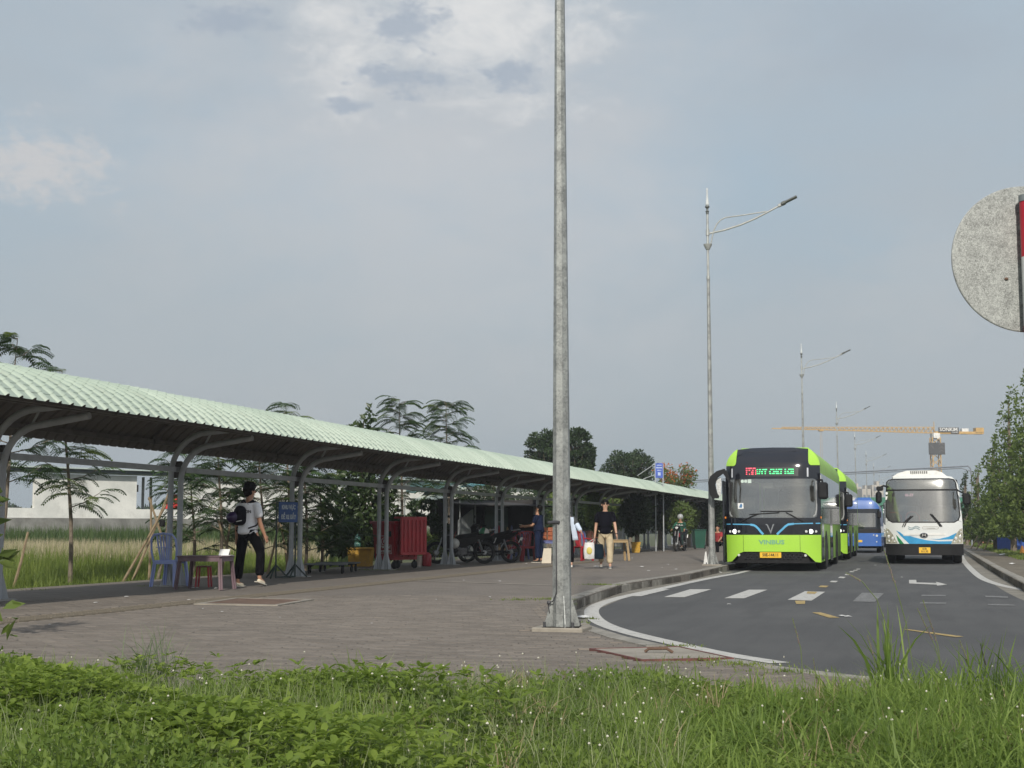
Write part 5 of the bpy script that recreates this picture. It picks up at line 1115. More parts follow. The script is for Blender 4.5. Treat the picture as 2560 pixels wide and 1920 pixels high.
def bag(name, label, J, side, m, w_, h_, th, drop, dx=0., group=None, root=None, extra=None):
    sh, el, df, wr, hn = J['al'][side]; hp_ = hn+df*.03; t = thing(name, label, 'bag', root.location, root.rotation_euler.z, group)
    zt = hp_.z-drop; c0_ = Vector((hp_.x+dx, hp_.y, 0)); m_ = MB(); n = 7; vs = []
    for j in range(5):
        z_ = zt-h_*j/4; k_ = (.85, .97, 1.05, 1.04, .94)[j]; q = th*(.35, .7, .95, 1.0, .7)[j]
        for i in range(12):
            a = 2*PI*i/12; sx = math.copysign(abs(math.cos(a))**.5, math.cos(a)); sy = math.copysign(abs(math.sin(a))**.7, math.sin(a)); vs.append((c0_.x+sx*w_/2*k_*(1+.03*math.sin(i*3+j)), c0_.y+sy*q/2, z_+.006*math.sin(i*2.3+j)))
    fs = [(j*12+i, j*12+(i+1) % 12, (j+1)*12+(i+1) % 12, (j+1)*12+i) for j in range(4) for i in range(12)]+[tuple(range(48, 60))]
    m_.add(vs, fs); m_.build('bag_body', m, t)
    for yy in (-.02, .02):
        m_ = MB(); m_.tube([(c0_.x-w_*.25, c0_.y+yy, zt-.02), (hp_.x-.015, hp_.y+yy*.3, hp_.z-.01), (hp_.x+.015, hp_.y+yy*.3, hp_.z-.01), (c0_.x+w_*.25, c0_.y+yy, zt-.02)], .007, 6); m_.build('handle', m, t)
    if extra: extra(t, c0_, zt)
    return t
M_wbag = mat('white_plastic_bag', (.55, .55, .54), .5, var=.12, vs=7, bump=.8, bs=18); M_kbag = mat('dark_blue_bag', (.006, .014, .022), .85, spec=.1, var=.3, bump=.5, bs=14)
def ylogo(t, c0_, zt): m_ = MB(); m_.ball((c0_.x, c0_.y+.075, zt-.2), .07, 12, sy=.25, sz=1.3); m_.build('yellow_print', mat('yellow_print', (.60, .50, .12), .6), t)
bag('shopping_bag', 'white plastic carrier bag held by the man in the black T-shirt', J2, 1, M_wbag, .27, .40, .14, .10, dx=.13, root=m2, extra=ylogo)
bag('shopping_bag', 'dark blue carrier bag held next to the white bag of the man in black', J2, 1, M_kbag, .24, .36, .13, .14, dx=-.10, root=m2)
m_ = MB(); sh, el, df, wr, hn = J2['al'][0]; m_.tube([wr-df*.02, wr-df*.0], .034, 10); m_.build('watch', M_blkm, m2)
# 3 woman behind the lamp post
pos = G(1418, 1418, GZ); yv = math.atan2(-pos.x, pos.y)
M_cardi = mat('pale_blue_cardigan', (.52, .60, .72), .8, var=.05, vs=6, bump=.5, bs=16); M_vest = mat('dark_grey_top', (.045, .05, .05), .9, var=.15)
m3, J3 = person('woman in a pale blue cardigan and face mask beside the near lamp post', (pos.x, pos.y, GZ), yv+PI-R(0), 1.62, legs=((18, 2), (-10, 8)), arms=((22, 26, 35), (10, 8, 30)), lean=2, headp=(-25, -4), topm=M_vest, sleeve='short', bottom=M_blackc, shoe=mat('white_shoe', (.68, .66, .62), .6), hair='long', bulk=.92, wide=.02, skinm=M_skin2)
T = Chain(); S_ = J3['S']; tz = J3['tz']
for (sh, el, df, wr, hn), sg in zip(J3['al'], (-1, 1)): i = T.path([(sh, .066), (sh.lerp(el, .5), .066), (el, .064), (wr-df*.02, .058)])
T.build('cardigan', M_cardi, m3)
m_ = MB()
for sg in (-1, 1):
    vs = []
    for j in range(9):
        zz_ = .45-.62*j/8; w0, w1 = .075+.01*j, .17+.016*j
        for x, y in ((w0, .135), (w1, .09), (w1+.015, 0), (w1-.02, -.11), (.0, -.155)): vs.append(S_(tz(sg*x, y*(1+.04*math.sin(j*1.7)), zz_)))
    m_.add(vs, [(j*5+i, j*5+i+1, j*5+i+6, j*5+i+5) for j in range(8) for i in range(4)])
o = m_.build('cardigan_front', M_cardi, m3); so_ = o.modifiers.new('t', 'SOLIDIFY'); so_.thickness = .012
m_ = MB(); hd = J3['hd']; m_.ball(S_(hd(0, .055, .065)), .056, 12, sy=.85, sz=.85); m_.build('face_mask', mat('mask_white', (.66, .62, .58), .8), m3)
tb = thing('shopping_bag', 'cream paper bag half hidden by the near lamp post', 'bag', G(1367, 1408, GZ), YAW)
m_ = MB(); m_.prism([(-.15, 0), (.12, 0), (.13, .42), (-.09, .42)], (0, 0, 0), .14, 'XZ'); m_.build('bag_body', mat('cream_paper', (.60, .54, .44), .8, var=.06), tb, smooth=False)
m_ = MB(); m_.tube([(-.05, 0, .41), (-.03, 0, .55), (.05, 0, .56), (.08, 0, .41)], .006, 6); m_.build('handle', M_blkm, tb)
# 4 navy uniform man reading
pos = G(1347, 1406, GZ); yv = math.atan2(-pos.x, pos.y)
M_navy = mat('navy_uniform', (.009, .015, .04), .9, spec=.1, var=.2, bump=.5, bs=16)
m4, J4 = person('man in a dark navy uniform standing in the shade and looking down at a paper', (pos.x, pos.y, GZ), yv+R(78), 1.70, legs=((2, 3), (-3, 2)), arms=((22, 4, 62), (18, 4, 66)), lean=5, headp=(5, -28), topm=M_navy, bottom=M_navy, shoe=M_blkm, hair='short', bulk=1.08, wide=.08)
wr = J4['al'][0][4]; wr2 = J4['al'][1][4]; c0_ = (wr+wr2)/2
pp = thing('paper_sheet', 'small sheet of paper held by the man in the navy uniform', 'paper', m4.location, m4.rotation_euler.z); m_ = MB(); m_.box((c0_.x, c0_.y+.06, c0_.z+.04), (.24, .17, .008), M=Matrix.Rotation(R(12), 3, 'X')); m_.build('sheet', mat('cream_sheet', (.5, .5, .38), .8), pp, smooth=False)
m_ = MB(); m_.ball(J4['S'](J4['tz'](0, -.14, .33)), .02, 6); 
text('uniform_print', 'SB', .06, M_greyt if False else mat('pale_print', (.25, .28, .32), .8), m4, J4['S'](J4['tz'](.12, -.150, .36)), (PI/2, 0, 0), ext=.001)
# 5 seated people far down the walkway
posr = at(1797, 60, GZ)
M_redc = mat('red_cloth', (.30, .025, .03), .85, var=.2); m5, J5 = person('person in a red shirt sitting on a low seat under the far canopy', posr, YAW+PI-R(30), 1.65, legs=((82, 82), (78, 84)), arms=((30, 5, 40), (30, 5, 40)), lean=12, headp=(0, -10), seat=.42, topm=M_redc, bottom=M_blackc, shoe=M_blkm, bulk=1.05)
posr2 = at(1812, 60.6, GZ); m6, J6 = person('person in a dark jacket sitting beside the one in the red shirt', posr2, YAW+PI+R(25), 1.65, legs=((82, 82), (78, 84)), arms=((30, 5, 50), (30, 5, 50)), lean=10, headp=(0, -10), seat=.42, topm=M_blackc, sleeve='long', bottom=mat('dark_jeans', (.02, .03, .055), .9), shoe=M_blkm)
st_ = thing('bench', 'low bench under the two seated people at the far end', 'bench', (posr+posr2)/2, YAW)
m_ = MB(); m_.box((0, .05, .32), (1.1, .34, .05), bev=.01); m_.build('seat', M_blkm, st_, smooth=False)
for x in (-.45, .45):
    for y in (-.08, .18): m_ = MB(); m_.box((x, y, .15), (.05, .05, .30)); m_.build('leg', M_blkm, st_, smooth=False)
# ================================================================ PROPS
def plastic_chair(label, loc, rz, m, arms=False, group=None, name='plastic_chair', s=1.):
    t = thing(name, label, 'chair', loc, rz, group)
    m_ = MB(); m_.box((0, 0, .43), (.42, .42, .025), bev=.012); m_.box((0, .2, .405), (.40, .02, .05)); m_.box((0, -.2, .405), (.40, .02, .05)); m_.build('seat', m, t, smooth=False)
    for sx in (-1, 1):
        for sy in (-1, 1):
            m_ = MB(); a = Vector((sx*.195, sy*.19, .42)); b = Vector((sx*.235, sy*.235, 0)); m_.bar(a, b, .05, .018); m_.bar(a+Vector((-sx*.02, 0, 0)), b+Vector((-sx*.02, 0, 0)), .018, .05); m_.build('leg', m, t, smooth=False)
    m_ = MB(); out = [(-.21, .42), (-.235, .60), (-.225, .80), (-.17, .87), (0, .89), (.17, .87), (.225, .80), (.235, .60), (.21, .42)]
    yb = lambda z_: -.19-.16*(z_-.42)
    m_.tube([(x, yb(z_), z_) for x, z_ in out], .02, 6); b_ = m_.build('backrest', m, t)
    for x in (-.10, -.05, 0, .05, .10): m_ = MB(); m_.bar((x*.7, yb(.44), .44), (x*1.2, yb(.86), .86), .028, .012, up=(0, 1, 0)); m_.build('slat', m, b_, smooth=False)
    m_ = MB(); m_.bar((-.14, yb(.66), .66), (.14, yb(.66), .66), .03, .014); m_.build('cross_bar', m, b_, smooth=False)
    if arms:
        for sx in (-1, 1): m_ = MB(); m_.tube([(sx*.225, yb(.68), .68), (sx*.26, 0, .66), (sx*.25, .18, .64), (sx*.235, .21, .42)], .018, 6); m_.build('armrest', m, t)
    return t
M_bch = mat('blue_plastic', (.29, .35, .64), .45, var=.08, dirt=.08); M_plum = mat('plum_plastic', (.15, .10, .115), .5, var=.2, dirt=.3); M_redp = mat('red_plastic', (.33, .02, .03), .45, var=.12, dirt=.15); M_tanp = mat('tan_plastic', (.35, .25, .13), .5, var=.15); M_bluep = mat('dull_blue_plastic', (.10, .12, .28), .5, var=.15); M_brnp = mat('brown_plastic', (.13, .05, .035), .5, var=.15)
p = G(424, 1466, GZ)
plastic_chair('blue plastic chair with a slatted back beside the plum table', p, YAW+R(115)+PI+R(50), M_bch)
def ptable(label, loc, rz, m, w_=.78, d_=.55, h_=.54, group=None):
    t = thing('plastic_table', label, 'table', loc, rz, group); m_ = MB(); m_.box((0, 0, h_-.012), (w_, d_, .024), bev=.01); m_.build('table_top', m, t, smooth=False)
    m_ = MB()
    for sy in (-1, 1): m_.box((0, sy*(d_/2-.02), h_-.055), (w_-.08, .015, .07))
    for sx in (-1, 1): m_.box((sx*(w_/2-.02), 0, h_-.055), (.015, d_-.08, .07))
    m_.build('apron', m, t, smooth=False)
    for sx in (-1, 1):
        for sy in (-1, 1): m_ = MB(); a = Vector((sx*(w_/2-.05), sy*(d_/2-.05), h_-.03)); b = Vector((sx*(w_/2+.0), sy*(d_/2), 0)); m_.bar(a, b, .065, .02); m_.bar(a, b, .02, .065); m_.build('leg', m, t, smooth=False)
    return t
tp = at(513, 22.9); ptable('worn plum plastic table with a white sheet of paper on it', tp, YAW-R(12), M_plum)
t_ = thing('paper_sheet', 'white sheet of paper bent over the edge of the plum table', 'paper', (at(559, 22.95).x, at(559, 22.95).y, GZ+.545), YAW-R(12)); m_ = MB(); m_.box((0, 0, .045), (.17, .01, .12), M=Matrix.Rotation(R(-35), 3, 'X')); m_.box((.05, .0, .0), (.16, .12, .006)); m_.build('sheet', M_paper, t_, smooth=False)
sp_ = at(509, 23.8); t = thing('plastic_stool', 'small stool with red legs behind the plum table', 'stool', sp_, YAW); m_ = MB(); m_.box((0, 0, .34), (.22, .22, .025), bev=.01); m_.build('seat', M_brnp, t, smooth=False)
for sx in (-1, 1):
    for sy in (-1, 1): m_ = MB(); m_.bar((sx*.09, sy*.09, .33), (sx*.11, sy*.11, 0), .06, .02); m_.build('leg', M_redp, t, smooth=False)
# sign stand
a, b = at(689, 28.0), at(737, 28.45); M_sgreen = mat('dark_green_steel', (.018, .035, .03), .5, var=.2); M_sblue = mat('sign_blue', (.012, .060, .21), .45, var=.12, vs=6, dirt=.15)
dv = (b-a); ang = math.atan2(dv.y, dv.x); wd = dv.length; t = thing('sign_stand', 'blue lettered sign on a dark tripod frame beside the man with the backpack', 'sign', (a.x, a.y, GZ), ang)
m_ = MB()
for x in (0, wd): m_.tube([(x, 0, .02), (x, 0, 1.50)], .018, 8)
m_.bar((0, 0, 1.5), (wd, 0, 1.5), .025, .025); m_.bar((0, 0, .02), (wd, 0, .02), .03, .03); m_.build('frame', M_sgreen, t)
for x in (0, wd):
    for dx, dy in ((-.27, -.12), (.22, -.12), (0, .25)): m_ = MB(); m_.bar((x, 0, .26), (x+dx, dy, 0.01), .025, .025); m_.build('foot', M_sgreen, t, smooth=False)
m_ = MB(); m_.box((wd/2+.02, -.03, 1.30), (wd*.98, .02, .40)); pn = m_.build('panel', M_sblue, t, smooth=False)
M_slet = mat('white_lettering', (.50, .55, .58), .6)
fs_ = wd*.98/.40*.105
text('lettering', 'KHU VỰC', .118, M_slet, pn, (wd/2+.02, -.043, 1.395), sx=wd*.98/.40*.56*1.0, bold=.004)
text('lettering', 'ĐỂ XE ĐẨY', .118, M_slet, pn, (wd/2+.02, -.043, 1.20), sx=wd*.98/.40*.56*.92, bold=.004)
# flat trolleys
M_board = mat('grey_trolley_deck', (.13, .14, .14), .7, var=.2, dirt=.3)
def castor(t, x, y, r=.075, zt=.17):
    m_ = MB(); m_.lathe((x, y, r), [(r*.8, -.02), (r, -.012), (r, .012), (r*.8, .02)], 16, 'X'); m_.box((x, y, (r+zt)/2+.02), (.05, .03, zt-r)); m_.build('castor', M_blkm, t)
for i, (px, dep, rz, lab) in enumerate(((815, 31.0, 4, 'flat grey platform trolley nearest the blue sign'), (845, 32.2, -6, 'second flat trolley parked behind the first, nearer the yellow bin'))):
    q = at(px, dep); t = thing('platform_trolley', lab, 'trolley', q, YAW+R(rz), 'platform trolleys between the canopy posts')
    m_ = MB(); m_.box((0, 0, .20), (.92, .58, .035), bev=.012); m_.build('deck', M_board, t, smooth=False); m_ = MB()
    for k in range(4): m_.box((-.3+.2*k, 0, .17), (.03, .54, .03))
    m_.build('crossbar', M_blkm, t, smooth=False)
    for sx in (-1, 1):
        for sy in (-1, 1): castor(t, sx*.36, sy*.22)
# yellow bin
M_ybin = mat('dirty_yellow_bin', (.46, .26, .025), .6, var=.15, vs=3, dirt=.75)
q = at(902, 36.2); t = thing('yellow_container', 'battered yellow container in the weeds beside the red bin', 'container', q, YAW-R(5))
m_ = MB(); m_.prism([(-.27, 0), (.27, 0), (.31, .46), (-.31, .46)], (0, 0, .02), .42, 'XZ'); m_.box((0, 0, .47), (.66, .48, .05), bev=.015); m_.build('tub', M_ybin, t, smooth=False)
for x in (-.15, .0, .15): m_ = MB(); m_.box((x, -.215, .2), (.02, .015, .3)); m_.build('rib', M_ybin, t, smooth=False)
q2 = at(893, 36.2); t = thing('water_jug', 'cloudy green plastic water jug on the yellow container', 'jug', (q2.x, q2.y, GZ+.50), YAW); m_ = MB(); m_.lathe((0, 0, 0), [(.07, 0), (.085, .02), (.085, .1), (.075, .12), (.085, .14), (.085, .22), (.06, .28), (.02, .31), (.02, .34)], 14); m_.build('jug_body', mat('green_pet', (.08, .22, .18), .2, spec=.8), t)
# red bin
M_rbin = mat('red_bin_plastic', (.30, .012, .022), .42, var=.15, vs=3, dirt=.3); M_rbin2 = mat('red_bin_lid', (.36, .02, .03), .4, var=.12, dirt=.2)
q = at(990, 34.8); t = thing('wheeled_bin', 'large red wheeled rubbish bin with its lid hanging open at the right', 'bin', q, YAW-R(38))
W_, L_ = .72, .95; m_ = MB(); n0 = [(-W_/2*.86, -L_/2*.88), (W_/2*.86, -L_/2*.88), (W_/2*.86, L_/2*.88), (-W_/2*.86, L_/2*.88)]; n1 = [(-W_/2, -L_/2), (W_/2, -L_/2), (W_/2, L_/2), (-W_/2, L_/2)]
m_.add([(x, y, .22) for x, y in n0]+[(x, y, 1.12) for x, y in n1], [(3, 2, 1, 0), (0, 1, 5, 4), (1, 2, 6, 5), (2, 3, 7, 6), (3, 0, 4, 7)]); m_.build('bin_body', M_rbin, t, smooth=False)
m_ = MB()
for (c_, d) in (((0, -L_/2-.02, 1.12), (W_+.1, .05, .07)), ((0, L_/2+.02, 1.12), (W_+.1, .05, .07)), ((-W_/2-.02, 0, 1.12), (.05, L_, .07)), ((W_/2+.02, 0, 1.12), (.05, L_, .07))): m_.box(c_, d, bev=.012)
m_.build('rim', M_rbin, t, smooth=False)
for k in range(4): m_ = MB(); m_.box((W_/2-.02, -.33+.22*k, .65), (.03, .035, .72), M=Matrix.Rotation(R(3), 3, 'Y')); m_.build('rib', M_rbin, t, smooth=False)
for x in (-.22, .22): m_ = MB(); m_.box((x, -L_/2-.035, 1.03), (.16, .04, .12), bev=.01); m_.build('pocket', M_rbin, t, smooth=False)
m_ = MB(); m_.prism([(-.46, .0), (.46, .0), (.46, .86), (.40, .92), (-.40, .92), (-.46, .86)], (W_/2+.16, .05, .34), .05, 'YZ'); m_.box((W_/2+.06, .05, 1.24), (.24, .92, .045)); ld = m_.build('lid', M_rbin2, t, smooth=False)
for k in range(6): m_ = MB(); m_.box((W_/2+.195, -.31+.145*k, .80), (.03, .03, .78), bev=.008); m_.build('lid_rib', M_rbin2, ld, smooth=False)
for x in (-.28, .28):
    for y in (-.36, .36): castor(t, x, y, .10, .24)
m_ = MB(); m_.box((.16, -L_/2*.945-.005, .88), (.20, .02, .20), M=Matrix.Rotation(R(-3.5), 3, 'X')); m_.build('latch_plate', M_blkm, t, smooth=False)
M_bl = mat('faded_white_print', (.62, .55, .54), .7, dirt=.1); rx = PI/2-R(3.6)
yf = lambda z_: -(L_/2*.88+(L_/2*.12)*(z_-.22)/.9)-.012
text('logo_letter', 'P', .11, M_bl, t, (.02, yf(.66), .665), (rx, 0, 0), bold=.006)
m_ = MB(); m_.tube([(.02+.085*math.cos(a_*.5), yf(.66), .665+.085*math.sin(a_*.5)) for a_ in range(-2, 10)], .008, 5); m_.build('logo_ring', M_bl, t)
text('lettering', 'HÃY BỎ RÁC', .075, M_bl, t, (.0, yf(.52), .525), (rx, 0, 0), bold=.004); text('lettering', 'VÀO THÙNG', .075, M_bl, t, (.0, yf(.42), .425), (rx, 0, 0), bold=.004)
m_ = MB(); fr = [(-.25, .37), (.25, .37), (.25, .58), (-.25, .58), (-.25, .37)]; m_.tube([(x, yf(z_), z_) for x, z_ in fr], .006, 4); m_.build('print_frame', M_bl, t)
q = at(1067, 37); t = thing('gas_bottle', 'small red cylinder beside a cream tub near the red bin', 'cylinder', q); m_ = MB(); m_.lathe((0, 0, 0), [(.1, 0), (.12, .03), (.12, .28), (.08, .34), (.03, .36)], 14); m_.build('cylinder_body', M_redp, t)
q = at(1049, 37); t = thing('cream_tub', 'cream plastic tub beside the red cylinder', 'tub', q); m_ = MB(); m_.lathe((0, 0, 0), [(.07, 0), (.08, .26), (.09, .27)], 14); m_.build('tub_body', mat('cream_plastic', (.55, .47, .40), .6), t)
# ---------------------------------------------------------------- motorbikes
M_mblk = mat('bike_black_gloss', (.007, .007, .008), .45, coat=.05, spec=.2); M_mred = mat('bike_red_trim', (.28, .01, .015), .3, coat=.5); M_alu = mat('engine_grey', (.14, .14, .145), .45, .5, var=.3, vs=8); M_msilver = mat('bike_silver', (.42, .43, .44), .3, .5)
def motorbike(label, loc, rz, body=None, group='parked motorbikes'):
    body = body or M_mblk; t = thing('motorbike', label, 'motorbike', loc, rz, group); r_ = .285
    for x, nm in ((.62, 0), (-.62, 1)):
        m_ = MB(); m_.tube([(x+(r_-.04)*math.cos(a*PI/16), 0, r_+(r_-.04)*math.sin(a*PI/16)) for a in range(33)], .046, 8, cap=False); w_ = m_.build('wheel', M_tyre, t)
        m_ = MB(); m_.tube([(x+(r_-.065)*math.cos(a*PI/16), 0, r_+(r_-.065)*math.sin(a*PI/16)) for a in range(33)], .014, 6, cap=False); m_.lathe((x, 0, r_), [(.05, -.05), (.065, -.03), (.065, .03), (.05, .05)], 14, 'Y'); m_.build('rim', M_msilver, w_)
        m_ = MB()
        for k in range(12): a = k*2*PI/12; m_.bar((x+.05*math.cos(a), .02*(-1)**k, r_+.05*math.sin(a)), (x+(r_-.07)*math.cos(a+.2), 0, r_+(r_-.07)*math.sin(a+.2)), .005, .005)
        m_.build('spokes', M_msilver, w_, smooth=False)
        m_ = MB(); a0, a1 = (10, 150) if nm == 0 else (20, 130); pts = arc(x, r_, r_+.045, a0, a1, 8)
        m_.add([(px, sy*.045, pz) for px, pz in pts for sy in (-1, 1)]+[(px, sy*.045, pz+.012) for px, pz in pts for sy in (-1, 1)], [(2*i, 2*i+1, 2*i+3, 2*i+2) for i in range(8)]+[(18+2*i, 18+2*i+2, 18+2*i+3, 18+2*i+1) for i in range(8)]+[(2*i, 2*i+2, 18+2*i+2, 18+2*i) for i in range(8)]+[(2*i+1, 18+2*i+1, 18+2*i+3, 2*i+3) for i in range(8)]); m_.build('mudguard', body, t)
    m_ = MB()
    for sy in (-1, 1): m_.tube([(.62, sy*.065, r_), (.42, sy*.065, .80)], .02, 8)
    m_.build('fork', M_msilver, t)
    # front shield and fairing
    m_ = MB(); prof = [(.50, .60), (.44, .78), (.40, .92), (.30, .90), (.24, .68), (.14, .46), (.06, .40), (.10, .34), (.24, .38), (.40, .48)]; m_.prism(prof, (0, 0, 0), .10, 'XZ')
    for sy in (-1, 1): m_.prism([(.50, .60), (.44, .90), (.32, .92), (.20, .60), (.06, .34), (.16, .22), (.34, .32), (.44, .44)], (0, sy*.11, 0), .02, 'XZ', M=Matrix.Rotation(sy*R(4), 3, 'Z'))
    m_.build('leg_shield', body, t, smooth=False)
    m_ = MB(); m_.prism([(.36, .58), (.33, .72), (.28, .66), (.27, .52)], (0, 0, 0), .25, 'XZ'); m_.build('shield_trim', M_mred, t, smooth=False)
    m_ = MB(); m_.prism([(.47, .84), (.50, .93), (.42, 1.02), (.30, 1.03), (.30, .92), (.38, .85)], (0, 0, 0), .20, 'XZ'); m_.build('headlight_cowl', body, t, smooth=False)
    m_ = MB(); m_.ball((.47, 0, .93), .07, 12, sx=.5, sy=1.2, sz=.8); m_.build('headlight', M_headoff, t)
    m_ = MB(); m_.tube([(.20, -.33, .98), (.28, -.26, 1.00), (.36, -.06, .99), (.36, .06, .99), (.28, .26, 1.00), (.20, .33, .98)], .012, 8); m_.build('handlebar', M_blkm, t)
    for sy in (-1, 1):
        m_ = MB(); m_.tube([(.30, sy*.22, 1.0), (.33, sy*.27, 1.12), (.31, sy*.30, 1.19)], .007, 6); m_.ball((.30, sy*.31, 1.22), .055, 10, sx=.4, sy=1.1, sz=.75); m_.build('mirror', M_blkm, t)
        m_ = MB(); m_.tube([(.20, sy*.33, .98), (.26, sy*.27, 1.0)], .019, 8); m_.build('grip', M_blkm, t)
    m_ = MB(); m_.prism([(.16, .68), (.04, .75), (-.26, .78), (-.60, .87), (-.68, .86), (-.60, .77), (-.25, .68), (.08, .62)], (0, 0, 0), .30, 'XZ'); so2 = m_.build('seat', M_blkm, t, smooth=False); bv = so2.modifiers.new('b', 'BEVEL'); bv.width = .025; bv.segments = 2
    m_ = MB(); m_.prism([(.12, .64), (-.25, .69), (-.60, .75), (-.88, .86), (-.85, .77), (-.62, .65), (-.42, .56), (-.22, .47), (-.02, .42), (.12, .46)], (0, 0, 0), .22, 'XZ'); m_.build('side_fairing', body, t, smooth=False)
    m_ = MB(); m_.prism([(-.80, .72), (-.88, .78), (-.84, .82), (-.74, .78)], (0, 0, 0), .16, 'XZ'); m_.build('tail_lamp', M_mred, t, smooth=False)
    m_ = MB(); m_.tube([(-.48, -.10, .80), (-.72, -.10, .86), (-.86, -.08, .88), (-.88, 0, .88), (-.86, .08, .88), (-.72, .10, .86), (-.48, .10, .80)], .012, 6); m_.build('grab_rail', M_msilver, t)
    m_ = MB(); m_.box((.02, 0, .32), (.46, .24, .26), bev=.05); m_.lathe((.0, -.12, .28), [(.08, -.02), (.09, .0), (.09, .02)], 16, 'Y'); m_.lathe((.0, .12, .28), [(.09, -.02), (.09, .0), (.08, .02)], 16, 'Y'); m_.tube([(.14, 0, .34), (.30, 0, .38)], .06, 10); m_.build('engine', M_alu, t)
    m_ = MB(); m_.tube([(.22, -.1, .32), (.15, -.13, .22), (-.2, -.15, .20)], .02, 8); m_.tube([(-.22, -.16, .21), (-.40, -.17, .25), (-.85, -.17, .36)], [.03, .048, .052], 12); m_.build('exhaust', M_alu, t)
    m_ = MB(); m_.bar((.0, .10, .30), (-.62, .10, .285), .03, .05); m_.bar((0, -.10, .30), (-.62, -.10, .285), .03, .04); m_.build('swingarm', M_blkm, t, smooth=False)
    for sy in (-1, 1): m_ = MB(); m_.tube([(-.56, sy*.12, .30), (-.46, sy*.12, .62)], .028, 8); m_.build('shock_absorber', M_mred if sy < 0 else M_alu, t)
    m_ = MB(); m_.box((-.90, 0, .60), (.012, .20, .15), M=Matrix.Rotation(R(-25), 3, 'Y')); m_.build('number_plate', M_paper, t, smooth=False)
    m_ = MB(); m_.prism([(-.78, .74), (-.86, .72), (-.95, .46), (-.90, .46)], (0, 0, 0), .12, 'XZ'); m_.build('tail_flap', M_blkm, t, smooth=False)
    m_ = MB(); m_.tube([(-.08, .10, .24), (-.16, .22, .02)], .012, 6); m_.bar((.02, -.22, .24), (.02, .22, .24), .02, .02); m_.build('side_stand', M_blkm, t, smooth=False)
    return t
q = at(1151, 39.8); mbk = motorbike('black motorbike parked side on behind a canopy post, green helmet on its seat', q, YAW+PI+R(6))
mbk.scale = (1.08, 1.08, 1.08); mb2 = copy_tree(mbk); mb2['label'] = 'second black motorbike parked behind the first, its rear wheel showing beside the red chairs'; q2 = at(1222, 41.2); mb2.location = q2; mb2.rotation_euler.z = YAW+PI+R(-18)
M_hwh = mat('helmet_white', (.55, .54, .51), .35, coat=.5, dirt=.15); M_hgr = mat('helmet_green', (.02, .16, .07), .3, coat=.5)
hp = D(1137, 1359, 39.3); t = thing('helmet', 'white round helmet hanging from the black motorbike', 'helmet', hp); m_ = MB(); m_.ball((0, 0, 0), .135, 18, sz=1.05); m_.build('shell', M_hwh, t); m_ = MB(); m_.tube([(-.03, 0, .12), (.0, -.02, .24), (.04, 0, .34)], .006, 5); m_.build('strap', M_redp, t)
hp = D(1209, 1328, 39.6); t = thing('helmet', 'green and white helmet resting on the motorbike seat', 'helmet', hp, YAW); m_ = MB(); pr = [(.135*math.sin(R(a)), .135*math.cos(R(a))-.03) for a in range(105, -1, -15)]; pr[-1] = (.002, pr[-1][1]); m_.lathe((0, 0, 0), pr, 18); m_.build('shell', M_hgr, t)
m_ = MB(); m_.prism([(.02, -.06), (.16, -.05), (.13, .05), (.06, .09)], (0, -.03, 0), .22, 'XZ'); m_.build('visor', M_hwh, t, smooth=False)
# rider in green far down
q = at(1700, 62); rb = copy_tree(mbk); rb['label'] = 'motorbike under the rider in the green jacket'; rb['group'] = 'parked motorbikes'; rb.location = q; rb.rotation_euler.z = YAW-PI/2+R(-22)
m_g = mat('green_jacket', (.012, .085, .05), .8, var=.2, bump=.4)
fy = rb.rotation_euler.z-PI/2
m7, J7 = person('rider in a green jacket and grey helmet sitting on a stopped motorbike', (q.x-math.cos(fy+PI/2)*.22, q.y-math.sin(fy+PI/2)*.22, GZ), fy, 1.68, legs=((62, 70), (62, 70)), arms=((50, 14, 10), (50, 14, 10)), lean=12, headp=(0, -6), seat=.84, topm=m_g, sleeve='long', bottom=mat('green_trousers', (.012, .035, .028), .9), shoe=M_blkm, wide=.12, hair=None)
m_ = MB(); hd = J7['hd']; m_.ball(hd(0, -.005, .13), .135, 16, sz=1.0); m_.build('helmet_shell', mat('helmet_grey', (.35, .36, .36), .35, coat=.4), m7)
text('jacket_print', 'GoRide', .10, M_paper, m7, J7['S'](J7['tz'](0, .155, .36)), (PI/2, 0, PI), ext=.001)
# ---------------------------------------------------------------- seating and stall in the shade
grp = 'plastic chairs by the snack stall'
for px, dep, rz, mm, ar, lab in ((1289, 42.5, 175, M_redp, True, 'red plastic armchair just right of the second motorbike'), (1322, 43.0, 190, M_redp, True, 'red plastic chair directly behind the man in navy'), (1456, 43.5, 215, M_redp, True, 'red plastic armchair between the woman and the man in black'),
        (1476, 46.5, 250, M_bluep, False, 'dull blue plastic chair behind the white carrier bag'), (1488, 48.5, 230, M_brnp, True, 'brown plastic armchair farthest back behind the man in black'), (1300, 45.5, 160, M_bluep, False, 'blue chair behind the red armchairs')):
    plastic_chair(lab, at(px, dep), YAW+R(rz), mm, ar, grp)
ptable('blue topped plastic table next to the near lamp post', at(1372, 42.8), YAW, M_bluep, .62, .5, .62, 'small tables by the snack stall'); ptable('tan plastic table beside the left hand of the man in black', at(1546, 43.5), YAW+R(10), M_tanp, .55, .5, .64, 'small tables by the snack stall')
q = at(1378, 42.9); t = thing('snack_packets', 'orange and brown snack packets piled on the blue topped table', 'packets', (q.x, q.y, GZ+.625), YAW)
M_or = mat('orange_packet', (.30, .09, .035), .5, var=.3, vs=20)
for i in range(9): m_ = MB(); m_.box((-.22+(i % 3)*.2, random.uniform(-.1, .1), .06+.13*(i//3)), (.17, .12, .13), rz=random.uniform(-.3, .3), bev=.02); m_.build('packet', M_or, t, smooth=False)
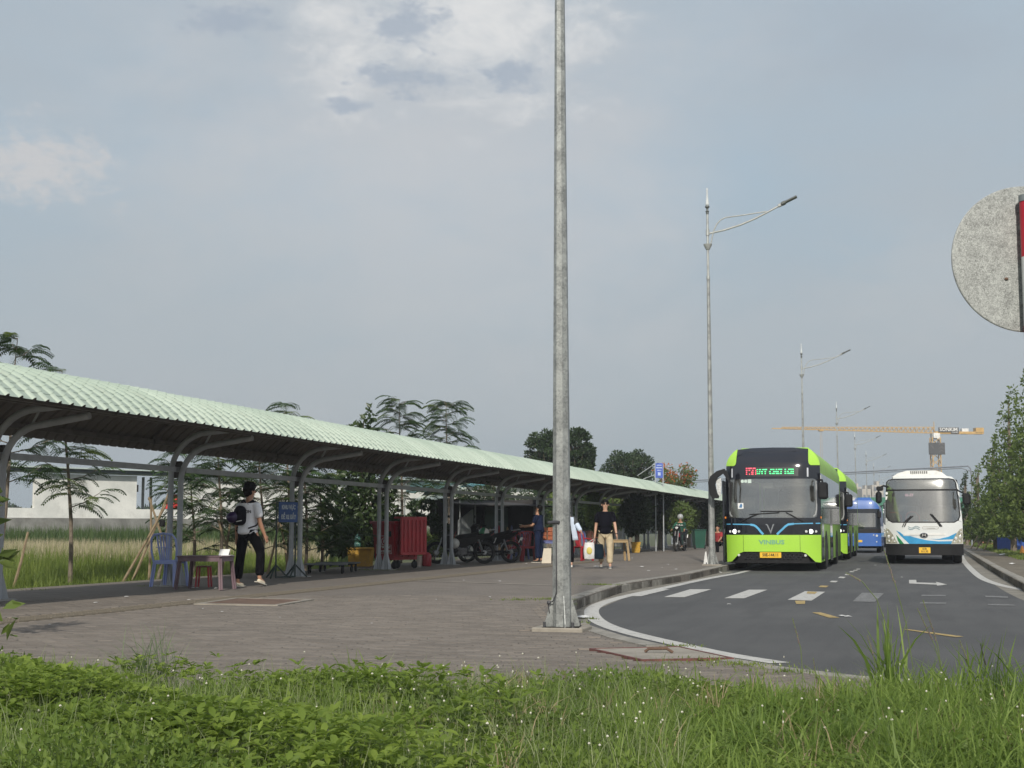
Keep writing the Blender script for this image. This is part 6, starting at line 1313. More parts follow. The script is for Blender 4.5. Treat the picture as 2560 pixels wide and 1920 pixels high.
# kiosk
M_kgrey = mat('kiosk_grey_sheet', (.20, .215, .22), .6, var=.15, dirt=.3); M_kdark = mat('kiosk_dark', (.035, .033, .033), .9, var=.3); M_kgreen = mat('kiosk_green_board', (.055, .085, .075), .7, var=.15); M_kbrown = mat('brown_board', (.12, .085, .05), .8, var=.2)
k0 = at(1146, 46.5); k1 = at(1345, 50.5); t = thing('kiosk', 'dark lean-to snack kiosk of grey sheets behind the motorbikes', 'kiosk', k0, math.atan2(k1.y-k0.y, k1.x-k0.x)); KL = (k1-k0).length
m_ = MB(); m_.prism([(0, 0), (.80, 0), (.80, 1.62), (.0, 1.25)], (0, 0, 0), .06, 'XZ'); m_.build('side_sheet', M_kgrey, t, smooth=False)
m_ = MB(); m_.box((.42, -.04, .95), (.76, .02, .03)); m_.build('sheet_rail', M_kgrey, t, smooth=False)
m_ = MB(); m_.box((KL/2+.4, 1.6, 1.0), (KL-.4, .06, 2.0)); m_.build('back_wall', M_kdark, t, smooth=False); m_ = MB(); m_.box((KL, .8, 1.0), (.05, 1.6, 2.0)); m_.build('end_wall', M_kdark, t, smooth=False)
m_ = MB(); m_.box((KL/2, .7, 1.86), (KL+.7, 2.6, .04), M=Matrix.Rotation(R(5), 3, 'X')); m_.build('roof', M_kdark, t, smooth=False)
m_ = MB(); m_.box((KL*.73, .9, 1.25), (KL*.29, .04, .95)); m_.build('green_board', M_kgreen, t, smooth=False)
m_ = MB(); m_.box((KL*.73, .5, .48), (KL*.29, .04, .50)); m_.build('brown_board', M_kbrown, t, smooth=False)
m_ = MB(); m_.tube([(.95, 0, 0), (.95, 0, 1.8)], .03, 6); m_.build('post', M_kgrey, t); m_ = MB(); m_.tube([(KL*.95, 0, 0), (KL*.95, 0, 1.8)], .03, 6); m_.build('post', M_kgrey, t)
m_ = MB(); m_.box((KL*.5, .6, .75), (KL*.8, .5, .04)); m_.build('counter', M_kbrown, t, smooth=False)
for i in range(12):
    m_ = MB(); x = KL*(.2+.055*i); m_.lathe((x, .5, .77), [(.04, 0), (.04, .14+.05*(i % 3)), (.015, .22+.05*(i % 3))], 8); m_.build('bottle', [M_redp, M_kgreen, M_tanp, M_bluep][i % 4], t)
def tarp(label, corners, m, n=10, sag=.12):
    P_ = [D(*c_) for c_ in corners]; o0 = P_[0].copy(); V_ = []; 
    for j in range(n+1):
        for i in range(n+1):
            u, v = i/n, j/n; p_ = (P_[0]*(1-u)+P_[1]*u)*(1-v)+(P_[3]*(1-u)+P_[2]*u)*v; V_.append(p_-o0+Vector((0, 0, -sag*math.sin(PI*u)*math.sin(PI*v)+.02*math.sin(u*17+v*9))))
    m_ = MB(); m_.add(V_, [(j*(n+1)+i, j*(n+1)+i+1, (j+1)*(n+1)+i+1, (j+1)*(n+1)+i) for j in range(n) for i in range(n)])
    t = thing('tarpaulin', label, 'tarpaulin', o0); o = m_.build('sheet', m, t); s_ = o.modifiers.new('t', 'SOLIDIFY'); s_.thickness = .01
    for P1 in P_[:2]: mm = MB(); q_ = P1-o0; mm.tube([(q_.x, q_.y, GZ-o0.z), q_], .02, 6); mm.build('pole', M_kgrey, t)
    return t
tarp('pale greenish white tarpaulin stretched low beside the kiosk', [(1030, 1256, 44), (1118, 1246, 46), (1190, 1208, 52), (1070, 1226, 50)], mat('pale_tarp', (.50, .55, .47), .7, var=.1), sag=.1)
tarp('dark green tarpaulin above the pale one', [(1012, 1234, 46), (1090, 1226, 48), (1140, 1208, 52), (1030, 1206, 51)], mat('dark_green_tarp', (.03, .085, .075), .7, var=.2))
tarp('bright teal tarpaulin strip over the kiosk roof', [(1150, 1220, 46.5), (1242, 1208, 49), (1246, 1196, 53), (1180, 1200, 52)], mat('teal_tarp', (.13, .38, .40), .6, var=.12), sag=.05)
# yellow baskets, white tub, green wheelie bin
M_bask = mat('yellow_basket', (.50, .30, .04), .6, var=.12, dirt=.2)
q = at(1590, 58.2)
for k in range(4):
    t = thing('basket', ['lowest yellow basket of the stack by the canopy posts', 'second yellow basket from the bottom of the stack', 'third yellow basket of the stack', 'topmost yellow basket of the stack'][k], 'basket', (q.x, q.y, GZ+k*.10), YAW+R(random.uniform(-8, 8)), 'stack of yellow baskets')
    m_ = MB(); m_.add([(x*.15, y*.12, 0) for x, y in ((-1, -1), (1, -1), (1, 1), (-1, 1))]+[(x*.18, y*.15, .12) for x, y in ((-1, -1), (1, -1), (1, 1), (-1, 1))], [(3, 2, 1, 0), (0, 1, 5, 4), (1, 2, 6, 5), (2, 3, 7, 6), (3, 0, 4, 7)]); m_.build('basket_body', M_bask, t, smooth=False)
    m_ = MB(); m_.tube([(-.18, -.15, .12), (.18, -.15, .12), (.18, .15, .12), (-.18, .15, .12), (-.18, -.15, .12)], .012, 5); m_.build('rim', M_bask, t)
q = at(1747, 68.5); t = thing('wheelie_bin', 'dark green two-wheeled bin under the far canopy', 'bin', q, YAW+R(8)); M_gb = mat('dark_green_bin', (.012, .075, .05), .5, var=.15)
m_ = MB(); m_.add([(x*.22, y*.24, .05) for x, y in ((-1, -1), (1, -1), (1, 1), (-1, 1))]+[(x*.28, y*.32, .88) for x, y in ((-1, -1), (1, -1), (1, 1), (-1, 1))], [(3, 2, 1, 0), (0, 1, 5, 4), (1, 2, 6, 5), (2, 3, 7, 6), (3, 0, 4, 7), (4, 5, 6, 7)]); m_.build('bin_body', M_gb, t, smooth=False)
m_ = MB(); m_.box((0, 0, .91), (.60, .70, .05), bev=.02); m_.tube([(-.2, .37, .86), (.2, .37, .86)], .02, 6); m_.build('lid', M_gb, t, smooth=False)
for x in (-.24, .24): m_ = MB(); m_.lathe((x, -.2, .10), [(.09, -.025), (.1, 0), (.09, .025)], 14, 'X'); m_.build('wheel', M_tyre, t)
# litter on the pavement and in the gutter
M_lit = mat('litter_white', (.62, .62, .60), .8, var=.08); lm = []
for k in range(4):
    m_ = MB(); pts = [(random.uniform(.4, 1)*math.cos(a), random.uniform(.3, 1)*math.sin(a), random.uniform(0, .25)) for a in np.arange(0, 6.2, .9)]; m_.add([(0, 0, .35)]+pts, [(0, i+1, (i+1) % len(pts)+1) for i in range(len(pts))]); o = m_.build('litter', M_lit, smooth=False); lm.append(o.data); bpy.data.objects.remove(o)
spots = [(1452, 1511, 0, .13), (1462, 1546, 0, .34), (1738, 1440, 0, .2), (1692, 1451, 0, .25), (1800, 1432, 0, .18), (1818, 1421, 0, .25), (1712, 1448, 0, .12), (1490, 1417, GZ, .2), (1604, 1418, GZ, .2), (1670, 1412, GZ, .12), (1655, 1420, GZ, .1), (1690, 1424, GZ, .12), (1622, 1428, GZ, .14), (1580, 1396, GZ, .12),
    (240, 1508, GZ, .09), (316, 1493, GZ, .10), (472, 1501, GZ, .07), (480, 1471, GZ, .12), (492, 1470, GZ, .08), (124, 1563, GZ, .05), (507, 1523, GZ, .05), (556, 1531, GZ, .06), (540, 1472, GZ, .09), (808, 1430, GZ, .11), (1048, 1419, GZ, .16), (1248, 1454, GZ, .10), (1224, 1494, GZ, .07), (1160, 1452, GZ, .08), (1316, 1410, GZ, .12), (1400, 1438, GZ, .1), (117, 1463, .0, .22), (160, 1462, 0, .18), (700, 1545, GZ, .04), (930, 1560, GZ, .04), (1090, 1500, GZ, .05), (2188, 1414, 0, .12), (2254, 1444, 0, .1), (2530, 1411, GZ, .35), (2510, 1388, GZ, .5), (2545, 1390, GZ, .3), (2472, 1420, 0, .2), (1822, 1512, 0, .1), (2120, 1543, 0, .15), (2105, 1541, 0, .12)]
for i, (px, py, zz_, s_) in enumerate(spots):
    p = G(px, py, zz_); o = link('litter', lm[i % 4], None, (p.x, p.y, zz_+.008)); o.scale = (s_*.5, s_*.5, s_*.3); o.rotation_euler.z = random.uniform(0, 6)
    near = 'in the road gutter' if zz_ == 0 else ('on the right-hand verge' if px > 2400 else 'on the paving')
    tag(o, 'scrap of white litter lying '+near, 'litter', 'white litter '+near)
# ================================================================ VEGETATION
L_poin = leafmat('feathery_leaf', (.020, .050, .014), (.065, .115, .030), .28); L_yel = leafmat('young_leaf', (.07, .12, .02), (.17, .22, .05), .35)
L_dense = leafmat('broad_dark_leaf', (.014, .032, .010), (.055, .085, .024), .18, .4); L_mid = leafmat('mid_green_leaf', (.045, .08, .02), (.16, .215, .055), .4)
L_dark = leafmat('dark_leaf', (.016, .034, .014), (.045, .075, .025), .2); L_warm = leafmat('olive_leaf', (.04, .055, .02), (.12, .14, .05), .25)
L_flame = leafmat('orange_petal', (.35, .07, .02), (.50, .16, .05), .3)
M_bark = mat('young_bark', (.13, .105, .08), .9, col2=(.20, .165, .125), vs=12, bump=.6); M_stake = mat('dry_stake', (.20, .15, .09), .85, col2=(.30, .23, .15), vs=10, bump=.4)
def leafarr(P, N, size, asp=.45, fold=.25):
    """folded diamond leaves: P base points, N directions, size lengths"""
    n = len(P); d = N/np.linalg.norm(N, axis=1, keepdims=True); r_ = rng.normal(size=(n, 3)); s_ = np.cross(d, r_); s_ /= np.linalg.norm(s_, axis=1, keepdims=True)+1e-9; u = np.cross(s_, d)
    sz = size[:, None]; V = np.empty((n, 4, 3)); V[:, 0] = P; V[:, 2] = P+d*sz; m_ = P+d*sz*.45+u*sz*fold*asp; V[:, 1] = m_+s_*sz*asp*.5; V[:, 3] = m_-s_*sz*asp*.5
    b = np.arange(n)[:, None]*4; T = np.concatenate([b+np.array([0, 1, 2]), b+np.array([0, 2, 3])]); return V.reshape(-1, 3), T
def clumps(C_, Rr, n, size, up=.35, surf=.6):
    """leaf base points spread through ellipsoid clumps (centre, radii)"""
    C_ = np.array(C_, float); Rr = np.array(Rr, float); w_ = np.prod(Rr, axis=1)**(2/3); w_ /= w_.sum(); k = rng.choice(len(C_), n, p=w_)
    d = rng.normal(size=(n, 3)); d /= np.linalg.norm(d, axis=1, keepdims=True); rad = rng.random(n)**(1/3*(1-surf)+.05); P = C_[k]+d*Rr[k]*rad[:, None]
    N = d*.7+rng.normal(size=(n, 3))*.6+np.array([0, 0, up*.3]); return P, N, size*(.6+.8*rng.random(n))
def tree(name, label, cat, loc, clump, n, leaf, size, m, trunk=None, group=None, asp=.5, extra=None):
    t = thing(name, label, cat, loc, 0, group)
    P, N, s_ = clumps([c_[:3] for c_ in clump], [c_[3:] for c_ in clump], n, size); V_, T = leafarr(P, N, s_, asp); o = fast('crown', V_, T, m, t)
    mb = MB(); ztop = max(c_[2] for c_ in clump); tr = trunk or .08; mb.tube([(0, 0, -.1), (.02, 0, ztop*.35), (-.03, .02, ztop*.7), (0, 0, ztop*.95)], [tr, tr*.85, tr*.55, tr*.2], 8); mb.build('trunk', M_bark, t)
    mb = MB()
    for c_ in clump[:26]: a = Vector((0, 0, max(.15*ztop, c_[2]*.62))); b = Vector(c_[:3]); mb.tube([a, a.lerp(b, .5)+Vector((0, 0, .06)), b], [tr*.4, tr*.25, tr*.1], 5)
    mb.build('branches', M_bark, t)
    if extra: extra(t)
    return t
# ---- feathery young trees
fr_me = []
for k in range(4):
    V_ = []; T = []; L = .50; npair = 12
    rach = lambda u: np.array([u*L, 0, .05*math.sin(u*PI)-.10*u*u])
    for i in range(npair):
        u = .12+.86*i/(npair-1); p_ = rach(u); ln = .15*math.sin(PI*(.22+.68*u))*(.9+.2*random.random())
        for sg in (-1, 1):
            d = np.array([.38+.25*u, sg*1., -.12+random.uniform(-.08, .08)]); d /= np.linalg.norm(d); w_ = np.array([1, 0, 0])*.021; b = len(V_)
            q1 = p_+d*ln*.55+np.array([0, 0, .004]); q2 = p_+d*ln+np.array([0, 0, -.025])
            V_ += [p_-w_*.5, p_+w_*.5, q1-w_, q1+w_, q2]; T += [[b, b+1, b+3], [b, b+3, b+2], [b+2, b+3, b+4]]
    b = len(V_)
    for i in range(5): u = i/4; p_ = rach(u); V_ += [p_+np.array([0, .004, 0]), p_-np.array([0, .004, 0])]
    T += [t_ for i in range(4) for t_ in ([b+2*i, b+2*i+1, b+2*i+3], [b+2*i, b+2*i+3, b+2*i+2])]
    o = fast('frond', np.array(V_), np.array(T), L_poin if k < 3 else L_yel); fr_me.append(o.data); bpy.data.objects.remove(o)
def feathery(label, px, dep, top, n=60, base=.0, lean=0., low=.42, spread=1., cut=None, sc_=1.):
    p0 = at(px, dep, base); H = D(px, top, dep).z-base; t = thing('flame_tree_sapling', label, 'tree', p0, random.uniform(0, 6), 'young feathery trees behind the canopy')
    t.rotation_euler.z = 0; mb = MB(); lx = lean*math.cos(YAW); ly = lean*math.sin(YAW)
    ax = lambda u: Vector((lx*u+.05*math.sin(u*5), ly*u+.04*math.sin(u*4+1), H*u)); mb.tube([ax(u) for u in (0, .15, .3, .5, .7, .85, .97)], [.045*sc_, .04*sc_, .036*sc_, .028*sc_, .02*sc_, .013*sc_, .006], 7); mb.build('trunk', M_bark, t)
    nb_ = max(6, n//5); fr = 0
    for j in range(nb_):
        u = low+(.97-low)*j/(nb_-1); a = j*2.4+random.uniform(-.3, .3); ln = spread*(.85-.66*((u-low)/(1-low))**.9)*random.uniform(.7, 1.15); st = ax(u); en = st+Vector((math.cos(a)*ln, math.sin(a)*ln, ln*.38)); mid = st.lerp(en, .5)+Vector((0, 0, -.04))
        mb = MB(); mb.tube([st, mid, en], [.012, .009, .005], 5); mb.build('branch', M_bark, t)
        for q in range(8):
            v = .22+.78*q/7; p_ = (st.lerp(mid, v*2) if v < .5 else mid.lerp(en, v*2-1)); o = link('frond', fr_me[3 if random.random() < .12 else random.randrange(3)], t, p_)
            o.rotation_euler = (random.uniform(-.25, .25), random.uniform(-.15, .35), a+(-1)**q*random.uniform(.5, 1.25) if q < 7 else a); s_ = random.uniform(.75, 1.15)*sc_; o.scale = (s_, s_, s_); fr += 1
    return t
feathery('feathery sapling at the far left edge, its tip rising above the roof', -18, 24.6, 818, 84, spread=1.1, lean=.35)
feathery('feathery sapling with a clear bare trunk in front of the white shed', 172, 26.6, 905, 84, lean=-.2, low=.36, spread=1.0)
feathery('low feathery sapling tied to crossed stakes left of the blue chair', 388, 28.2, 1120, 30, lean=.4, low=.6, spread=.55, sc_=.8)
feathery('feathery sapling directly behind the man with the backpack', 545, 29.0, 1075, 84, low=.30, spread=1.15)
feathery('feathery sapling whose tip pokes over the roof above the blue sign', 715, 33.0, 1000, 84, low=.3, spread=1.25)
feathery('feathery tree with a dark tip rising over the roof right of the broad-leaved tree', 1000, 40.5, 982, 130, low=.35, spread=1.25, sc_=1.05)
feathery('feathery tree nearest the dark kiosk, wide tip above the roof', 1118, 44.5, 992, 140, low=.38, spread=1.5, sc_=1.15)
feathery('bushy feathery sapling between the blue sign and the yellow container', 800, 34.5, 1150, 70, low=.22, spread=1.0)
feathery('feathery sapling filling the gap left of the man with the backpack', 478, 31.0, 1165, 70, low=.25, spread=1.2)
feathery('feathery sapling behind the gap between the man and the blue sign', 650, 31.5, 1105, 100, low=.22, spread=1.3)
feathery('dense feathery sapling right behind the blue sign', 760, 33.5, 1090, 110, low=.18, spread=1.3)
for px, dep, z0, z1, n, sz, lb in ((-52, 12.5, .7, 1.25, 150, .14, 'broad leaved shoot cut off by the left edge beside the first canopy post'), (-42, 8.3, .15, .42, 26, .11, 'single big yellow green leaves at the left edge of the verge')):
    p_ = at(px, dep, .15); tree('leafy_shoot', lb, 'plant', p_, [(random.uniform(-.12, .12), 0, z0+(z1-z0)*i/3, .13, .13, .12) for i in range(4)], n, None, sz, L_yel if n < 50 else L_mid, .012, None, .5)
# stakes
def stake(px0, px1, dep, ytop, label, dy=0.):
    a = at(px0, dep, 0); b = D(px1, ytop, dep+dy); t = thing('tree_stake', label, 'stake', a, 0, 'wooden stakes propping young trees'); mb = MB(); m_ = (b-a)*.5; mb.tube([(0, 0, 0), m_+Vector((.02, 0, .01)), b-a], [.03, .027, .022], 6); mb.build('pole', M_stake, t, smooth=True); return t
for i, (a_, b_, dep, yt, lab) in enumerate(((300, 415, 27.5, 1262, 'long stake leaning right toward the canopy post by the blue chair'), (325, 425, 27.8, 1225, 'yellowish stake crossing the long leaning one'), (372, 378, 28.4, 1240, 'upright stake behind the crossed pair'), (440, 372, 28.2, 1243, 'stake leaning left over the blue chair'),
        (592, 545, 28.6, 1300, 'stake leaning left just behind the man with the backpack'), (548, 575, 29.2, 1310, 'stake leaning right behind the man with the backpack'), (665, 700, 31, 1290, 'stake leaning right between the man and the blue sign'), (722, 700, 32, 1300, 'dark stake behind the blue sign'), (30, 70, 25, 1330, 'stake at the foot of the leftmost sapling'),
        (2436, 2492, 66, 1278, 'long stake leaning right under the right-hand trees'), (2424, 2470, 70, 1285, 'shorter stake left of the long one under the right-hand trees'), (2456, 2505, 64, 1282, 'second long stake under the right-hand trees'), (2535, 2502, 64, 1276, 'stake leaning left beside the blue shed'), (2512, 2508, 68, 1280, 'upright stake under the right-hand trees'))): stake(a_, b_, dep, yt, lab)
q = D(400, 1305, 27.6); t = thing('tied_can', 'small dark can tied where the stakes cross left of the blue chair', 'can', q); mb = MB(); mb.lathe((.05, 0, -.09), [(.05, 0), (.055, .01), (.055, .12), (.045, .13)], 10); mb.build('can_body', M_blkm, t); mb = MB(); mb.tube([(-.08, 0, 0), (0, -.02, .03), (.06, 0, .01)], .014, 5); mb.build('tie', mat('blue_rag', (.10, .25, .28), .8), t)
q = at(426, 34, 0); t = thing('red_jacket', 'bright red jacket hung on the stakes behind the canopy post', 'jacket', (q.x, q.y, 0), YAW); zt = D(426, 1236, 34).z; mb = MB(); mb.prism([(-.14, zt-.34), (.14, zt-.34), (.15, zt-.1), (.08, zt), (-.08, zt), (-.15, zt-.1)], (0, 0, 0), .12, 'XZ'); mb.build('cloth', mat('bright_red_cloth', (.55, .03, .03), .7, var=.15, bump=.5), t); mb = MB(); mb.tube([(0, .05, 0), (0, .05, zt-.05)], .025, 6); mb.build('post', M_stake, t)
# ---- trees and bushes made of leaf clumps
def cone(hz0, hz1, r0, r1, n, sq=.8):
    out = []
    for i in range(n):
        u = (i+.5)/n; z_ = hz0+(hz1-hz0)*u; r_ = (r0*(1-u)+r1*u); k = max(1, int(r_*4/ .8))
        for j in range(k): a = j*2*PI/k+i*1.3; out.append((math.cos(a)*r_*.6*random.uniform(.7, 1.2), math.sin(a)*r_*.6, z_+random.uniform(-.1, .1), r_*.42*random.uniform(.6, 1.3), r_*.42, (hz1-hz0)/n*.6))
    return out
def dome(R_, zc, h_, n):
    out = []
    for i in range(n): a = i*2.4; r_ = R_*math.sqrt((i+.5)/n); out.append((math.cos(a)*r_+random.uniform(-.1, .1)*R_, math.sin(a)*r_, zc+h_*math.sqrt(max(0, 1-(r_/R_)**2*.9))+random.uniform(-.28, .16)*h_, R_*.24*random.uniform(.6, 1.3), R_*.26, R_*.17*random.uniform(.7, 1.3)))
    return out
p_ = at(905, 37.5, 0); H = D(895, 985, 37.5).z
tree('broadleaf_tree', 'dense dark tree with big glossy leaves behind the canopy near the red bin', 'tree', p_, cone(.5, H-.25, 1.35, .22, 11), 5200, None, .17, L_dense, .07, asp=.55)
p_ = at(1085, 41, 0); tree('shrub', 'yellow green shrub between the red bin and the motorbikes', 'shrub', p_, dome(.8, .3, .5, 8), 2200, None, .09, L_yel, .03)
p_ = at(1042, 39.5, 0); tree('shrub', 'dark shrub right behind the red bin', 'shrub', p_, dome(.8, .9, .8, 9), 2500, None, .10, L_dark, .03)
def bgtree(lab, px, dep, ytop, wpx, m, n, size, kind='dome', ybase=None, cat='tree', group=None, name='broadleaf_tree'):
    p_ = at(px, dep, 0); H = D(px, ytop, dep).z; Rr = wpx/2/F*dep
    cl = dome(Rr, H*.55 if ybase is None else D(px, ybase, dep).z, H-(H*.55 if ybase is None else D(px, ybase, dep).z)-Rr*.12, 26) if kind == 'dome' else cone(H*.12, H-Rr*.2, Rr, Rr*.22, 10)
    if kind == 'dome': cl += [(c_[0]*.85, c_[1]*.85, c_[2]*.80, c_[3], c_[4], c_[5]*1.9) for c_ in cl]+[(c_[0]*.7, c_[1]*.7, c_[2]*.56, c_[3]*1.1, c_[4], c_[5]*2.2) for c_ in cl[:14]]
    return tree(name, lab, cat, p_, cl, n, None, size, m, .1+Rr*.03, group)
bgtree('tall dark tree above the roof just left of the near lamp post', 1372, 74, 1082, 100, L_dark, 11000, .17, 'dome', 1150)
bgtree('tall dark tree above the roof just right of the near lamp post', 1440, 74, 1078, 90, L_dark, 11000, .17, 'dome', 1150)
bgtree('small pointed tree right of the tall dark pair above the roof', 1484, 76, 1112, 50, L_dark, 6500, .17, 'cone')
bgtree('wide umbrella shaped tree above the canopy roof', 1575, 88, 1130, 128, L_dark, 14000, .16, 'dome', 1185)
p_ = at(1688, 72, 0)
def flames(t):
    P, N, s_ = clumps([(random.uniform(-1.0, .8), random.uniform(-.8, .8), 3.4+random.uniform(-.2, .9), .28, .28, .16) for _ in range(22)], [], 0, .1) if False else (None, None, None)
fl = [(random.uniform(-.9, .9), random.uniform(-.6, .6), D(1688, 1185, 72).z+random.uniform(-.55, .42)) for _ in range(34)]
t = tree('flame_tree', 'sparse flame tree with orange red blossom behind the blue billboard', 'tree', p_, [(x, y, z_-.15, .28, .28, .16) for x, y, z_ in fl], 1900, None, .12, L_mid, .10)
P, N, s_ = clumps([(x, y, z_+.02) for x, y, z_ in fl], [(.20, .20, .12)]*len(fl), 520, .10); V_, T = leafarr(P, N, s_, .8); fast('blossom', V_, T, L_flame, t)
hedge = [(1150, 62, 1222, 130, L_dark), (1235, 66, 1200, 130, L_dark), (1330, 62, 1225, 110, L_dark), (1400, 64, 1235, 70, L_yel), (1440, 60, 1225, 90, L_dark), (1487, 58, 1235, 44, L_yel), (1530, 66, 1222, 90, L_mid), (1592, 60, 1245, 70, L_dense), (1650, 66, 1232, 100, L_dark), (1700, 64, 1262, 70, L_mid), (1722, 76, 1262, 60, L_yel), (1770, 80, 1250, 110, L_dark), (1830, 90, 1240, 100, L_dark), (1905, 100, 1245, 110, L_dark), (1990, 110, 1255, 110, L_mid)]
hl = ['dark bush behind the left end of the kiosk', 'dark bush above the kiosk roof', 'dark bush behind the man in navy', 'bright yellow green bush left of the near lamp post', 'dark bush behind the woman in the cardigan', 'narrow bright green bush between the woman and the man in black', 'green bush directly behind the man in black', 'big leaved bush behind the stack of yellow baskets', 'dark bush left of the rider in green', 'green bush right of the rider in green', 'yellow green bush beside the green wheelie bin', 'dark bush behind the seated people', 'dark bush hidden behind the front green bus', 'second dark bush hidden behind the front green bus', 'green bush behind the second green bus']
for (px, dep, yt, wp, m), lb in zip(hedge, hl): bgtree(lb, px, dep, yt, wp, m, 4200, .13 if m is not L_dense else .2, 'dome', 1300, 'bush', 'bushes behind the canopy', 'bush')
# right side trees
bgtree('large leafy tree at the right edge, its crown reaching toward the round sign', 2590, 50, 870, 190, L_mid, 7000, .15, 'cone')
bgtree('tall leafy tree with a pointed crown just left of the right edge', 2535, 60, 945, 165, L_mid, 6000, .16, 'cone')
bgtree('leafy tree leaning over the stakes on the right verge', 2490, 66, 1085, 110, L_mid, 4200, .15, 'cone')
bgtree('smaller leafy tree closest to the white bus on the right verge', 2450, 76, 1150, 80, L_mid, 3000, .15, 'cone')
bgtree('thin dark tree behind the right mirror of the white bus', 2418, 86, 1170, 56, L_dark, 2600, .15, 'cone')
bgtree('dark shrub low under the right-hand trees', 2470, 95, 1275, 160, L_dark, 5000, .16, 'dome', 1312, 'shrub', None, 'shrub')
bgtree('second dark shrub at the right edge under the trees', 2550, 85, 1270, 160, L_dark, 5000, .16, 'dome', 1312, 'shrub', None, 'shrub')
# blue shed, rubble, concrete line on the verge
q = at(2560, 63); t = thing('blue_cabin', 'blue sheet metal cabin at the right edge beyond the verge', 'cabin', q, YAW); Hc = D(2560, 1268, 63).z-GZ
M_bcab = mat('cabin_blue', (.02, .07, .30), .5, var=.12, dirt=.1); mb = MB(); mb.box((0.25, 1.0, Hc/2), (1.5, 2.0, Hc)); mb.build('wall', M_bcab, t, smooth=False); mb = MB(); mb.box((.25, 1.0, Hc+.04), (1.7, 2.2, .06)); mb.build('roof', M_bcab, t, smooth=False)
for k in range(5): mb = MB(); mb.box((-.4+.3*k, -.02, Hc/2), (.03, .04, Hc-.1)); mb.build('rib', M_bcab, t, smooth=False)
mb = MB(); mb.box((.15, -.03, Hc*.75), (.5, .03, .4)); mb.build('window', M_farw, t, smooth=False)
M_brk = mat('red_clay_brick', (.30, .13, .075), .9, var=.3, vs=14, dirt=.3); bm_ = MB(); bm_.box((0, 0, 0), (.19, .09, .055), bev=.006); o = bm_.build('brick', M_brk, smooth=False); bme = o.data; bpy.data.objects.remove(o)
a, b = G(2415, 1352, GZ), G(2556, 1376, GZ); t = thing('brick_edging', 'broken line of orange clay bricks on the right verge', 'bricks', (a.x, a.y, GZ))
for i in range(120):
    u = random.random(); p_ = (b-a)*u; link('brick', bme, t, (p_.x+random.uniform(-.15, .15), p_.y+random.uniform(-.5, .5), .03+random.choice((0, .055)))).rotation_euler = (random.uniform(-.2, .2), random.uniform(-.2, .2), random.uniform(0, 3))
q = at(2556, 55); t = thing('yellow_cone', 'small orange and yellow object at the right edge of the verge', 'cone', q); mb = MB(); mb.lathe((0, 0, 0), [(.16, 0), (.16, .03), (.10, .05), (.03, .32)], 14); mb.build('cone_body', mat('cone_orange', (.60, .25, .03), .6), t)
# far wood line
def wood(name, label, px0, px1, dep, ytop, n, m, size=.6):
    a = at(px0, dep, 0); b = at(px1, dep, 0); H = D((px0+px1)/2, ytop, dep).z; k = int((b-a).length/(H*.7))+2; cl = []
    for i in range(k): u = i/(k-1); p_ = a.lerp(b, u); h_ = H*random.uniform(.7, 1.0); cl.append((p_.x-a.x, p_.y-a.y+random.uniform(-3, 3), h_*.5, H*.6, H*.6, h_*.5))
    P, N, s_ = clumps([c_[:3] for c_ in cl], [c_[3:] for c_ in cl], n, size); V_, T = leafarr(P, N, s_, .6); o = fast(name, V_, T, m, None, kind='stuff', loc=(a.x, a.y, 0)); tag(o, label, 'wood'); return o
wood('far_wood', 'far belt of dark trees on the horizon behind the shed', -400, 1500, 240, 1258, 16000, L_dark, .9)
wood('far_wood', 'far belt of trees beyond the end of the road', 1500, 3000, 330, 1268, 14000, L_dark, 1.2)
wood('far_wood', 'green belt behind the hoarding on the right', 2080, 2700, 170, 1262, 9000, L_mid, .6)
# ---- grass
def blades(P, h, w_, lean, az, seg=2):
    n = len(P); u = np.stack([np.cos(az), np.sin(az), np.zeros(n)], 1); s_ = np.stack([-np.sin(az), np.cos(az), np.zeros(n)], 1); tw = rng.normal(0, .5, n); s_ = s_*np.cos(tw)[:, None]+u*np.sin(tw)[:, None]
    rows = []; 
    for k in range(seg+1):
        q = k/seg; c_ = P+u*(lean*h*q**2)[:, None]+np.array([0, 0, 1])*(h*(q-.42*lean*q**2.2))[:, None]
        if k < seg: ww = (w_*(1-.55*q**1.5))[:, None]*.5; rows += [c_-s_*ww, c_+s_*ww]
        else: rows.append(c_)
    V_ = np.stack(rows, 1); m_ = V_.shape[1]; b = np.arange(n)[:, None]*m_; T = []
    for k in range(seg-1): T += [b+np.array([2*k, 2*k+1, 2*k+3]), b+np.array([2*k, 2*k+3, 2*k+2])]
    T.append(b+np.array([2*seg-2, 2*seg-1, 2*seg])); return V_.reshape(-1, 3), np.concatenate(T)
def scatter(n, dep0, dep1, px0, px1, ok=None, z=0.):
    """ground points inside a wedge of the view"""
    dep = np.sqrt(rng.random(n)*(dep1**2-dep0**2)+dep0**2); px = px0+(px1-px0)*rng.random(n); lat = (px-1280)/F*dep
    x = lat*_r.x+dep*(-math.sin(YAW)); y = lat*_r.y+dep*math.cos(YAW); P = np.stack([x, y, np.full(n, z)], 1)
    if ok is not None: k = ok(P); P = P[k]; dep = dep[k]; px = px[k]
    return P, dep, px
G_field = leafmat('field_grass', (.075, .125, .022), (.22, .27, .06), .4); G_dry = leafmat('dry_plume_grass', (.30, .26, .15), (.52, .46, .32), .3); G_deep = leafmat('deep_field_grass', (.035, .07, .02), (.085, .125, .04), .3)
field_ok = lambda P: P[:, 0] < -14.25
P, dep, px = scatter(105000, 20, 40, -250, 1750, field_ok, -.05); hh = np.clip((.22+.5*np.clip((-14.25-P[:, 0])/4, 0, 1))*(.6+.7*rng.random(len(P))), .05, 1)
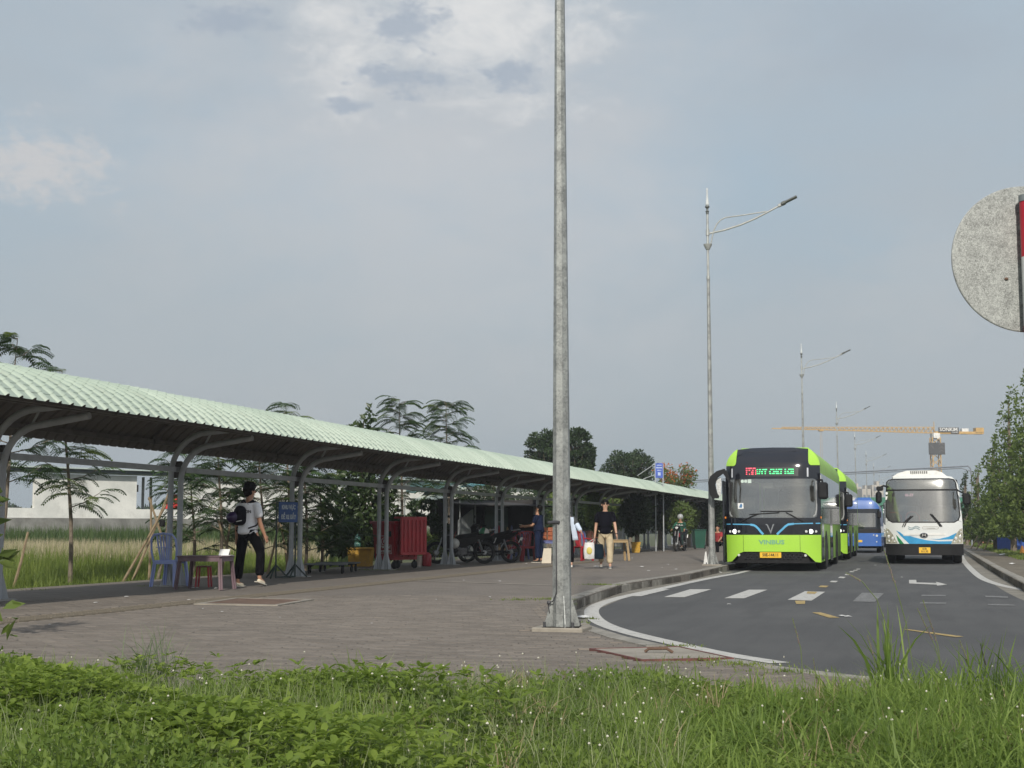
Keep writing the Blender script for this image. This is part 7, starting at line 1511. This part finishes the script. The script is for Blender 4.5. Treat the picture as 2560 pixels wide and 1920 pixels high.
V_, T = blades(P, hh, .008+.0006*dep*rng.random(len(P)), rng.random(len(P))*.8, rng.random(len(P))*6.28); o = fast('field_grass', V_, T, G_field, kind='stuff'); tag(o, 'green grass of the field behind the canopy', 'grass')
P, dep, px = scatter(46000, 33, 46, -250, 1000, lambda P: (P[:, 0] < -18), -.05); cl_ = .5+.5*np.sin(P[:, 0]*.9)*np.sin(P[:, 1]*.7); keep = rng.random(len(P)) < .35+.65*cl_; P, dep = P[keep], dep[keep]
V_, T = blades(P, .72+.28*rng.random(len(P)), np.full(len(P), .022), rng.random(len(P))*.6, rng.random(len(P))*6.28); o = fast('dry_grass', V_, T, G_dry, kind='stuff'); tag(o, 'pale dry plume grass in a band across the field', 'grass')
P, dep, px = scatter(60000, 44, 74, -250, 1800, lambda P: (P[:, 0] < -19), -.05)
V_, T = blades(P, .95+.5*rng.random(len(P)), np.full(len(P), .045), rng.random(len(P))*.6, rng.random(len(P))*6.28); o = fast('far_field_grass', V_, T, G_deep, kind='stuff'); tag(o, 'tall darker grass along the foot of the shed', 'grass')
P, dep, px = scatter(26000, 45, 100, 2380, 2700, lambda P: P[:, 0] > 3.2, .14)
V_, T = blades(P, .05+.12*rng.random(len(P)), np.full(len(P), .03), rng.random(len(P)), rng.random(len(P))*6.28); o = fast('verge_grass', V_, T, G_field, kind='stuff'); tag(o, 'short patchy grass on the right-hand verge', 'grass')
# weeds growing in the joints of the pavement
wp = []
for px, py, r_, n in ((1500, 1462, .30, 700), (1415, 1512, .12, 200), (1290, 1500, .28, 260), (1370, 1498, .35, 420), (1445, 1558, .10, 200), (1480, 1548, .08, 90), (1700, 1615, .2, 160), (1850, 1662, .35, 500), (1960, 1680, .3, 300), (360, 1466, .3, 120), (80, 1475, .3, 120), (940, 1425, .5, 500), (800, 1422, .5, 500), (1750, 1650, .25, 200)):
    c_ = G(px, py, GZ); a = rng.random(n)*6.28; a = a[:n//2+1]; rr = r_*rng.random(len(a))*(.5+.5*np.abs(np.sin(a*2.5))); wp.append(np.stack([c_.x+rr*np.cos(a)*1.6, c_.y+rr*np.sin(a)*.9, np.full(len(a), .15)], 1))
P = np.concatenate(wp); V_, T = blades(P, .01+.035*rng.random(len(P))**2, np.full(len(P), .009), rng.random(len(P))*1.2, rng.random(len(P))*6.28); o = fast('pavement_weeds', V_, T, G_field, kind='stuff'); tag(o, 'small weeds growing in the paving joints', 'weeds')
# ================================================================ FOREGROUND VERGE PLANTS
FG_leaf = leafmat('ground_cover_leaf', (.09, .15, .02), (.24, .32, .055), .45, .6); FG_leaf2 = leafmat('small_weed_leaf', (.07, .125, .02), (.20, .27, .055), .42)
FG_gr = leafmat('foreground_grass', (.075, .135, .022), (.26, .35, .08), .48); FG_dry = leafmat('dead_grass', (.22, .17, .09), (.38, .31, .19), .2); FG_stem = leafmat('weed_stem', (.10, .15, .05), (.20, .24, .11), .2)
M_flw = mat('tiny_white_flower', (.52, .50, .42), .7, var=.1); M_seed = mat('grass_seed_head', (.16, .12, .11), .8, var=.3); M_fluff = mat('white_fluff', (.62, .60, .54), .9)
NPf = np.array(fgp)
def in_fg(P):
    x, y = P[:, 0], P[:, 1]; ins = np.zeros(len(P), bool); j = len(NPf)-1
    for i in range(len(NPf)):
        xi, yi = NPf[i]; xj, yj = NPf[j]; c_ = ((yi > y) != (yj > y)) & (x < (xj-xi)*(y-yi)/(yj-yi+1e-12)+xi); ins ^= c_; j = i
    return ins
def lump(P, s1=2.1, s2=4.7): return .5+.25*np.sin(P[:, 0]*s1+1.3*np.sin(P[:, 1]*s2))+.25*np.sin(P[:, 1]*s1*1.4+P[:, 0]*s2*.6+2)
fgz = .157
# dense small leaves over the whole verge
P, dep, px = scatter(84000, 4.6, 9.3, -250, 2800, in_fg, fgz); lp = lump(P); H_f = (.035+.17*lp**1.4)*(1+.55*np.clip((900-px)/900, 0, 1)); P[:, 2] += H_f*rng.random(len(P))**.6
N = rng.normal(size=P.shape)*.8+np.array([0, 0, .55]); V_, T = leafarr(P, N, .018+.026*rng.random(len(P)), .55, .3); o = fast('weed_cover', V_, T, FG_leaf2, kind='stuff'); tag(o, 'dense low weeds covering the near verge', 'weeds')
# broad-leaved trefoil clusters at the left: clusters of 3-5 leaves on stems
def rosettes(n, px0, px1, d0, d1, hmin, hmax, smin, smax, name, label, m, fade=None):
    P, dep, px = scatter(n, d0, d1, px0, px1, in_fg, fgz)
    if fade is not None: k = rng.random(len(P)) < fade(px, dep); P, dep, px = P[k], dep[k], px[k]
    lp = lump(P, 2.6, 3.9); P[:, 2] += (hmin+(hmax-hmin)*lp)*(.55+.5*rng.random(len(P))); PP = []; NN = []; SS = []
    az0 = rng.random(len(P))*6.28; tilt = rng.normal(0, .25, (len(P), 2))
    for k in range(5):
        a = az0+k*1.257+rng.normal(0, .15, len(P)); el = .15+.35*rng.random(len(P)); N = np.stack([np.cos(a)*np.cos(el)+tilt[:, 0]*.3, np.sin(a)*np.cos(el)+tilt[:, 1]*.3, np.sin(el)+rng.normal(0, .28, len(P))], 1); PP.append(P.copy()); NN.append(N); SS.append(smin+(smax-smin)*rng.random(len(P)))
    P5 = np.concatenate(PP); N5 = np.concatenate(NN); S5 = np.concatenate(SS)
    # horizontal leaves: 2 segments, pointed
    d = N5/np.linalg.norm(N5, axis=1, keepdims=True); s_ = np.cross(d, np.array([0, 0, 1.])+rng.normal(0, .25, d.shape)); s_ /= np.linalg.norm(s_, axis=1, keepdims=True); u = np.cross(s_, d); sz = S5[:, None]
    V_ = np.stack([P5, P5+d*sz*.38+s_*sz*.20+u*sz*.05, P5+d*sz*.40-u*sz*.02, P5+d*sz*.38-s_*sz*.20+u*sz*.05, P5+d*sz*.72+s_*sz*.14+u*sz*.02, P5+d*sz*.72-s_*sz*.14+u*sz*.02, P5+d*sz-np.array([0, 0, 1])*sz*.12], 1)
    b = np.arange(len(P5))[:, None]*7; T = np.concatenate([b+np.array(q) for q in ([0, 2, 1], [0, 3, 2], [1, 2, 4], [2, 6, 4], [2, 3, 5], [2, 5, 6])]); o = fast(name, V_.reshape(-1, 3), T, m, kind='stuff'); tag(o, label, 'ground cover')
    V_, T = blades(np.column_stack([P[:, :2]+rng.normal(0, .015, (len(P), 2)), np.full(len(P), fgz)]), P[:, 2]-fgz, np.full(len(P), .004), np.full(len(P), .05), rng.random(len(P))*6.28); o = fast(name+'_stems', V_, T, FG_stem, kind='stuff'); tag(o, 'thin stems under the '+label, 'stems')
rosettes(9000, -200, 1350, 4.6, 8.6, .07, .31, .024, .075, 'broad_ground_cover', 'bright broad-leaved creeper at the bottom left', FG_leaf, lambda px, dep: np.clip((1350-px)/800, .04, 1)*np.where(dep > 7.4, .45, 1)*(.35+.65*(np.sin(px*.011+dep*2.1)*np.sin(dep*3.3-px*.004) > -.25)))
rosettes(4200, 600, 2800, 4.6, 9.2, .08, .17, .025, .045, 'small_ground_cover', 'small-leaved creeper in the middle and right of the verge', FG_leaf2)
# grass blades
def grassfield(n, px0, px1, d0, d1, hfun, w_, m, name, label, lean=.9, seg=3, tuft=True):
    if tuft:
        C_, dep, px = scatter(n//14, d0, d1, px0, px1, in_fg, fgz); k = rng.integers(0, len(C_), n); P = C_[k].copy(); P[:, :2] += rng.normal(0, .035, (n, 2)); h = hfun(px[k], dep[k])*(.45+.65*rng.random(n)); az = rng.random(n)*6.28
    else: P, dep, px = scatter(n, d0, d1, px0, px1, in_fg, fgz); n = len(P); h = hfun(px, dep)*(.45+.65*rng.random(n)); az = rng.random(n)*6.28
    V_, T = blades(P, h, w_*(.6+.8*rng.random(n)), (.15+lean*rng.random(n)), az, seg); o = fast(name, V_, T, m, kind='stuff'); tag(o, label, 'grass'); return o
grassfield(26000, -200, 2800, 4.7, 9.2, lambda px, dep: .22+.07*np.sin(px*.009), .0048, FG_gr, 'short_grass', 'short grass blades mixed through the verge weeds')
grassfield(7500, 1300, 2850, 4.7, 9.0, lambda px, dep: .19+.17*np.clip((px-1500)/1000, 0, 1), .0095, FG_gr, 'long_grass', 'long arching grass at the bottom right')
grassfield(4200, -200, 1400, 6.9, 8.6, lambda px, dep: .27+.0*px, .006, FG_gr, 'edge_grass', 'loose grass along the pavement edge at the left')
grassfield(1400, 900, 2800, 5.0, 8.8, lambda px, dep: .28+.0*px, .005, FG_dry, 'dead_grass', 'dead straw coloured blades among the long grass', 1.2)
grassfield(5200, -200, 1700, 4.8, 8.8, lambda px, dep: .33+.0*px, .0032, leafmat('wiry_grass', (.13, .17, .07), (.30, .33, .17), .3), 'wiry_grass', 'thin wiry pale grass stems standing above the creeper', .5, 3, False)
grassfield(2600, 200, 2800, 4.8, 8.8, lambda px, dep: .12+.0*px, .007, FG_dry, 'dead_litter', 'dead straw lying low between the weeds', 1.6, 2, False)
# flowers on stems
P, dep, px = scatter(560, 5.0, 8.9, -100, 2750, in_fg, fgz); k = rng.random(len(P)) < np.where((px > 950) & (px < 1750), 1, .35); P = P[k]; n = len(P); h = .16+.15*rng.random(n)
V_, T = blades(P, h, np.full(n, .003), np.full(n, .12), az := rng.random(n)*6.28, 2); o = fast('flower_stems', V_, T, FG_stem, kind='stuff'); tag(o, 'thin stems of the tiny white flowers', 'stems')
tips = P+np.stack([np.cos(az), np.sin(az), np.zeros(n)], 1)*(.12*h)[:, None]+np.array([0, 0, 1])*(h*(1-.42*.12))[:, None]; mb = MB()
for q in tips: k_ = random.uniform(.55, 1.25); mb.lathe(q, [(.001, -.004), (.005*k_, .0), (.0045*k_, .003), (.001, .006)], 6)
o = mb.build('white_flowers', M_flw, kind='stuff'); tag(o, 'tiny white weed flowers dotted over the verge', 'flowers')
# individual tufts and seed stalks
def tuft(label, px, dep, h, n, w_=.007, spread=.05, m=FG_gr, lean=.9, name='grass_tuft'):
    p_ = at(px, dep, fgz); t = thing(name, label, 'grass tuft', p_); P = rng.normal(0, spread, (n, 3)); P[:, 2] = 0; V_, T = blades(P, h*(.55+.5*rng.random(n)), w_*(.6+.8*rng.random(n)), .1+lean*rng.random(n), rng.random(n)*6.28, 4); fast('blades', V_, T, m, t); return t
tuft('tall fine tuft of pale grass on the pavement edge at the left', 375, 8.0, .52, 130, .005, .07, leafmat('pale_fine_grass', (.10, .15, .07), (.24, .29, .15), .4), 1.0)
tuft('tuft of broad blades right of the pale fine tuft', 900, 8.0, .34, 40, .010, .06)
tuft('dense fresh tuft in the middle of the pavement edge', 1640, 8.1, .30, 90, .009, .09)
tuft('dense low tuft left of the middle at the pavement edge', 1010, 7.9, .24, 90, .007, .10)
tuft('tallest tuft, its bright blades reaching up over the road at the right', 2235, 7.5, .60, 42, .015, .05, FG_gr, .5)
tuft('wide arching tuft at the lower right edge', 2480, 7.2, .52, 80, .010, .12)
tuft('tuft of dark blades at the far left edge of the verge', 60, 7.8, .34, 70, .008, .12)
def stalk(label, pts, dep, r_=.0025, head=.35, m_head=None):
    P_ = [D(x, y, dep) for x, y in pts]; b = at(pts[0][0], dep, fgz); P_ = [b]+P_[1:] if P_[0].z < fgz+.05 else [b]+P_; t = thing('grass_stalk', label, 'grass stalk', b, 0, 'tall seed stalks in the foreground'); mb = MB(); mb.tube([q-b for q in P_], r_, 5); mb.build('stem', FG_stem, t)
    k = len(P_); a_, c_ = P_[-2]-b, P_[-1]-b; L = (c_-a_).length; st = a_.lerp(c_, 1-head) if head < 1 else a_; mb = MB(); n = max(6, int((c_-st).length/.012))
    for i in range(n): q = st.lerp(c_, i/n); mb.ball(q+Vector((random.uniform(-.003, .003), random.uniform(-.003, .003), 0)), .0048*(1-.5*i/n), 6, sz=1.6)
    mb.build('seed_head', m_head or M_seed, t); return t
X4 = lambda x, y: (1400+x*.5244, 1380+y*.5244)
for lab, pts, dep, hd_ in (('pale arching stalk bending left over the white road arrow', [X4(1600, 620), X4(1575, 400), X4(1510, 225), X4(1440, 140), X4(1362, 98)], 7.3, .9), ('thin dark stalk crossing in front of the white bus bumper', [X4(1690, 600), X4(1650, 340), X4(1600, 160), X4(1545, -10)], 7.2, .9), ('dark seed stalk left of the tall bright tuft', [X4(1155, 560), X4(1148, 460), X4(1108, 315)], 7.8, .8), ('short dark seed stalk in the middle of the road edge', [X4(1240, 760), X4(1230, 650), X4(1207, 505)], 7.6, .8),
        ('dark seed stalk just right of the tall bright tuft', [X4(1830, 640), X4(1800, 440), X4(1730, 228)], 7.4, .9), ('paler seed stalk beside the dark one right of the tall tuft', [X4(1840, 640), X4(1790, 450), X4(1703, 268)], 7.6, .8), ('seed stalk leaning left near the right edge', [X4(1990, 680), X4(1960, 560), X4(1905, 420)], 7.3, .8), ('upright seed stalk near the right edge', [X4(2030, 700), X4(2030, 560), X4(2005, 435)], 7.4, .8), ('thin seed stalk left of the yellow road dash', [X4(1510, 660), X4(1500, 520), X4(1465, 395)], 7.5, .7)):
    stalk(lab, pts, dep, head=hd_)
b = at(1948, 6.3, fgz); t = thing('fluffy_plume', 'curved fluffy white seed plume low in the right foreground', 'grass plume', b); P_ = [D(1944, 1915, 6.3)-b, D(1936, 1880, 6.3)-b, D(1936, 1858, 6.3)-b, D(1946, 1846, 6.3)-b, D(1962, 1843, 6.3)-b]; mb = MB(); mb.tube([Vector((0, 0, 0))]+P_, .003, 5); mb.build('stem', FG_stem, t); mb = MB()
for i in range(90): u = random.random(); k = min(3, int(u*4)); q = P_[k].lerp(P_[k+1], u*4-k); e = q+Vector((random.uniform(-.016, .016), random.uniform(-.01, .01), random.uniform(-.008, .016))); mb.tube([q, e], .0012, 3)
mb.build('fluff', M_fluff, t)
# haze
mb = MB(); mb.box((0, 330, 22), (1000, 760, 48)); hz = mb.build('haze', [], smooth=False); hz.data.materials.clear()
m = bpy.data.materials.new('air'); m.use_nodes = True; t = NT(m.node_tree); m.node_tree.nodes.remove(m.node_tree.nodes['Principled BSDF']); v = t.n('ShaderNodeVolumePrincipled'); v.inputs['Color'].default_value = (.86, .90, .96, 1); v.inputs['Density'].default_value = .0007; v.inputs['Anisotropy'].default_value = .2
t.l(v.outputs[0], m.node_tree.nodes['Material Output'].inputs['Volume']); hz.data.materials.append(m); hz['kind'] = 'stuff'; tag(hz, 'thin pale haze filling the air over the road', 'haze')
